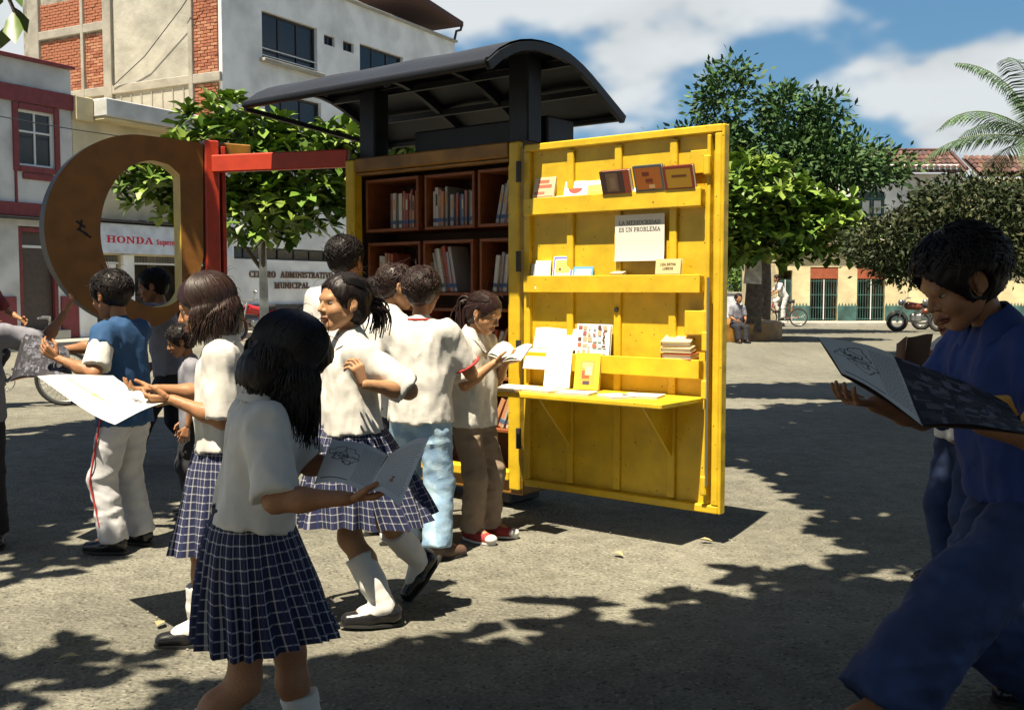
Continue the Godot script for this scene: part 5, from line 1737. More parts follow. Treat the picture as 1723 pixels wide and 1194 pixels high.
func person(o: Dictionary) -> Node3D:
	var H: float = o.H
	var at: Vector3 = o.at
	var yaw: float = o.yaw
	var me := thing("person", o.label, "person", at, yaw, o.get("group", ""))
	var inv := Transform3D(Basis(Vector3.UP, yaw), at).affine_inverse()
	var fine: float = o.get("fine", 1.0)            # cell size factor
	var skin: Color = o.get("skin", Color(0.36, 0.175, 0.085))
	var fat: float = o.get("fat", 1.0)
	var drop: float = o.get("drop", 0.0)            # pelvis lowered
	var pel = Vector3(0, 0.505 * H - drop, 0) + o.get("shift", Vector3.ZERO)
	var ln: float = o.get("lean", 0.05)
	var sl: float = o.get("side", 0.0)
	var tw := Basis(Vector3.UP, o.get("twist", 0.0))
	var TB := tw * Basis(Vector3.RIGHT, ln) * Basis(Vector3.BACK, -sl)
	var U := TB.y
	var chest = pel + U * 0.20 * H
	var neck = pel + U * 0.325 * H
	# head
	var hh = 0.158 * H * o.get("head", 1.0)
	var HB := tw * Basis(Vector3.UP, o.get("hyaw", 0.0)) * Basis(Vector3.RIGHT, o.get("hpitch", 0.0)) * Basis(Vector3.BACK, o.get("hroll", 0.0))
	var hc = neck + U * 0.022 * H + HB * Vector3(0, 0.52 * hh, 0.14 * hh)
	var HX := Transform3D(HB, hc)
	# limbs
	var J := {}
	for s in [1, -1]:
		var k := "l" if s == 1 else "r"
		var sh = pel + TB * Vector3(s * 0.097 * H * fat, 0.290 * H, -0.005 * H)
		var tgt: Vector3
		if o.has(k + "hand_w"): tgt = inv * o[k + "hand_w"]
		else: tgt = o.get(k + "hand", Vector3(s * 0.14 * H, 0.47 * H, 0.05 * H))
		var pole: Vector3 = o.get(k + "pole", Vector3(s * 0.5, -0.4, -0.8))
		var e := ik(sh, tgt, 0.168 * H, 0.150 * H, pole)
		J[k + "s"] = sh; J[k + "e"] = e[0]; J[k + "w"] = e[1]
		var hip = pel + Vector3(s * 0.052 * H, -0.012 * H, 0)
		var an: Vector3
		if o.has(k + "foot_w"): an = inv * o[k + "foot_w"]
		else: an = o.get(k + "foot", Vector3(s * 0.065 * H, 0.048 * H, 0.0))
		var fy: float = o.get(k + "toe", s * 0.2)
		var kp: Vector3 = o.get(k + "knee", Vector3(s * 0.1, 0, 1))
		var kk := ik(hip, an, 0.2375 * H, 0.2165 * H, kp)
		J[k + "h"] = hip; J[k + "k"] = kk[0]; J[k + "a"] = kk[1]
		J[k + "f"] = Basis(Vector3.UP, fy) * Basis(Vector3.RIGHT, o.get(k + "tip", 0.0))
	# ---- body: one skin
	var body := MB.new()
	body.col = skin
	var b := soft(0.03)
	for s in [1, -1]:
		b.cap(pel + TB * Vector3(s * 0.030 * H, -0.01 * H, 0), pel + TB * Vector3(s * 0.028 * H, 0.12 * H, 0.005 * H), 0.050 * H * fat, 0.044 * H * fat)
		b.cap(pel + TB * Vector3(s * 0.028 * H, 0.12 * H, 0.005 * H), pel + TB * Vector3(s * 0.040 * H, 0.25 * H, 0), 0.044 * H * fat, 0.047 * H * fat)
	b.cap(J.ls, J.rs, 0.029 * H, 0.029 * H)
	b.cap(neck - U * 0.03 * H, hc - HB.y * 0.2 * hh - HB.z * 0.12 * hh, 0.031 * H, 0.027 * H)
	for k in ["l", "r"]:
		b.cap(J[k + "s"], J[k + "e"], 0.029 * H * fat, 0.0215 * H * fat)
		b.cap(J[k + "e"], J[k + "e"].lerp(J[k + "w"], 0.35), 0.0215 * H * fat, 0.0215 * H * fat)
		b.cap(J[k + "e"].lerp(J[k + "w"], 0.35), J[k + "w"], 0.0215 * H * fat, 0.0145 * H * fat)
		b.cap(J[k + "h"], J[k + "k"], 0.050 * H * fat, 0.032 * H * fat)
		var cf: Vector3 = J[k + "k"].lerp(J[k + "a"], 0.32) - J[k + "f"].z * 0.008 * H
		b.cap(J[k + "k"], cf, 0.031 * H * fat, 0.033 * H * fat)
		b.cap(cf, J[k + "a"], 0.033 * H * fat, 0.020 * H * fat)
		b.cap(J[k + "a"], J[k + "a"] + J[k + "f"] * Vector3(0, -0.022 * H, 0.07 * H), 0.022 * H, 0.018 * H)
	b.add_to(body, 0.0135 * fine)
	head_into(body, HX, hh, skin, o, fine)
	for k in ["l", "r"]:
		var hs := soft(0.0035)
		var fd: Vector3 = (J[k + "w"] - J[k + "e"]).normalized()
		if o.has(k + "fd"): fd = inv.basis * o[k + "fd"]
		var pn: Vector3 = inv.basis * o[k + "pn"] if o.has(k + "pn") else Vector3(-1 if k == "l" else 1, 0, 0)
		if absf(fd.normalized().dot(pn.normalized())) > 0.95: pn = Vector3(0, 0, 1)
		hand_into(hs, J[k + "w"], fd, pn, k == "l", 0.108 * H, o.get(k + "curl", 0.35))
		hs.add_to(body, 0.0036 * maxf(fine, 1.0))
	put("body", body, M.skin, me)
	# ---- clothing
	var wr: float = o.get("wrinkle", 0.009)
	if o.has("shirt"):
		var c: Dictionary = o.shirt
		var mb := MB.new()
		var g := soft(0.035, wr, Vector3(19, 7, 19))
		g.noise = N2
		var hem: float = c.get("hem", 0.46) * H - pel.y
		var loose: float = c.get("loose", 0.012)
		for s in [1, -1]:
			g.cap(pel + TB * Vector3(s * 0.040 * H, 0.245 * H, 0.002 * H), pel + TB * Vector3(s * 0.036 * H, 0.12 * H, 0.006 * H), 0.049 * H * fat + loose, 0.048 * H * fat + loose * 1.25)
			g.cap(pel + TB * Vector3(s * 0.036 * H, 0.12 * H, 0.006 * H), pel + TB * Vector3(s * 0.040 * H, hem, 0.004 * H), 0.048 * H * fat + loose * 1.25, 0.054 * H * fat + loose * c.get("flare", 1.4), true)
		g.cap(J.ls - U * 0.004 * H, J.rs - U * 0.004 * H, 0.030 * H + loose * 0.5, 0.030 * H + loose * 0.5)
		g.cap(neck - U * 0.045 * H, neck - U * 0.004 * H, 0.046 * H, 0.036 * H)
		var sf: float = c.get("sleeve", 0.72)
		for k in ["l", "r"]:
			var e: Vector3 = J[k + "s"].lerp(J[k + "e"], minf(sf, 1.0))
			g.cap(J[k + "s"], e, 0.031 * H * fat + loose * 0.5, 0.031 * H * fat + loose * 0.9, sf <= 1.0)
			if sf > 1.0:
				g.cap(J[k + "e"], J[k + "e"].lerp(J[k + "w"], sf - 1.0), 0.036 * H * fat + loose, 0.026 * H * fat + loose, true)
		g.add_to(mb, 0.0115 * fine)
		var so := put("shirt", mb, M[c.mat], me)
		if c.get("collar", false):
			var cb := MB.new()
			var rows := []
			for q in [[0.030, 0.036, 0.0], [0.034, 0.040, 0.002], [0.012, 0.056, 0.006], [-0.006, 0.066, 0.012]]:
				var row := PackedVector3Array()
				for i in 25:
					var a := TAU * i / 24.0 + PI * 0.5
					var front := pow(maxf(sin(a), 0.0), 6.0)
					row.append(neck + TB * Vector3(cos(a) * q[1] * H * 1.05, (q[0] - 0.055 * front - 0.008 * sin(a)) * H, sin(a) * q[1] * H * 0.9 + 0.006 * H))
				rows.append(row)
			cb.sheet(rows, Vector2.ONE, true, true)
			put("collar", cb, M[c.get("collar_mat", c.mat)], so)
		if c.has("trim"):
			for k in ["l", "r"]:
				var tb := MB.new()
				var e2: Vector3 = J[k + "s"].lerp(J[k + "e"], sf)
				var dd: Vector3 = (J[k + "e"] - J[k + "s"]).normalized()
				tb.ringt(e2 - dd * 0.004, 0.032 * H * fat + loose * 0.95, 0.007, look(dd, 0.0), 20, 6)
				put("sleeve_trim", tb, M[c.trim], so)
			var nb := MB.new()
			nb.ringt(neck + U * 0.006 * H, 0.041 * H, 0.007, Basis(TB.x, TB.z, -TB.y), 24, 6)
			put("neck_trim", nb, M[c.trim], so)
		if c.has("panel"): # a vest over a light sleeve: the sleeve is cloth of its own
			for k in ["l", "r"]:
				var pb := MB.new()
				var pg := soft(0.01, 0.004, Vector3(13, 7, 13))
				pg.cap(J[k + "s"].lerp(J[k + "e"], 0.1), J[k + "s"].lerp(J[k + "e"], 0.86), 0.031 * H + loose * 0.55, 0.032 * H + loose, true)
				pg.add_to(pb, 0.0115 * fine)
				put("sleeve_panel", pb, M[c.panel], so)
		if c.has("band"):
			var bb := MB.new()
			var bg := soft(0.03, wr, Vector3(13, 7, 13))
			for s in [1, -1]:
				bg.cap(pel + TB * Vector3(s * 0.037 * H, c.band_y * H + 0.02 * H, 0.006 * H), pel + TB * Vector3(s * 0.037 * H, c.band_y * H - 0.02 * H, 0.006 * H), 0.049 * H * fat + loose * 1.25 + 0.005, 0.049 * H * fat + loose * 1.25 + 0.005, true)
			bg.cut(U, pel + U * (c.band_y + 0.02) * H)
			bg.add_to(bb, 0.0115 * fine)
			put("chest_band", bb, M[c.band], so)
			for k in ["l", "r"]:
				var ab := MB.new()
				var ag := soft(0.01)
				ag.cap(J[k + "s"].lerp(J[k + "e"], 0.62), J[k + "s"].lerp(J[k + "e"], 0.84), 0.031 * H * fat + loose * 0.85 + 0.005, 0.031 * H * fat + loose * 0.95 + 0.005, true)
				ag.cut(J[k + "s"] - J[k + "e"], J[k + "s"].lerp(J[k + "e"], 0.62))
				ag.add_to(ab, 0.0115 * fine)
				put("sleeve_band", ab, M[c.band], so)
	if o.has("pants"):
		var c: Dictionary = o.pants
		var mb := MB.new()
		var g := soft(0.03, c.get("wrinkle", 0.009), Vector3(8, 15, 8))
		g.noise = N2
		for s in [1, -1]:
			g.cap(pel + TB * Vector3(s * 0.036 * H, 0.08 * H, 0.004 * H), pel + Vector3(s * 0.04 * H, -0.01 * H, -0.004 * H), 0.042 * H * fat, 0.051 * H * fat)
		g.cut(U, pel + U * 0.105 * H)
		var lo: float = c.get("loose", 0.014)
		for k in ["l", "r"]:
			g.cap(J[k + "h"], J[k + "k"], 0.053 * H * fat + lo * 0.5, 0.036 * H * fat + lo)
			var end: Vector3 = J[k + "k"].lerp(J[k + "a"], c.get("to", 1.04))
			g.cap(J[k + "k"], end, 0.036 * H * fat + lo, 0.030 * H * fat + lo * c.get("flare", 1.6), true)
		g.add_to(mb, 0.0115 * fine)
		var po := put("trousers", mb, M[c.mat], me)
		if c.has("stripe"):
			for s in [1, -1]:
				var k := "l" if s == 1 else "r"
				var sb := MB.new()
				var pts := []
				for i in 9:
					var f := i / 8.0
					var p: Vector3 = J[k + "h"].lerp(J[k + "k"], f * 2.0) if f < 0.5 else J[k + "k"].lerp(J[k + "a"], f * 2.0 - 1.0)
					var rr: float = lerpf(0.056, 0.034, f) * H + lo * 1.2
					pts.append(p + Vector3(s * rr * 0.98, 0, 0.25 * rr))
				sb.tube(pts, 0.005, 5)
				put("side_stripe", sb, M[c.stripe], po)
		if c.get("pockets", false):
			for s in [1, -1]:
				var kb := MB.new()
				var rows := []
				for j in 5:
					var row := PackedVector3Array()
					for i in 5:
						var a = -PI * 0.5 + s * (0.25 + 0.16 * i)
						row.append(pel + Vector3(cos(a) * 0.108 * H, 0.055 * H - j * 0.021 * H, sin(a) * (0.072 + 0.006 * j) * H - 0.012 * H))
					rows.append(row)
				kb.sheet(rows)
				put("pocket", kb, M[c.mat], po)
	if o.has("skirt"):
		var c: Dictionary = o.skirt
		var mb := MB.new()
		var rows := []
		var wy: float = c.get("top", 0.585) * H
		var hy: float = c.get("hem", 0.26) * H
		var sw: Vector3 = c.get("swing", Vector3.ZERO)
		var ra: Vector2 = c.get("waist", Vector2(0.096, 0.074)) * H
		var rb: Vector2 = c.get("bottom", Vector2(0.185, 0.165)) * H
		var np: int = c.get("pleats", 20)
		var per := np * 8
		for j in 15:
			var f := j / 14.0
			var cen := Vector3(pel.x, 0, pel.z).lerp(Vector3(pel.x, 0, pel.z) + sw, pow(f, 1.4)) + (TB * Vector3(0, 0.08 * H, 0) * Vector3(1, 0, 1)) * (1.0 - f)
			var e := pow(f, 0.72)
			var row := PackedVector3Array()
			for i in per + 1:
				var a := -TAU * i / per
				var q := fposmod(float(i) / 8.0, 1.0)
				var pl := (q - 0.5) * 2.0 if q > 0.25 else -0.5 + (0.25 - q) * 6.0
				pl = clampf(pl, -0.7, 1.0)
				var wv := N1.get_noise_3d(cos(a) * 2.0, f * 0.8, sin(a) * 2.0 + c.get("seed", 0.0)) * 0.13
				var k2: float = 1.0 + (0.015 + 0.105 * f) * pl + wv * f
				var rx := lerpf(ra.x, rb.x, e) * k2
				var rz := lerpf(ra.y, rb.y, e) * k2
				var tws := 0.06 * sin(f * 3.0 + i * 0.21)
				row.append(cen + Vector3(cos(a + tws * f) * rx, lerpf(wy, hy, f) + 0.012 * sin(a * 3.0) * f + wv * 0.06 * f, sin(a + tws * f) * rz))
			rows.append(row)
		var per_len := PI * (rb.x + rb.y) * 1.25
		mb.sheet(rows, Vector2(round(per_len / 0.058), (wy - hy) / 0.058), true)
		var sk := put("skirt", mb, M[c.mat], me)
		var wb := MB.new()
		var r2 := []
		for q in [[0.014, 1.01], [0.012, 1.035], [-0.022, 1.06], [-0.026, 1.03]]:
			var row := PackedVector3Array()
			for i in 33:
				var a := -TAU * i / 32.0
				row.append(Vector3(pel.x, wy + q[0] * H, pel.z) + (TB * Vector3(0, 0.08 * H, 0) * Vector3(1, 0, 1)) + Vector3(cos(a) * ra.x * q[1], 0, sin(a) * ra.y * q[1]))
			r2.append(row)
		wb.sheet(r2, Vector2.ONE, true)
		put("waistband", wb, M.cloth_dark, sk)
	# ---- feet
	for k in ["l", "r"]:
		var F := Transform3D(J[k + "f"], J[k + "a"])
		var u := H * 0.048
		if o.has("sock"):
			var mb := MB.new()
			var g := soft(0.01, 0.003, Vector3(10, 40, 10))
			var cf: Vector3 = J[k + "k"].lerp(J[k + "a"], 0.32)
			var up: Vector3 = J[k + "k"].lerp(J[k + "a"], 1.0 - o.sock)
			g.cap(up, J[k + "a"].lerp(up, 0.45), 0.042 * H * fat, 0.039 * H * fat)
			g.cap(J[k + "a"].lerp(up, 0.45), J[k + "a"], 0.039 * H * fat, 0.030 * H * fat)
			g.cap(J[k + "a"], F * Vector3(0, -0.4 * u, 1.2 * u), 0.030 * H, 0.024 * H)
			g.cut(J[k + "k"] - J[k + "a"], up)
			g.add_to(mb, 0.0095)
			put("sock", mb, M.canvas_white, me)
		var sb := MB.new()
		var sg := soft(0.02)
		var toe := 2.55 * u
		sg.cap(F * Vector3(0, -0.42 * u, -0.45 * u), F * Vector3(0, -0.6 * u, 0.9 * u), 0.56 * u, 0.52 * u)
		for s in [-1.0, 1.0]:
			sg.cap(F * Vector3(s * 0.15 * u, -0.62 * u, 0.9 * u), F * Vector3(s * 0.1 * u, -0.72 * u, toe - 0.45 * u), 0.50 * u, 0.38 * u)
		if o.get("low_shoe", true):
			sg.cap(F * Vector3(0, -0.2 * u, -0.45 * u), F * Vector3(0, -0.2 * u, -0.1 * u), 0.5 * u, 0.5 * u)
		sg.cut(-F.basis.y, F * Vector3(0, -0.98 * u, 0))
		sg.cut(F.basis.y, F * Vector3(0, 0.2 * u, 0))
		sg.add_to(sb, 0.0085 * fine)
		var so := put("shoe", sb, M[o.get("shoe", "leather_black")], me)
		var sole := MB.new()
		var poly := PackedVector2Array()
		for i in 20:
			var a := TAU * i / 20.0
			var zz := 0.75 * u + sin(a) * 1.85 * u
			poly.append(Vector2(cos(a) * (0.66 if sin(a) > -0.2 else 0.56) * u, zz))
		sole.prism(poly, 0.90 * u, 1.06 * u, Transform3D(F.basis * Basis(Vector3.RIGHT, Vector3.BACK, Vector3.DOWN), F.origin))
		put("sole", sole, M[o.get("sole", "rubber")], so)
		if o.get("toe_cap", false):
			var tb := MB.new()
			tb.ball(F * Vector3(0, -0.66 * u, toe - 0.42 * u), Vector3(0.56, 0.40, 0.55) * u, 14, 9, F.basis)
			put("toe_cap", tb, M.canvas_white, so)
	hair(me, HX, hh, o, fine)
	return me

func head_into(mb: MB, X: Transform3D, h: float, skin: Color, o: Dictionary, fine: float) -> void:
	var s := soft(0.085 * h)
	var T := func(v: Vector3) -> Vector3: return X * (v * h)
	s.egg(Transform3D(X.basis, T.call(Vector3(0, 0.13, -0.06))), Vector3(0.355, 0.365, 0.435) * h)
	s.egg(Transform3D(X.basis, T.call(Vector3(0, -0.12, 0.11))), Vector3(0.285, 0.335, 0.275) * h)
	s.cap(T.call(Vector3(-0.05, -0.385, 0.255)), T.call(Vector3(0.05, -0.385, 0.255)), 0.09 * h, 0.09 * h)
	for q in [-1.0, 1.0]:
		s.cap(T.call(Vector3(q * 0.225, -0.20, 0.02)), T.call(Vector3(q * 0.06, -0.385, 0.24)), 0.085 * h, 0.075 * h)
		s.egg(Transform3D(X.basis, T.call(Vector3(q * 0.165, -0.13, 0.25))), Vector3(0.11, 0.10, 0.10) * h)
	s.cap(T.call(Vector3(-0.15, 0.085, 0.335)), T.call(Vector3(0.15, 0.085, 0.335)), 0.05 * h, 0.05 * h)
	s.add_to(mb, 0.0062 * fine)
	# finer features on their own grid, overlapping the head
	var f := soft(0.03 * h)
	f.egg(Transform3D(X.basis, T.call(Vector3(0, -0.11, 0.12))), Vector3(0.275, 0.32, 0.27) * h)
	f.cap(T.call(Vector3(0, 0.04, 0.365)), T.call(Vector3(0, -0.115, 0.445)), 0.030 * h, 0.046 * h)
	for q in [-1.0, 1.0]:
		f.cap(T.call(Vector3(q * 0.045, -0.135, 0.395)), T.call(Vector3(q * 0.055, -0.135, 0.38)), 0.036 * h, 0.03 * h)
		f.cap(T.call(Vector3(q * 0.09, -0.255, 0.36)), T.call(Vector3(0, -0.245, 0.395)), 0.018 * h, 0.030 * h)
		f.cap(T.call(Vector3(q * 0.08, -0.285, 0.355)), T.call(Vector3(0, -0.30, 0.385)), 0.018 * h, 0.034 * h)
		f.egg(Transform3D(X.basis, T.call(Vector3(q * 0.14, 0.01, 0.315))), Vector3(0.072, 0.048, 0.05) * h)
	f.cut(-X.basis.z, T.call(Vector3(0, 0, 0.24)))
	var inv := X.affine_inverse()
	var pat := func(p: Vector3) -> Color:
		var q: Vector3 = inv * p / h
		var ax := absf(q.x)
		var c := skin
		if q.y < -0.225 and q.y > -0.335 and ax < 0.105 * (1.0 - absf(q.y + 0.275) * 5.0) and q.z > 0.33:
			c = skin.lerp(Color(0.20, 0.045, 0.04), 0.65) if absf(q.y + 0.272) > 0.012 else Color(0.05, 0.012, 0.01)
		var ex := (ax - 0.14) / 0.072
		var ey := (q.y - 0.004) / 0.032
		if ex * ex + ey * ey < 1.0 and q.z > 0.28:
			c = Color(0.010, 0.007, 0.006) if absf(ax - 0.138) < 0.036 or ey > 0.25 else Color(0.40, 0.36, 0.32)
		var by := 0.098 - 1.2 * pow(ax - 0.12, 2.0)
		if ax > 0.055 and ax < 0.225 and absf(q.y - by) < 0.021 and q.z > 0.22: c = skin.lerp(Color(0.012, 0.009, 0.008), 0.85)
		if q.y < -0.145 and q.y > -0.18 and ax > 0.015 and ax < 0.06 and q.z > 0.36: c = skin * 0.35
		return c
	f.add_to(mb, 0.0033 * maxf(fine, 1.0), pat)
	mb.col = skin
	for q in [-1.0, 1.0]:
		var e := soft(0.012 * h)
		var eb := X.basis * Basis(Vector3.UP, q * -0.35)
		e.egg(Transform3D(eb, T.call(Vector3(q * 0.355, -0.01, -0.03))), Vector3(0.035, 0.125, 0.075) * h)
		e.cap(T.call(Vector3(q * 0.345, -0.12, 0.01)), T.call(Vector3(q * 0.35, -0.08, 0.01)), 0.035 * h, 0.035 * h)
		var le := soft(0.01)
		le.egg(Transform3D(eb, T.call(Vector3(q * 0.40, 0.01, -0.015))), Vector3(0.03, 0.075, 0.042) * h)
		e.less = le
		e.add_to(mb, 0.0042 * maxf(fine, 1.0))

func hair(me: Node3D, X: Transform3D, h: float, o: Dictionary, fine: float) -> void:
	var st: String = o.get("hair", "short")
	var r := RandomNumberGenerator.new()
	r.seed = int(absf(o.at.x * 1000.0)) + 5
	var T := func(v: Vector3) -> Vector3: return X * (v * h)
	var g := soft(0.04 * h, 0.005, Vector3(60, 14, 60))
	var thick: float = o.get("hair_thick", 0.05)
	g.egg(Transform3D(X.basis, T.call(Vector3(0, 0.14, -0.075))), Vector3(0.355 + thick, 0.37 + thick, 0.435 + thick) * h)
	if st == "short":
		g.egg(Transform3D(X.basis, T.call(Vector3(0, -0.06, -0.24))), Vector3(0.30, 0.28, 0.24) * h)
	else:
		g.egg(Transform3D(X.basis, T.call(Vector3(0, -0.08, -0.22))), Vector3(0.34, 0.34, 0.27) * h)
	if st == "long":
		g.egg(Transform3D(X.basis, T.call(Vector3(0, -0.30, -0.24))), Vector3(0.34 + thick, 0.42, 0.27 + thick) * h)
	var le := soft(0.02)
	var lx: float = o.get("hairline", 0.0)
	le.egg(Transform3D(X.basis, T.call(Vector3(0, -0.24, 0.46))), Vector3(0.40, 0.53 + lx, 0.46) * h)
	if st != "long":
		for q in [-1.0, 1.0]: le.egg(Transform3D(X.basis, T.call(Vector3(q * 0.42, -0.06, -0.0))), Vector3(0.14, 0.19, 0.13) * h)
	le.egg(Transform3D(X.basis, T.call(Vector3(0, -0.62, 0.02))), Vector3(0.5, 0.28 if st != "long" else 0.1, 0.5) * h)
	g.less = le
	var mb := MB.new()
	g.add_to(mb, 0.0068 * fine)
	var tone := M[o.get("hair_mat", "hair_black")].get_meta("tone") as Color
	mb.c.fill(tone)
	var rx := (0.355 + thick) * h
	var ry := (0.37 + thick) * h
	var rz := (0.435 + thick) * h
	var cen := Vector3(0, 0.14, -0.075) * h
	var n: int = o.get("locks", 170) * (4 if st == "long" else 3)
	if st == "short":
		for i in n:
			var th := acos(r.randf_range(-0.25, 1.0))
			var ph := r.randf_range(-PI, PI)
			if absf(ph) < 1.0 and th > 0.95: continue
			if absf(ph) < 1.9 and th > 1.35: continue
			mb.col = tone * r.randf_range(0.5, 2.0)
			ph += r.randf_range(-0.1, 0.1)
			var swp := r.randf_range(-0.12, 0.16)
			var pts := []
			var rad := []
			for k in 5:
				var t2 := th + k * 0.085
				var lift := 1.012 + 0.02 * sin(k * 0.9) + (0.012 * k if k > 2 else 0.0)
				pts.append(X * (cen + Vector3(sin(t2) * sin(ph + swp * k) * rx, cos(t2) * ry, sin(t2) * cos(ph + swp * k) * rz) * lift))
				rad.append(0.0034 * (1.0 - k * 0.2) * h / 0.2)
			mb.tube(pts, rad, 4, false)
	else:
		var L: float = o.get("hair_len", 0.12)
		for i in n:
			var ph := r.randf_range(-PI, PI)
			if absf(ph) < (1.15 if st == "long" else 1.25): ph = signf(ph) * r.randf_range(1.2, PI)
			var pts := []
			var rad := []
			mb.col = tone * r.randf_range(0.5, 2.1)
			var t0 := r.randf_range(0.02, 0.6)
			var bend := r.randf_range(-0.25, 0.25)
			var side := r.randf_range(-1, 1)
			if st == "long":
				for k in 8:
					var t2 := lerpf(t0, 1.75, k / 7.0)
					pts.append(X * (cen + Vector3(sin(t2) * sin(ph + bend * sin(t2 * 1.6)) * rx, cos(t2) * ry, sin(t2) * cos(ph + bend * sin(t2 * 1.6)) * rz) * (1.03 + 0.025 * sin(t2 * 2.0) + 0.012 * side)))
				var ll := L * r.randf_range(0.55, 1.15)
				var p: Vector3 = pts[7]
				var out := (X.basis * Vector3(sin(ph), 0, cos(ph)))
				out.y = 0
				for k in 8:
					var f := (k + 1) / 8.0
					var wv = sin(f * (6.0 + 2.0 * side) + ph * 5.0) * o.get("wavy", 0.010) * (1.0 + f)
					pts.append(p + Vector3.DOWN * ll * f + out * (0.012 * sin(f * 3.0) + wv) + out.cross(Vector3.UP) * wv * side + X.basis.z * 0.02 * f * side)
				for k in 16: rad.append((0.0036 if k < 11 else 0.0036 * (1.0 - (k - 10) / 6.5)) * h / 0.2)
			else: # drawn back to a tie
				var tie := X * (Vector3(0, 0.02, -0.56) * h)
				for k in 7:
					var f := k / 6.0
					var a := cen + Vector3(sin(t0 + 1.0) * sin(ph * 0.5) * rx, cos((t0 - 0.1) * 2.2) * ry, absf(cos(ph * 0.5)) * rz * 0.55 * cos(t0))
					var q: Vector3 = (X * a).lerp(tie, f)
					var lq: Vector3 = X.affine_inverse() * q - cen
					var nrm := Vector3(lq.x / rx, lq.y / ry, lq.z / rz)
					lq = lq / maxf(nrm.length(), 0.3) * 1.022
					pts.append(X * (cen + lq) if k < 6 else tie)
					rad.append(0.0032 * h / 0.2)
			mb.tube(pts, rad, 4, false)
		if st == "tail":
			var tie := X * (Vector3(0, 0.02, -0.52) * h)
			for i in 60:
				mb.col = tone * r.randf_range(0.5, 2.1)
				var off := Vector3(r.randfn(), r.randfn(), r.randfn()) * 0.012
				var pts := []
				var rad := []
				for k in 9:
					var f := k / 8.0
					pts.append(tie + X.basis.z * (-0.05 * sin(f * 2.2)) + Vector3.DOWN * L * f * f + off * (1.0 + f) + Vector3(0.006 * sin(f * 6 + i), 0, 0.006 * cos(f * 5 + i)))
					rad.append(0.0055 * (1.0 - 0.8 * f) + 0.001)
				mb.tube(pts, rad, 5, false)
	for i in 46: # flyaways
		mb.col = tone
		var th := r.randf_range(0.1, 1.7)
		var ph := r.randf_range(-PI, PI)
		if absf(ph) < 1.0 and th > 0.8: continue
		var n0 := Vector3(sin(th) * sin(ph), cos(th), sin(th) * cos(ph))
		var p0: Vector3 = X * (cen + Vector3(n0.x * rx, n0.y * ry, n0.z * rz))
		var dn: Vector3 = (X.basis * n0)
		var side2 := Vector3(r.randfn(), r.randfn() - 0.6, r.randfn()).normalized()
		var l2 := r.randf_range(0.025, 0.06) * h / 0.2
		mb.tube([p0, p0 + side2 * l2 * 0.4 + dn * l2 * 0.2, p0 + side2 * l2 * 0.8 + dn * l2 * 0.28, p0 + side2 * l2 * 1.1 + dn * l2 * 0.25 + Vector3(0, -l2 * 0.2, 0)], [0.0012, 0.001, 0.0008, 0.0004], 3, false)
	put("hair", mb, M[o.get("hair_mat", "hair_black")], me)
	if o.get("earring", false):
		for q in [-1.0, 1.0]:
			var eb := MB.new()
			eb.ball(T.call(Vector3(q * 0.39, -0.15, 0.0)), Vector3.ONE * 0.004, 8, 6)
			put("earring", eb, M.steel, me)
# ---------------------------------------------------------------- printed sheets
func page_tex(kind: int, sd: int) -> Texture2D:
	var S := 256
	var im := Image.create(S, S, false, Image.FORMAT_RGB8)
	im.fill(Color(0.93, 0.93, 0.91) if kind != 2 else Color(0.16, 0.15, 0.2))
	var r := RandomNumberGenerator.new()
	r.seed = sd
	if kind == 0: # drawing sheet with a few coloured marks
		for q in [[60, 70, 30, Color(0.35, 0.33, 0.36)], [110, 110, 44, Color(0.78, 0.82, 0.84)], [140, 150, 60, Color(0.88, 0.68, 0.35)], [180, 120, 40, Color(0.72, 0.74, 0.78)]]:
			for i in 90:
				var a := r.randf() * TAU
				im.fill_rect(Rect2i(int(q[0] + cos(a) * q[2] * r.randf()), int(q[1] + sin(a) * q[2] * 0.4 * r.randf()), r.randi_range(2, 9), 2), q[3])
		for i in 120: im.fill_rect(Rect2i(120 + i, 140 + int(i * 0.25), 3, 4), Color(0.86, 0.62, 0.25))
	elif kind == 1: # line drawing and lines of type
		im.fill_rect(Rect2i(20, 24, 130, 5), Color(0.15, 0.16, 0.22))
		for c in 6:
			var cx := r.randf_range(50, 120)
			var cy := r.randf_range(120, 200)
			var ra := r.randf_range(10, 34)
			for i in 240:
				var a := TAU * i / 240.0
				var k := ra * (1.0 + 0.25 * sin(a * 3.0 + c) + 0.1 * sin(a * 7.0))
				im.fill_rect(Rect2i(int(clampf(cx + cos(a) * k * 1.3, 0, 250)), int(clampf(cy + sin(a) * k * 0.8, 0, 250)), 3, 3), Color(0.25, 0.29, 0.33))
		for j in 34:
			var x := 160
			while x < 244:
				var w := r.randi_range(4, 12)
				im.fill_rect(Rect2i(x, 30 + j * 6, w, 2), Color(0.5, 0.52, 0.56))
				x += w + 3
	elif kind == 2: # dark picture spread
		for i in 260:
			var v := r.randf_range(0.08, 0.5)
			im.fill_rect(Rect2i(r.randi() % S, r.randi() % S, r.randi_range(6, 40), r.randi_range(4, 30)), Color(v, v, v * 1.15))
	else: # book page
		for j in 30:
			var x := 24
			while x < 230:
				var w := r.randi_range(6, 20)
				im.fill_rect(Rect2i(x, 24 + j * 7, w, 2), Color(0.55, 0.54, 0.5))
				x += w + 4
	return ImageTexture.create_from_image(im)

func page_mat(kind: int, sd: int) -> StandardMaterial3D:
	var m := sm("page_%d_%d" % [kind, sd], lin(0.62, 0.62, 0.60), 0.8)
	m.albedo_texture = page_tex(kind, sd)
	return m

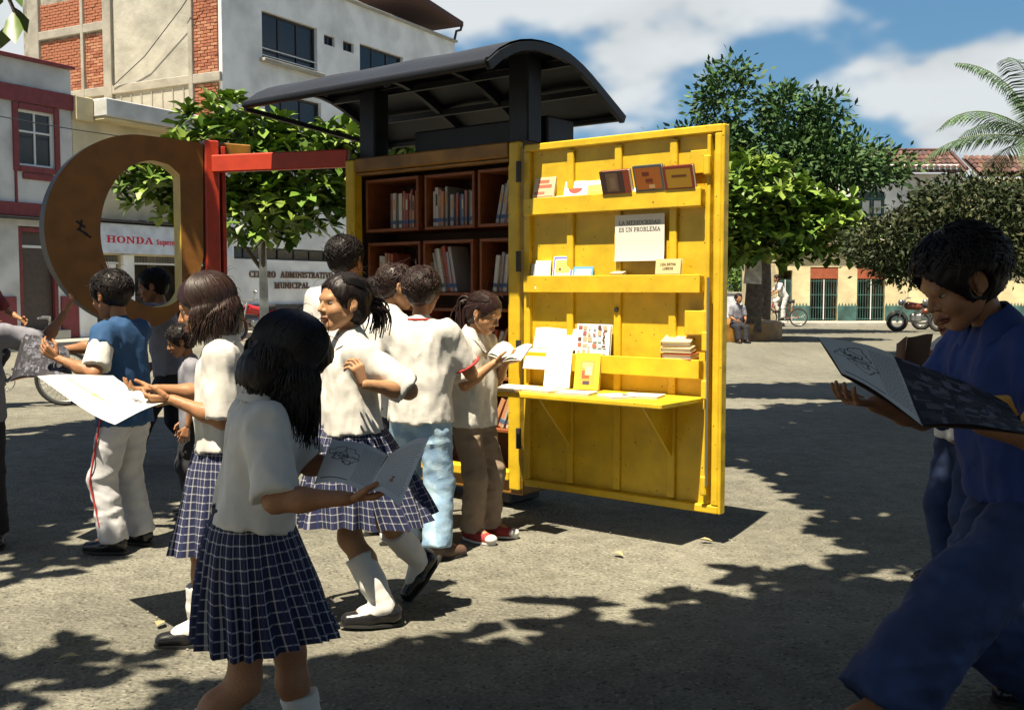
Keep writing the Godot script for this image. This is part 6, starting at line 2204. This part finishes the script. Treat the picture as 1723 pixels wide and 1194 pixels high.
func sheet4(a: Vector3, b: Vector3, c: Vector3, d: Vector3, sag: float, wave := 0.0) -> MB: # a-b near edge, d-c far edge
	var mb := MB.new()
	var rows := []
	for j in 13:
		var v := j / 12.0
		var row := PackedVector3Array()
		for i in 13:
			var u := i / 12.0
			var p := a.lerp(b, u).lerp(d.lerp(c, u), v)
			p.y += -sag * 4.0 * u * (1.0 - u) + wave * sin(u * 5.0 + v * 4.0)
			row.append(p)
		rows.append(row)
	mb.sheet(rows)
	return mb

func double_page(called: String, label: String, cat: String, fn: Vector3, ff: Vector3, ln_: Vector3, lf: Vector3, rn: Vector3, rf: Vector3, m1: Material, m2: Material, back: Material = null, sag := 0.02) -> Node3D:
	var t := thing(called, label, cat)
	t.position = fn
	var l := put("page", sheet4(ln_ - fn, Vector3.ZERO, ff - fn, lf - fn, -sag, 0.003), m1, t)
	var r := put("page", sheet4(Vector3.ZERO, rn - fn, rf - fn, ff - fn, -sag, 0.003), m2, t)
	if back:
		var dn := Vector3(0, -0.006, 0)
		put("cover", sheet4(ln_ - fn + dn, dn, ff - fn + dn, lf - fn + dn, -sag * 0.5, 0.0), back, t)
		put("cover", sheet4(dn, rn - fn + dn, rf - fn + dn, ff - fn + dn, -sag * 0.5, 0.0), back, t)
	return t

# ---------------------------------------------------------------- cast
func people() -> void:
	var dark := Color(0.33, 0.16, 0.08)
	var tan_ := Color(0.36, 0.175, 0.085)
	var fair := Color(0.43, 0.23, 0.12)
	# girl in the foreground, in the tree's shade
	person({H = 1.245, at = Vector3(-0.69, 0, -2.66), yaw = 1.95, label = "girl in pale school shirt and dark pleated skirt in foreground, back turned", skin = dark,
		lean = 0.12, hpitch = 0.55, hyaw = 0.1, rhand_w = Vector3(-0.38, 0.829, -2.42), lhand_w = Vector3(-0.36, 0.83, -2.74), rfd = Vector3(0.9, 0.05, -0.1), lfd = Vector3(0.8, 0, 0.4), rpn = Vector3(-0.1, 1, -0.2), lpn = Vector3(0, 1, 0), rpole = Vector3(-0.3, -0.9, -0.5), rcurl = 0.5, lcurl = 0.4,
		lfoot = Vector3(0.05, 0.064, 0.17), rfoot = Vector3(-0.05, 0.12, -0.20), rtip = 0.7, ltoe = 0.1, rtoe = -0.1,
		shirt = {mat = "cloth_white", hem = 0.575, sleeve = 0.97, collar = true, loose = 0.020}, skirt = {mat = "plaid", top = 0.60, hem = 0.33, swing = Vector3(0, 0, 0.05), bottom = Vector2(0.125, 0.145), seed = 3.0, pleats = 22}, sock = 0.55,
		hair = "long", hair_len = 0.20, locks = 330, hair_thick = 0.115, wavy = 0.010, fine = 0.9})
	double_page("newspaper", "large open newspaper held by the foreground girl", "newspaper", Vector3(-0.337, 0.847, -2.40), Vector3(-0.328, 0.882, -2.72), Vector3(-0.485, 0.842, -2.52), Vector3(-0.50, 0.905, -2.86), Vector3(-0.25, 0.841, -2.28), Vector3(-0.207, 0.947, -2.58), page_mat(1, 4), page_mat(3, 5), null, 0.012)
	# girl with the drawing sheet
	person({H = 1.355, at = Vector3(-1.06, 0, -3.86), yaw = -1.40, label = "girl in white blouse and checked skirt holding a large white sheet", skin = tan_,
		lean = 0.04, hpitch = 0.28, hyaw = 0.05, lhand_w = Vector3(-1.225, 0.925, -3.72), rhand_w = Vector3(-1.38, 0.935, -4.0), lfd = Vector3(-0.95, -0.1, -0.1), rfd = Vector3(-0.9, 0, 0.3), lpn = Vector3(0, 0.7, -0.7), rpn = Vector3(0, 1, 0), lcurl = 0.55, rcurl = 0.5, lpole = Vector3(0.2, -0.9, -0.5),
		lfoot_w = Vector3(-1.16, 0.068, -3.80), rfoot_w = Vector3(-1.0, 0.068, -3.98), ltoe = 0.0,
		shirt = {mat = "cloth_white", hem = 0.54, sleeve = 0.98, collar = true, loose = 0.022}, skirt = {mat = "plaid", top = 0.575, hem = 0.255, bottom = Vector2(0.135, 0.15), seed = 9.0, pleats = 14}, sock = 0.55,
		hair = "long", hair_len = 0.13, locks = 260, wavy = 0.004, hair_mat = "hair_brown", hair_thick = 0.07, fine = 0.9})
	var sh := thing("drawing_sheet", "large white sheet with faint coloured drawing held over the left", "paper", Vector3(-1.242, 0.915, -3.72))
	var o := Vector3(-1.242, 0.915, -3.72)
	put("sheet", sheet4(Vector3.ZERO, Vector3(-1.617, 0.976, -4.2) - o, Vector3(-1.787, 0.979, -4.05) - o + Vector3(-0.06, 0.0, 0.02), Vector3(-1.365, 0.86, -3.55) - o, 0.015, 0.006), page_mat(0, 2), sh)
	# girl walking left, hand raised
	person({H = 1.40, at = Vector3(-0.635, 0, -4.12), yaw = -1.20, label = "girl with hair drawn back walking with one hand raised", skin = fair,
		lean = 0.02, hpitch = -0.02, hyaw = 0.28, lhand_w = Vector3(-0.555, 0.965, -3.86), lpole = Vector3(0.5, -0.7, -0.6), lfd = Vector3(-0.28, 0.95, 0.1), lpn = Vector3(-0.75, -0.1, -0.5), lcurl = 0.75, rhand = Vector3(-0.17, 0.75, 0.18),
		rfoot_w = Vector3(-0.50, 0.072, -4.02), lfoot_w = Vector3(-0.38, 0.12, -4.42), ltip = 0.85, rtip = -0.05, ltoe = 0.1, rtoe = -0.15, drop = 0.045,
		shirt = {mat = "cloth_white", hem = 0.54, sleeve = 0.98, collar = true, loose = 0.026}, skirt = {mat = "plaid", top = 0.575, hem = 0.285, bottom = Vector2(0.165, 0.185), swing = Vector3(0.0, 0, -0.05), seed = 5.0, pleats = 18}, sock = 0.75,
		hair = "tail", hair_len = 0.10, locks = 200, fine = 0.85, hairline = 0.02})
	# boy in light jeans, back turned
	person({H = 1.40, at = Vector3(-0.455, 0, -5.12), yaw = 2.95, label = "boy in white shirt with red trim and faded jeans, back turned", skin = tan_,
		lean = 0.02, hpitch = 0.1, hyaw = 0.0, rhand_w = Vector3(-0.20, 0.86, -5.36), lhand_w = Vector3(-0.62, 0.88, -5.40), rpole = Vector3(-0.5, -0.6, -0.5), lpole = Vector3(0.5, -0.6, -0.5),
		rfoot_w = Vector3(-0.369, 0.068, -5.03), lfoot_w = Vector3(-0.55, 0.068, -5.28), rtoe = -0.75, ltoe = 0.25,
		shirt = {mat = "cloth_white", hem = 0.475, sleeve = 0.86, loose = 0.026, trim = "cloth_red", flare = 1.2}, pants = {mat = "denim_light", loose = 0.018, flare = 1.7, wrinkle = 0.008}, shoe = "shoe_brown",
		hair = "short", hair_mat = "hair_brown", locks = 260, hair_thick = 0.075, fine = 0.95})
	# boy beside him
	person({H = 1.43, at = Vector3(-0.66, 0, -5.46), yaw = 2.2, label = "short haired boy in white shirt left of the jeans boy, looking right", skin = fair,
		lean = 0.03, hpitch = 0.15, hyaw = -0.35, rhand_w = Vector3(-0.42, 0.95, -5.72), lhand_w = Vector3(-0.50, 0.95, -5.85), rfoot_w = Vector3(-0.62, 0.068, -5.35), lfoot_w = Vector3(-0.75, 0.068, -5.58),
		shirt = {mat = "cloth_white", hem = 0.46, sleeve = 0.88, collar = true, loose = 0.02}, pants = {mat = "cloth_dark"}, shoe = "canvas_white",
		hair = "short", hair_mat = "hair_brown", locks = 200, hair_thick = 0.035, fine = 1.0})
	# reading girl by the door
	person({H = 1.30, at = Vector3(-0.215, 0, -5.50), yaw = 0.95, label = "girl in white polo and tan trousers reading a book by the door", skin = fair,
		lean = 0.03, hpitch = 0.42, hyaw = 0.1, rhand_w = Vector3(-0.085, 0.945, -5.34), lhand_w = Vector3(-0.03, 0.935, -5.46), rfd = Vector3(0.8, 0.2, 0.1), lfd = Vector3(0.6, 0.2, 0.5), rpn = Vector3(-0.1, 1, -0.3), lpn = Vector3(-0.1, 1, -0.3), rcurl = 0.4, lcurl = 0.4, rpole = Vector3(-0.4, -0.8, -0.4), lpole = Vector3(0.4, -0.8, -0.4),
		rfoot_w = Vector3(-0.21, 0.063, -5.42), lfoot_w = Vector3(-0.12, 0.063, -5.52), rtoe = -0.1, ltoe = 0.3,
		shirt = {mat = "cloth_white", hem = 0.465, sleeve = 0.92, collar = true, loose = 0.02, flare = 1.6}, pants = {mat = "cloth_tan", loose = 0.012, wrinkle = 0.01}, shoe = "canvas_red", toe_cap = true, sole = "canvas_white",
		hair = "tail", hair_mat = "hair_brown", hair_len = 0.2, locks = 220, fine = 0.9, earring = true})
	double_page("open_book", "small open book in the hands of the girl by the door", "book", Vector3(-0.045, 0.955, -5.30), Vector3(0.01, 1.01, -5.40), Vector3(-0.125, 0.985, -5.36), Vector3(-0.06, 1.05, -5.46), Vector3(0.045, 0.965, -5.22), Vector3(0.105, 1.035, -5.30), page_mat(3, 6), M["page_3_6"], M.paper, 0.012)
	# tall boy behind the walking girl, girl hidden between
	person({H = 1.59, at = Vector3(-0.96, 0, -5.78), yaw = 2.75, label = "tallest boy in white shirt standing behind the girl with raised hand", skin = tan_,
		hpitch = 0.1, shirt = {mat = "cloth_white", hem = 0.46, sleeve = 0.85, loose = 0.024}, pants = {mat = "cloth_dark"}, hair = "short", hair_thick = 0.05, fine = 1.1})
	person({H = 1.37, at = Vector3(-0.79, 0, -5.70), yaw = 2.3, label = "dark haired child half hidden between the walking girl and the boys", skin = dark,
		hpitch = 0.2, hyaw = -0.4, shirt = {mat = "cloth_white", hem = 0.46, sleeve = 0.85}, pants = {mat = "cloth_dark"}, hair = "tail", hair_len = 0.15, fine = 1.15})
	# left group in the tree's shade
	person({H = 1.39, at = Vector3(-1.96, 0, -5.24), yaw = -1.85, label = "boy in blue vest with white sleeve and pale striped trousers", skin = dark,
		lean = 0.04, hpitch = 0.25, hyaw = -0.1, lhand_w = Vector3(-2.20, 0.985, -5.02), rhand_w = Vector3(-2.40, 0.99, -5.42), lfd = Vector3(-0.7, 0.55, 0.1), lpn = Vector3(0.1, 0.3, -0.9), lcurl = 0.5, rcurl = 0.5, lpole = Vector3(0.4, -0.8, -0.5),
		lfoot_w = Vector3(-2.0, 0.069, -5.15), rfoot_w = Vector3(-1.93, 0.069, -5.34), ltoe = 0.1,
		shirt = {mat = "cloth_blue", hem = 0.46, sleeve = 0.35, loose = 0.022, panel = "cloth_white"}, pants = {mat = "cloth_pale", loose = 0.013, flare = 1.7, stripe = "cloth_red", wrinkle = 0.011}, hair = "short", locks = 220, hair_thick = 0.08, fine = 1.0})
	double_page("picture_album", "dark picture album held open by the boy in the blue vest", "album", Vector3(-2.30, 0.90, -5.02), Vector3(-2.36, 1.05, -5.30), Vector3(-2.52, 0.86, -5.20), Vector3(-2.54, 1.09, -5.40), Vector3(-2.10, 0.85, -4.96), Vector3(-2.16, 1.02, -5.06), page_mat(2, 3), M["page_2_3"], M.inside_dark, 0.01)
	person({H = 1.37, at = Vector3(-2.78, 0, -5.32), yaw = 0.35, label = "boy in grey shirt at the left edge reaching an arm to the ring", skin = dark,
		lhand_w = Vector3(-2.42, 1.19, -5.62), lpole = Vector3(0.2, -1, 0.1), rhand = Vector3(-0.2, 0.62, 0.05), shirt = {mat = "cloth_grey", hem = 0.47, sleeve = 0.9, loose = 0.024}, pants = {mat = "cloth_dark"}, hair = "short", fine = 1.1})
	person({H = 1.50, at = Vector3(-2.55, 0, -7.75), yaw = -1.35, label = "youth in grey shirt leaning an arm on the ring's lower edge", skin = dark,
		lean = 0.12, hpitch = 0.2, lhand_w = Vector3(-2.80, 1.215, -7.30), lfd = Vector3(-1, 0, 0), lpn = Vector3(0, -1, 0), lcurl = 0.2, lpole = Vector3(0.6, -0.1, -0.4), rhand = Vector3(-0.2, 0.75, 0.15), lfoot = Vector3(0.10, 0.07, 0.28), rfoot = Vector3(-0.08, 0.07, -0.2), drop = 0.05,
		shirt = {mat = "cloth_grey", hem = 0.46, sleeve = 0.85, loose = 0.024}, pants = {mat = "cloth_dark"}, hair = "short", fine = 1.15})
	person({H = 1.10, at = Vector3(-1.86, 0, -6.05), yaw = -1.2, label = "small dark haired child behind the girl with the white sheet", skin = dark,
		hpitch = 0.3, shirt = {mat = "cloth_grey", hem = 0.46, sleeve = 0.85}, pants = {mat = "cloth_dark"}, hair = "short", hair_thick = 0.09, fine = 1.15})
	# man in the right foreground, deep shade
	person({H = 1.70, at = Vector3(1.61, 0, -3.18), yaw = -1.48, label = "man in royal blue shirt with gold band reading at the right edge", skin = dark, fat = 1.1,
		lean = 0.26, hpitch = 0.50, hyaw = 0.0, lhand_w = Vector3(1.295, 0.945, -2.856), rhand_w = Vector3(1.149, 0.957, -3.291), lfd = Vector3(-0.8, 0.1, -0.3), rfd = Vector3(-0.8, 0.1, 0.3), lpn = Vector3(0, 1, 0), rpn = Vector3(0, 1, 0), lcurl = 0.5, rcurl = 0.5, lpole = Vector3(0.4, -0.9, -0.3),
		lfoot = Vector3(0.20, 0.082, 0.60), rfoot = Vector3(-0.06, 0.082, -0.15), drop = 0.19, ltoe = 0.2, lknee = Vector3(0.3, 0.6, 1),
		shirt = {mat = "cloth_royal", hem = 0.42, sleeve = 0.98, collar = true, loose = 0.034, band = "cloth_gold", band_y = 0.205}, pants = {mat = "denim_dark", loose = 0.05, flare = 1.5, wrinkle = 0.016}, hair = "short", locks = 260, hair_thick = 0.12, fine = 1.0})
	double_page("picture_magazine", "large dark open magazine held by the man at the right", "magazine", Vector3(1.045, 0.975, -2.626), Vector3(1.089, 1.132, -2.965), Vector3(0.847, 1.104, -2.662), Vector3(0.848, 1.190, -2.880), Vector3(1.331, 0.950, -2.662), Vector3(1.419, 0.993, -2.965), page_mat(1, 9), page_mat(2, 7), M.inside_dark, 0.008)
	person({H = 1.33, at = Vector3(2.02, 0, -4.6), yaw = -1.3, label = "child in pale blue shirt half hidden behind the man at right", skin = dark,
		hpitch = 0.35, lhand_w = Vector3(1.56, 0.99, -4.02), rhand_w = Vector3(1.50, 0.98, -4.2), lfd = Vector3(-1, 0.2, 0), shirt = {mat = "cloth_white", hem = 0.5, sleeve = 0.9}, pants = {mat = "denim_dark"}, hair = "short", fine = 1.15})
	double_page("pamphlet", "small brown pamphlet raised in front of the half hidden child", "pamphlet", Vector3(1.50, 0.98, -3.98), Vector3(1.50, 1.14, -3.94), Vector3(1.44, 0.96, -3.90), Vector3(1.43, 1.12, -3.86), Vector3(1.58, 0.99, -3.96), Vector3(1.59, 1.15, -3.92), plain_mat(lin(0.20, 0.085, 0.05), 0.6), plain_mat(lin(0.12, 0.07, 0.05), 0.6), null, 0.0)
	# far figures
	person({H = 1.62, at = Vector3(9.6, 0.26, -36.6), yaw = -1.45, label = "distant cyclist in white clothes riding past the far house", skin = tan_, lean = 0.5, drop = 0.02, hpitch = 0.1,
		lhand = Vector3(0.2, 0.86, 0.55), rhand = Vector3(-0.2, 0.86, 0.55), lfoot = Vector3(0.1, 0.02, 0.12), rfoot = Vector3(-0.1, 0.30, 0.22), shirt = {mat = "cloth_white", hem = 0.47, sleeve = 0.9}, pants = {mat = "cloth_white"}, hair = "short", locks = 60, fine = 2.2})
	person({H = 1.5, at = Vector3(5.55, -0.05, -25.75), yaw = 0.2, label = "distant person seated on the planter wall under the tree", skin = dark, drop = 0.26, lean = 0.2,
		lhand = Vector3(0.12, 0.6, 0.3), rhand = Vector3(-0.12, 0.6, 0.3), lfoot = Vector3(0.09, 0.12, 0.42), rfoot = Vector3(-0.09, 0.12, 0.42), shirt = {mat = "cloth_grey", hem = 0.3, sleeve = 0.9}, pants = {mat = "cloth_dark"}, hair = "short", locks = 60, fine = 2.2})
	person({H = 1.55, at = Vector3(-6.0, 0.12, -11.6), yaw = 1.2, label = "cyclist in maroon shirt mostly hidden behind the boy at left edge", skin = tan_, lean = 0.35, drop = 0.05,
		lhand = Vector3(0.22, 0.86, 0.46), rhand = Vector3(-0.22, 0.86, 0.46), lfoot = Vector3(0.1, 0.2, 0.1), rfoot = Vector3(-0.1, 0.32, 0.2), shirt = {mat = "cloth_maroon", hem = 0.47, sleeve = 0.8}, pants = {mat = "cloth_dark"}, hair = "short", locks = 60, fine = 1.6})

# ---------------------------------------------------------------- wheeled things
func wheel(parent: Node3D, at: Vector3, R: float, tyre: float, spokes: int) -> void:
	var ty := MB.new()
	ty.ringt(at, R - tyre, tyre, Basis(), 36, 8)
	var w := put("wheel", ty, M.rubber, parent)
	var rm := MB.new()
	rm.ringt(at, R - tyre * 2.2, tyre * 0.55, Basis(), 36, 6)
	put("rim", rm, M.steel, w)
	var sp := MB.new()
	for i in spokes:
		var a := TAU * i / spokes
		var hub := at + Vector3(cos(a + 0.5), sin(a + 0.5), 0) * 0.02 + Vector3(0, 0, 0.025 * (1 if i % 2 else -1))
		sp.tube([hub, at + Vector3(cos(a), sin(a), 0) * (R - tyre * 2.2)], 0.0025, 4, false)
	sp.tube([at - Vector3(0, 0, 0.04), at + Vector3(0, 0, 0.04)], 0.018, 8)
	put("spokes", sp, M.steel, w)

func bicycle(at: Vector3, yaw: float, label: String, paint: Color) -> void: # rolls along +x
	var t := thing("bicycle", label, "bicycle", at, yaw, "bicycles on the square")
	wheel(t, Vector3(0.52, 0.32, 0), 0.32, 0.021, 28)
	wheel(t, Vector3(-0.52, 0.32, 0), 0.32, 0.021, 28)
	var f := MB.new()
	var bb := Vector3(-0.08, 0.29, 0)
	var st := Vector3(-0.22, 0.78, 0)
	var hd := Vector3(0.36, 0.80, 0)
	f.tube([bb, st], 0.016, 8); f.tube([bb, hd - Vector3(-0.02, 0.09, 0)], 0.018, 8); f.tube([st - Vector3(-0.01, 0.04, 0), hd], 0.016, 8)
	f.tube([hd + Vector3(-0.01, 0.06, 0), hd + Vector3(0.04, -0.14, 0)], 0.02, 8)
	for s in [-1.0, 1.0]:
		f.tube([bb + Vector3(0, 0, s * 0.03), Vector3(-0.52, 0.32, s * 0.05)], 0.010, 6); f.tube([st - Vector3(0, 0.05, 0), Vector3(-0.52, 0.32, s * 0.05)], 0.008, 6)
		f.tube([hd + Vector3(0.04, -0.13, s * 0.02), Vector3(0.47, 0.5, s * 0.05), Vector3(0.52, 0.32, s * 0.05)], 0.012, 6)
	put("frame", f, plain_mat(paint, 0.35), t)
	var h := MB.new()
	h.tube([Vector3(0.28, 1.0, -0.29), Vector3(0.37, 1.0, -0.16), Vector3(0.38, 0.96, 0), Vector3(0.37, 1.0, 0.16), Vector3(0.28, 1.0, 0.29)], 0.012, 7)
	h.tube([hd, Vector3(0.38, 0.96, 0)], 0.013, 7)
	put("handlebar", h, M.steel, t)
	var sd := MB.new()
	sd.tube([Vector3(-0.38, 0.88, 0), Vector3(-0.30, 0.885, 0), Vector3(-0.12, 0.875, 0)], [0.07, 0.06, 0.02], 8)
	sd.tube([st, Vector3(-0.26, 0.87, 0)], 0.012, 6)
	put("saddle", sd, M.rubber, t)
	var cr := MB.new()
	cr.ringt(bb + Vector3(0, 0, 0.05), 0.09, 0.006, Basis(), 20, 5)
	cr.tube([bb + Vector3(-0.09, -0.13, 0.07), bb + Vector3(0, 0, 0.06), bb + Vector3(0, 0, -0.06), bb + Vector3(0.09, 0.13, -0.07)], 0.009, 6)
	cr.box(bb + Vector3(-0.09, -0.13, 0.11), Vector3(0.09, 0.025, 0.07)); cr.box(bb + Vector3(0.09, 0.13, -0.11), Vector3(0.09, 0.025, 0.07))
	put("crank", cr, M.steel, t)
	var fe := MB.new()
	for c in [Vector3(0.52, 0.32, 0), Vector3(-0.52, 0.32, 0)]:
		var pts := []
		for i in 9: pts.append(c + Vector3(cos(0.3 + i * 0.32), sin(0.3 + i * 0.32), 0) * 0.345)
		for i in 8: fe.bar(pts[i], pts[i + 1], 0.045, 0.004, Vector3.UP if absf((pts[i + 1] - pts[i]).normalized().y) < 0.9 else Vector3.RIGHT)
	put("mudguard", fe, plain_mat(paint, 0.35), t)

func motorcycle(at: Vector3, yaw: float, label: String, paint: Color) -> void:
	var t := thing("motorcycle", label, "motorcycle", at, yaw, "parked motorcycles")
	wheel(t, Vector3(0.62, 0.29, 0), 0.29, 0.05, 12)
	wheel(t, Vector3(-0.58, 0.29, 0), 0.29, 0.055, 12)
	var tk := soft(0.06)
	tk.cap(Vector3(0.30, 0.80, 0), Vector3(-0.02, 0.76, 0), 0.13, 0.11)
	var mb := MB.new()
	tk.add_to(mb, 0.022)
	put("fuel_tank", mb, plain_mat(paint, 0.25), t)
	var bd := soft(0.05)
	bd.cap(Vector3(-0.2, 0.62, 0), Vector3(-0.72, 0.74, 0), 0.10, 0.06)
	mb = MB.new()
	bd.add_to(mb, 0.022)
	put("side_panel", mb, plain_mat(paint, 0.25), t)
	var se := soft(0.04)
	se.cap(Vector3(-0.08, 0.80, 0), Vector3(-0.65, 0.84, 0), 0.075, 0.085)
	mb = MB.new()
	se.add_to(mb, 0.02)
	put("seat", mb, M.rubber, t)
	var en := MB.new()
	en.box(Vector3(0.08, 0.42, 0), Vector3(0.38, 0.26, 0.26), 0.05)
	en.tube([Vector3(0.2, 0.5, 0.14), Vector3(0.28, 0.3, 0.16), Vector3(-0.1, 0.24, 0.16), Vector3(-0.75, 0.34, 0.17)], [0.025, 0.025, 0.03, 0.045], 8)
	put("engine", en, M.steel, t)
	var fk := MB.new()
	for s in [-1.0, 1.0]: fk.tube([Vector3(0.62, 0.29, s * 0.09), Vector3(0.40, 0.98, s * 0.09)], 0.025, 8)
	fk.tube([Vector3(0.28, 1.05, -0.36), Vector3(0.38, 1.02, -0.1), Vector3(0.38, 1.02, 0.1), Vector3(0.28, 1.05, 0.36)], 0.015, 7)
	put("fork", fk, M.steel, t)
	for s in [-1.0, 1.0]:
		var mr := MB.new()
		mr.tube([Vector3(0.34, 1.04, s * 0.24), Vector3(0.36, 1.2, s * 0.32)], 0.007, 5)
		mr.ball(Vector3(0.36, 1.24, s * 0.33), Vector3(0.02, 0.05, 0.07), 10, 7)
		put("mirror", mr, M.steel, t)
	var hl := MB.new()
	hl.ball(Vector3(0.52, 0.90, 0), Vector3(0.09, 0.10, 0.10), 12, 8)
	put("headlight", hl, M.steel, t)
	var mg := MB.new()
	mg.ringt(Vector3(0.62, 0.31, 0), 0.31, 0.02, Basis(), 28, 5)
	put("mudguard", mg, plain_mat(paint, 0.25), t)

func vehicles() -> void:
	bicycle(Vector3(-5.55, 0.0, -11.55), 0.35, "bicycle with thin tyres behind the boy at the left edge", lin(0.10, 0.11, 0.12))
	bicycle(Vector3(9.55, 0.0, -36.6), 3.0, "distant bicycle ridden past the far house", lin(0.25, 0.04, 0.03))
	motorcycle(Vector3(-6.65, 0.0, -27.0), -2.1, "red motorcycle parked before the office block", lin(0.50, 0.02, 0.02))
	motorcycle(Vector3(12.7, 0.0, -32.5), 2.9, "dark red motorcycle parked before the far house", lin(0.16, 0.04, 0.02))
	motorcycle(Vector3(13.9, 0.0, -33.6), 2.7, "black motorcycle parked right of the dark red one", lin(0.02, 0.02, 0.02))
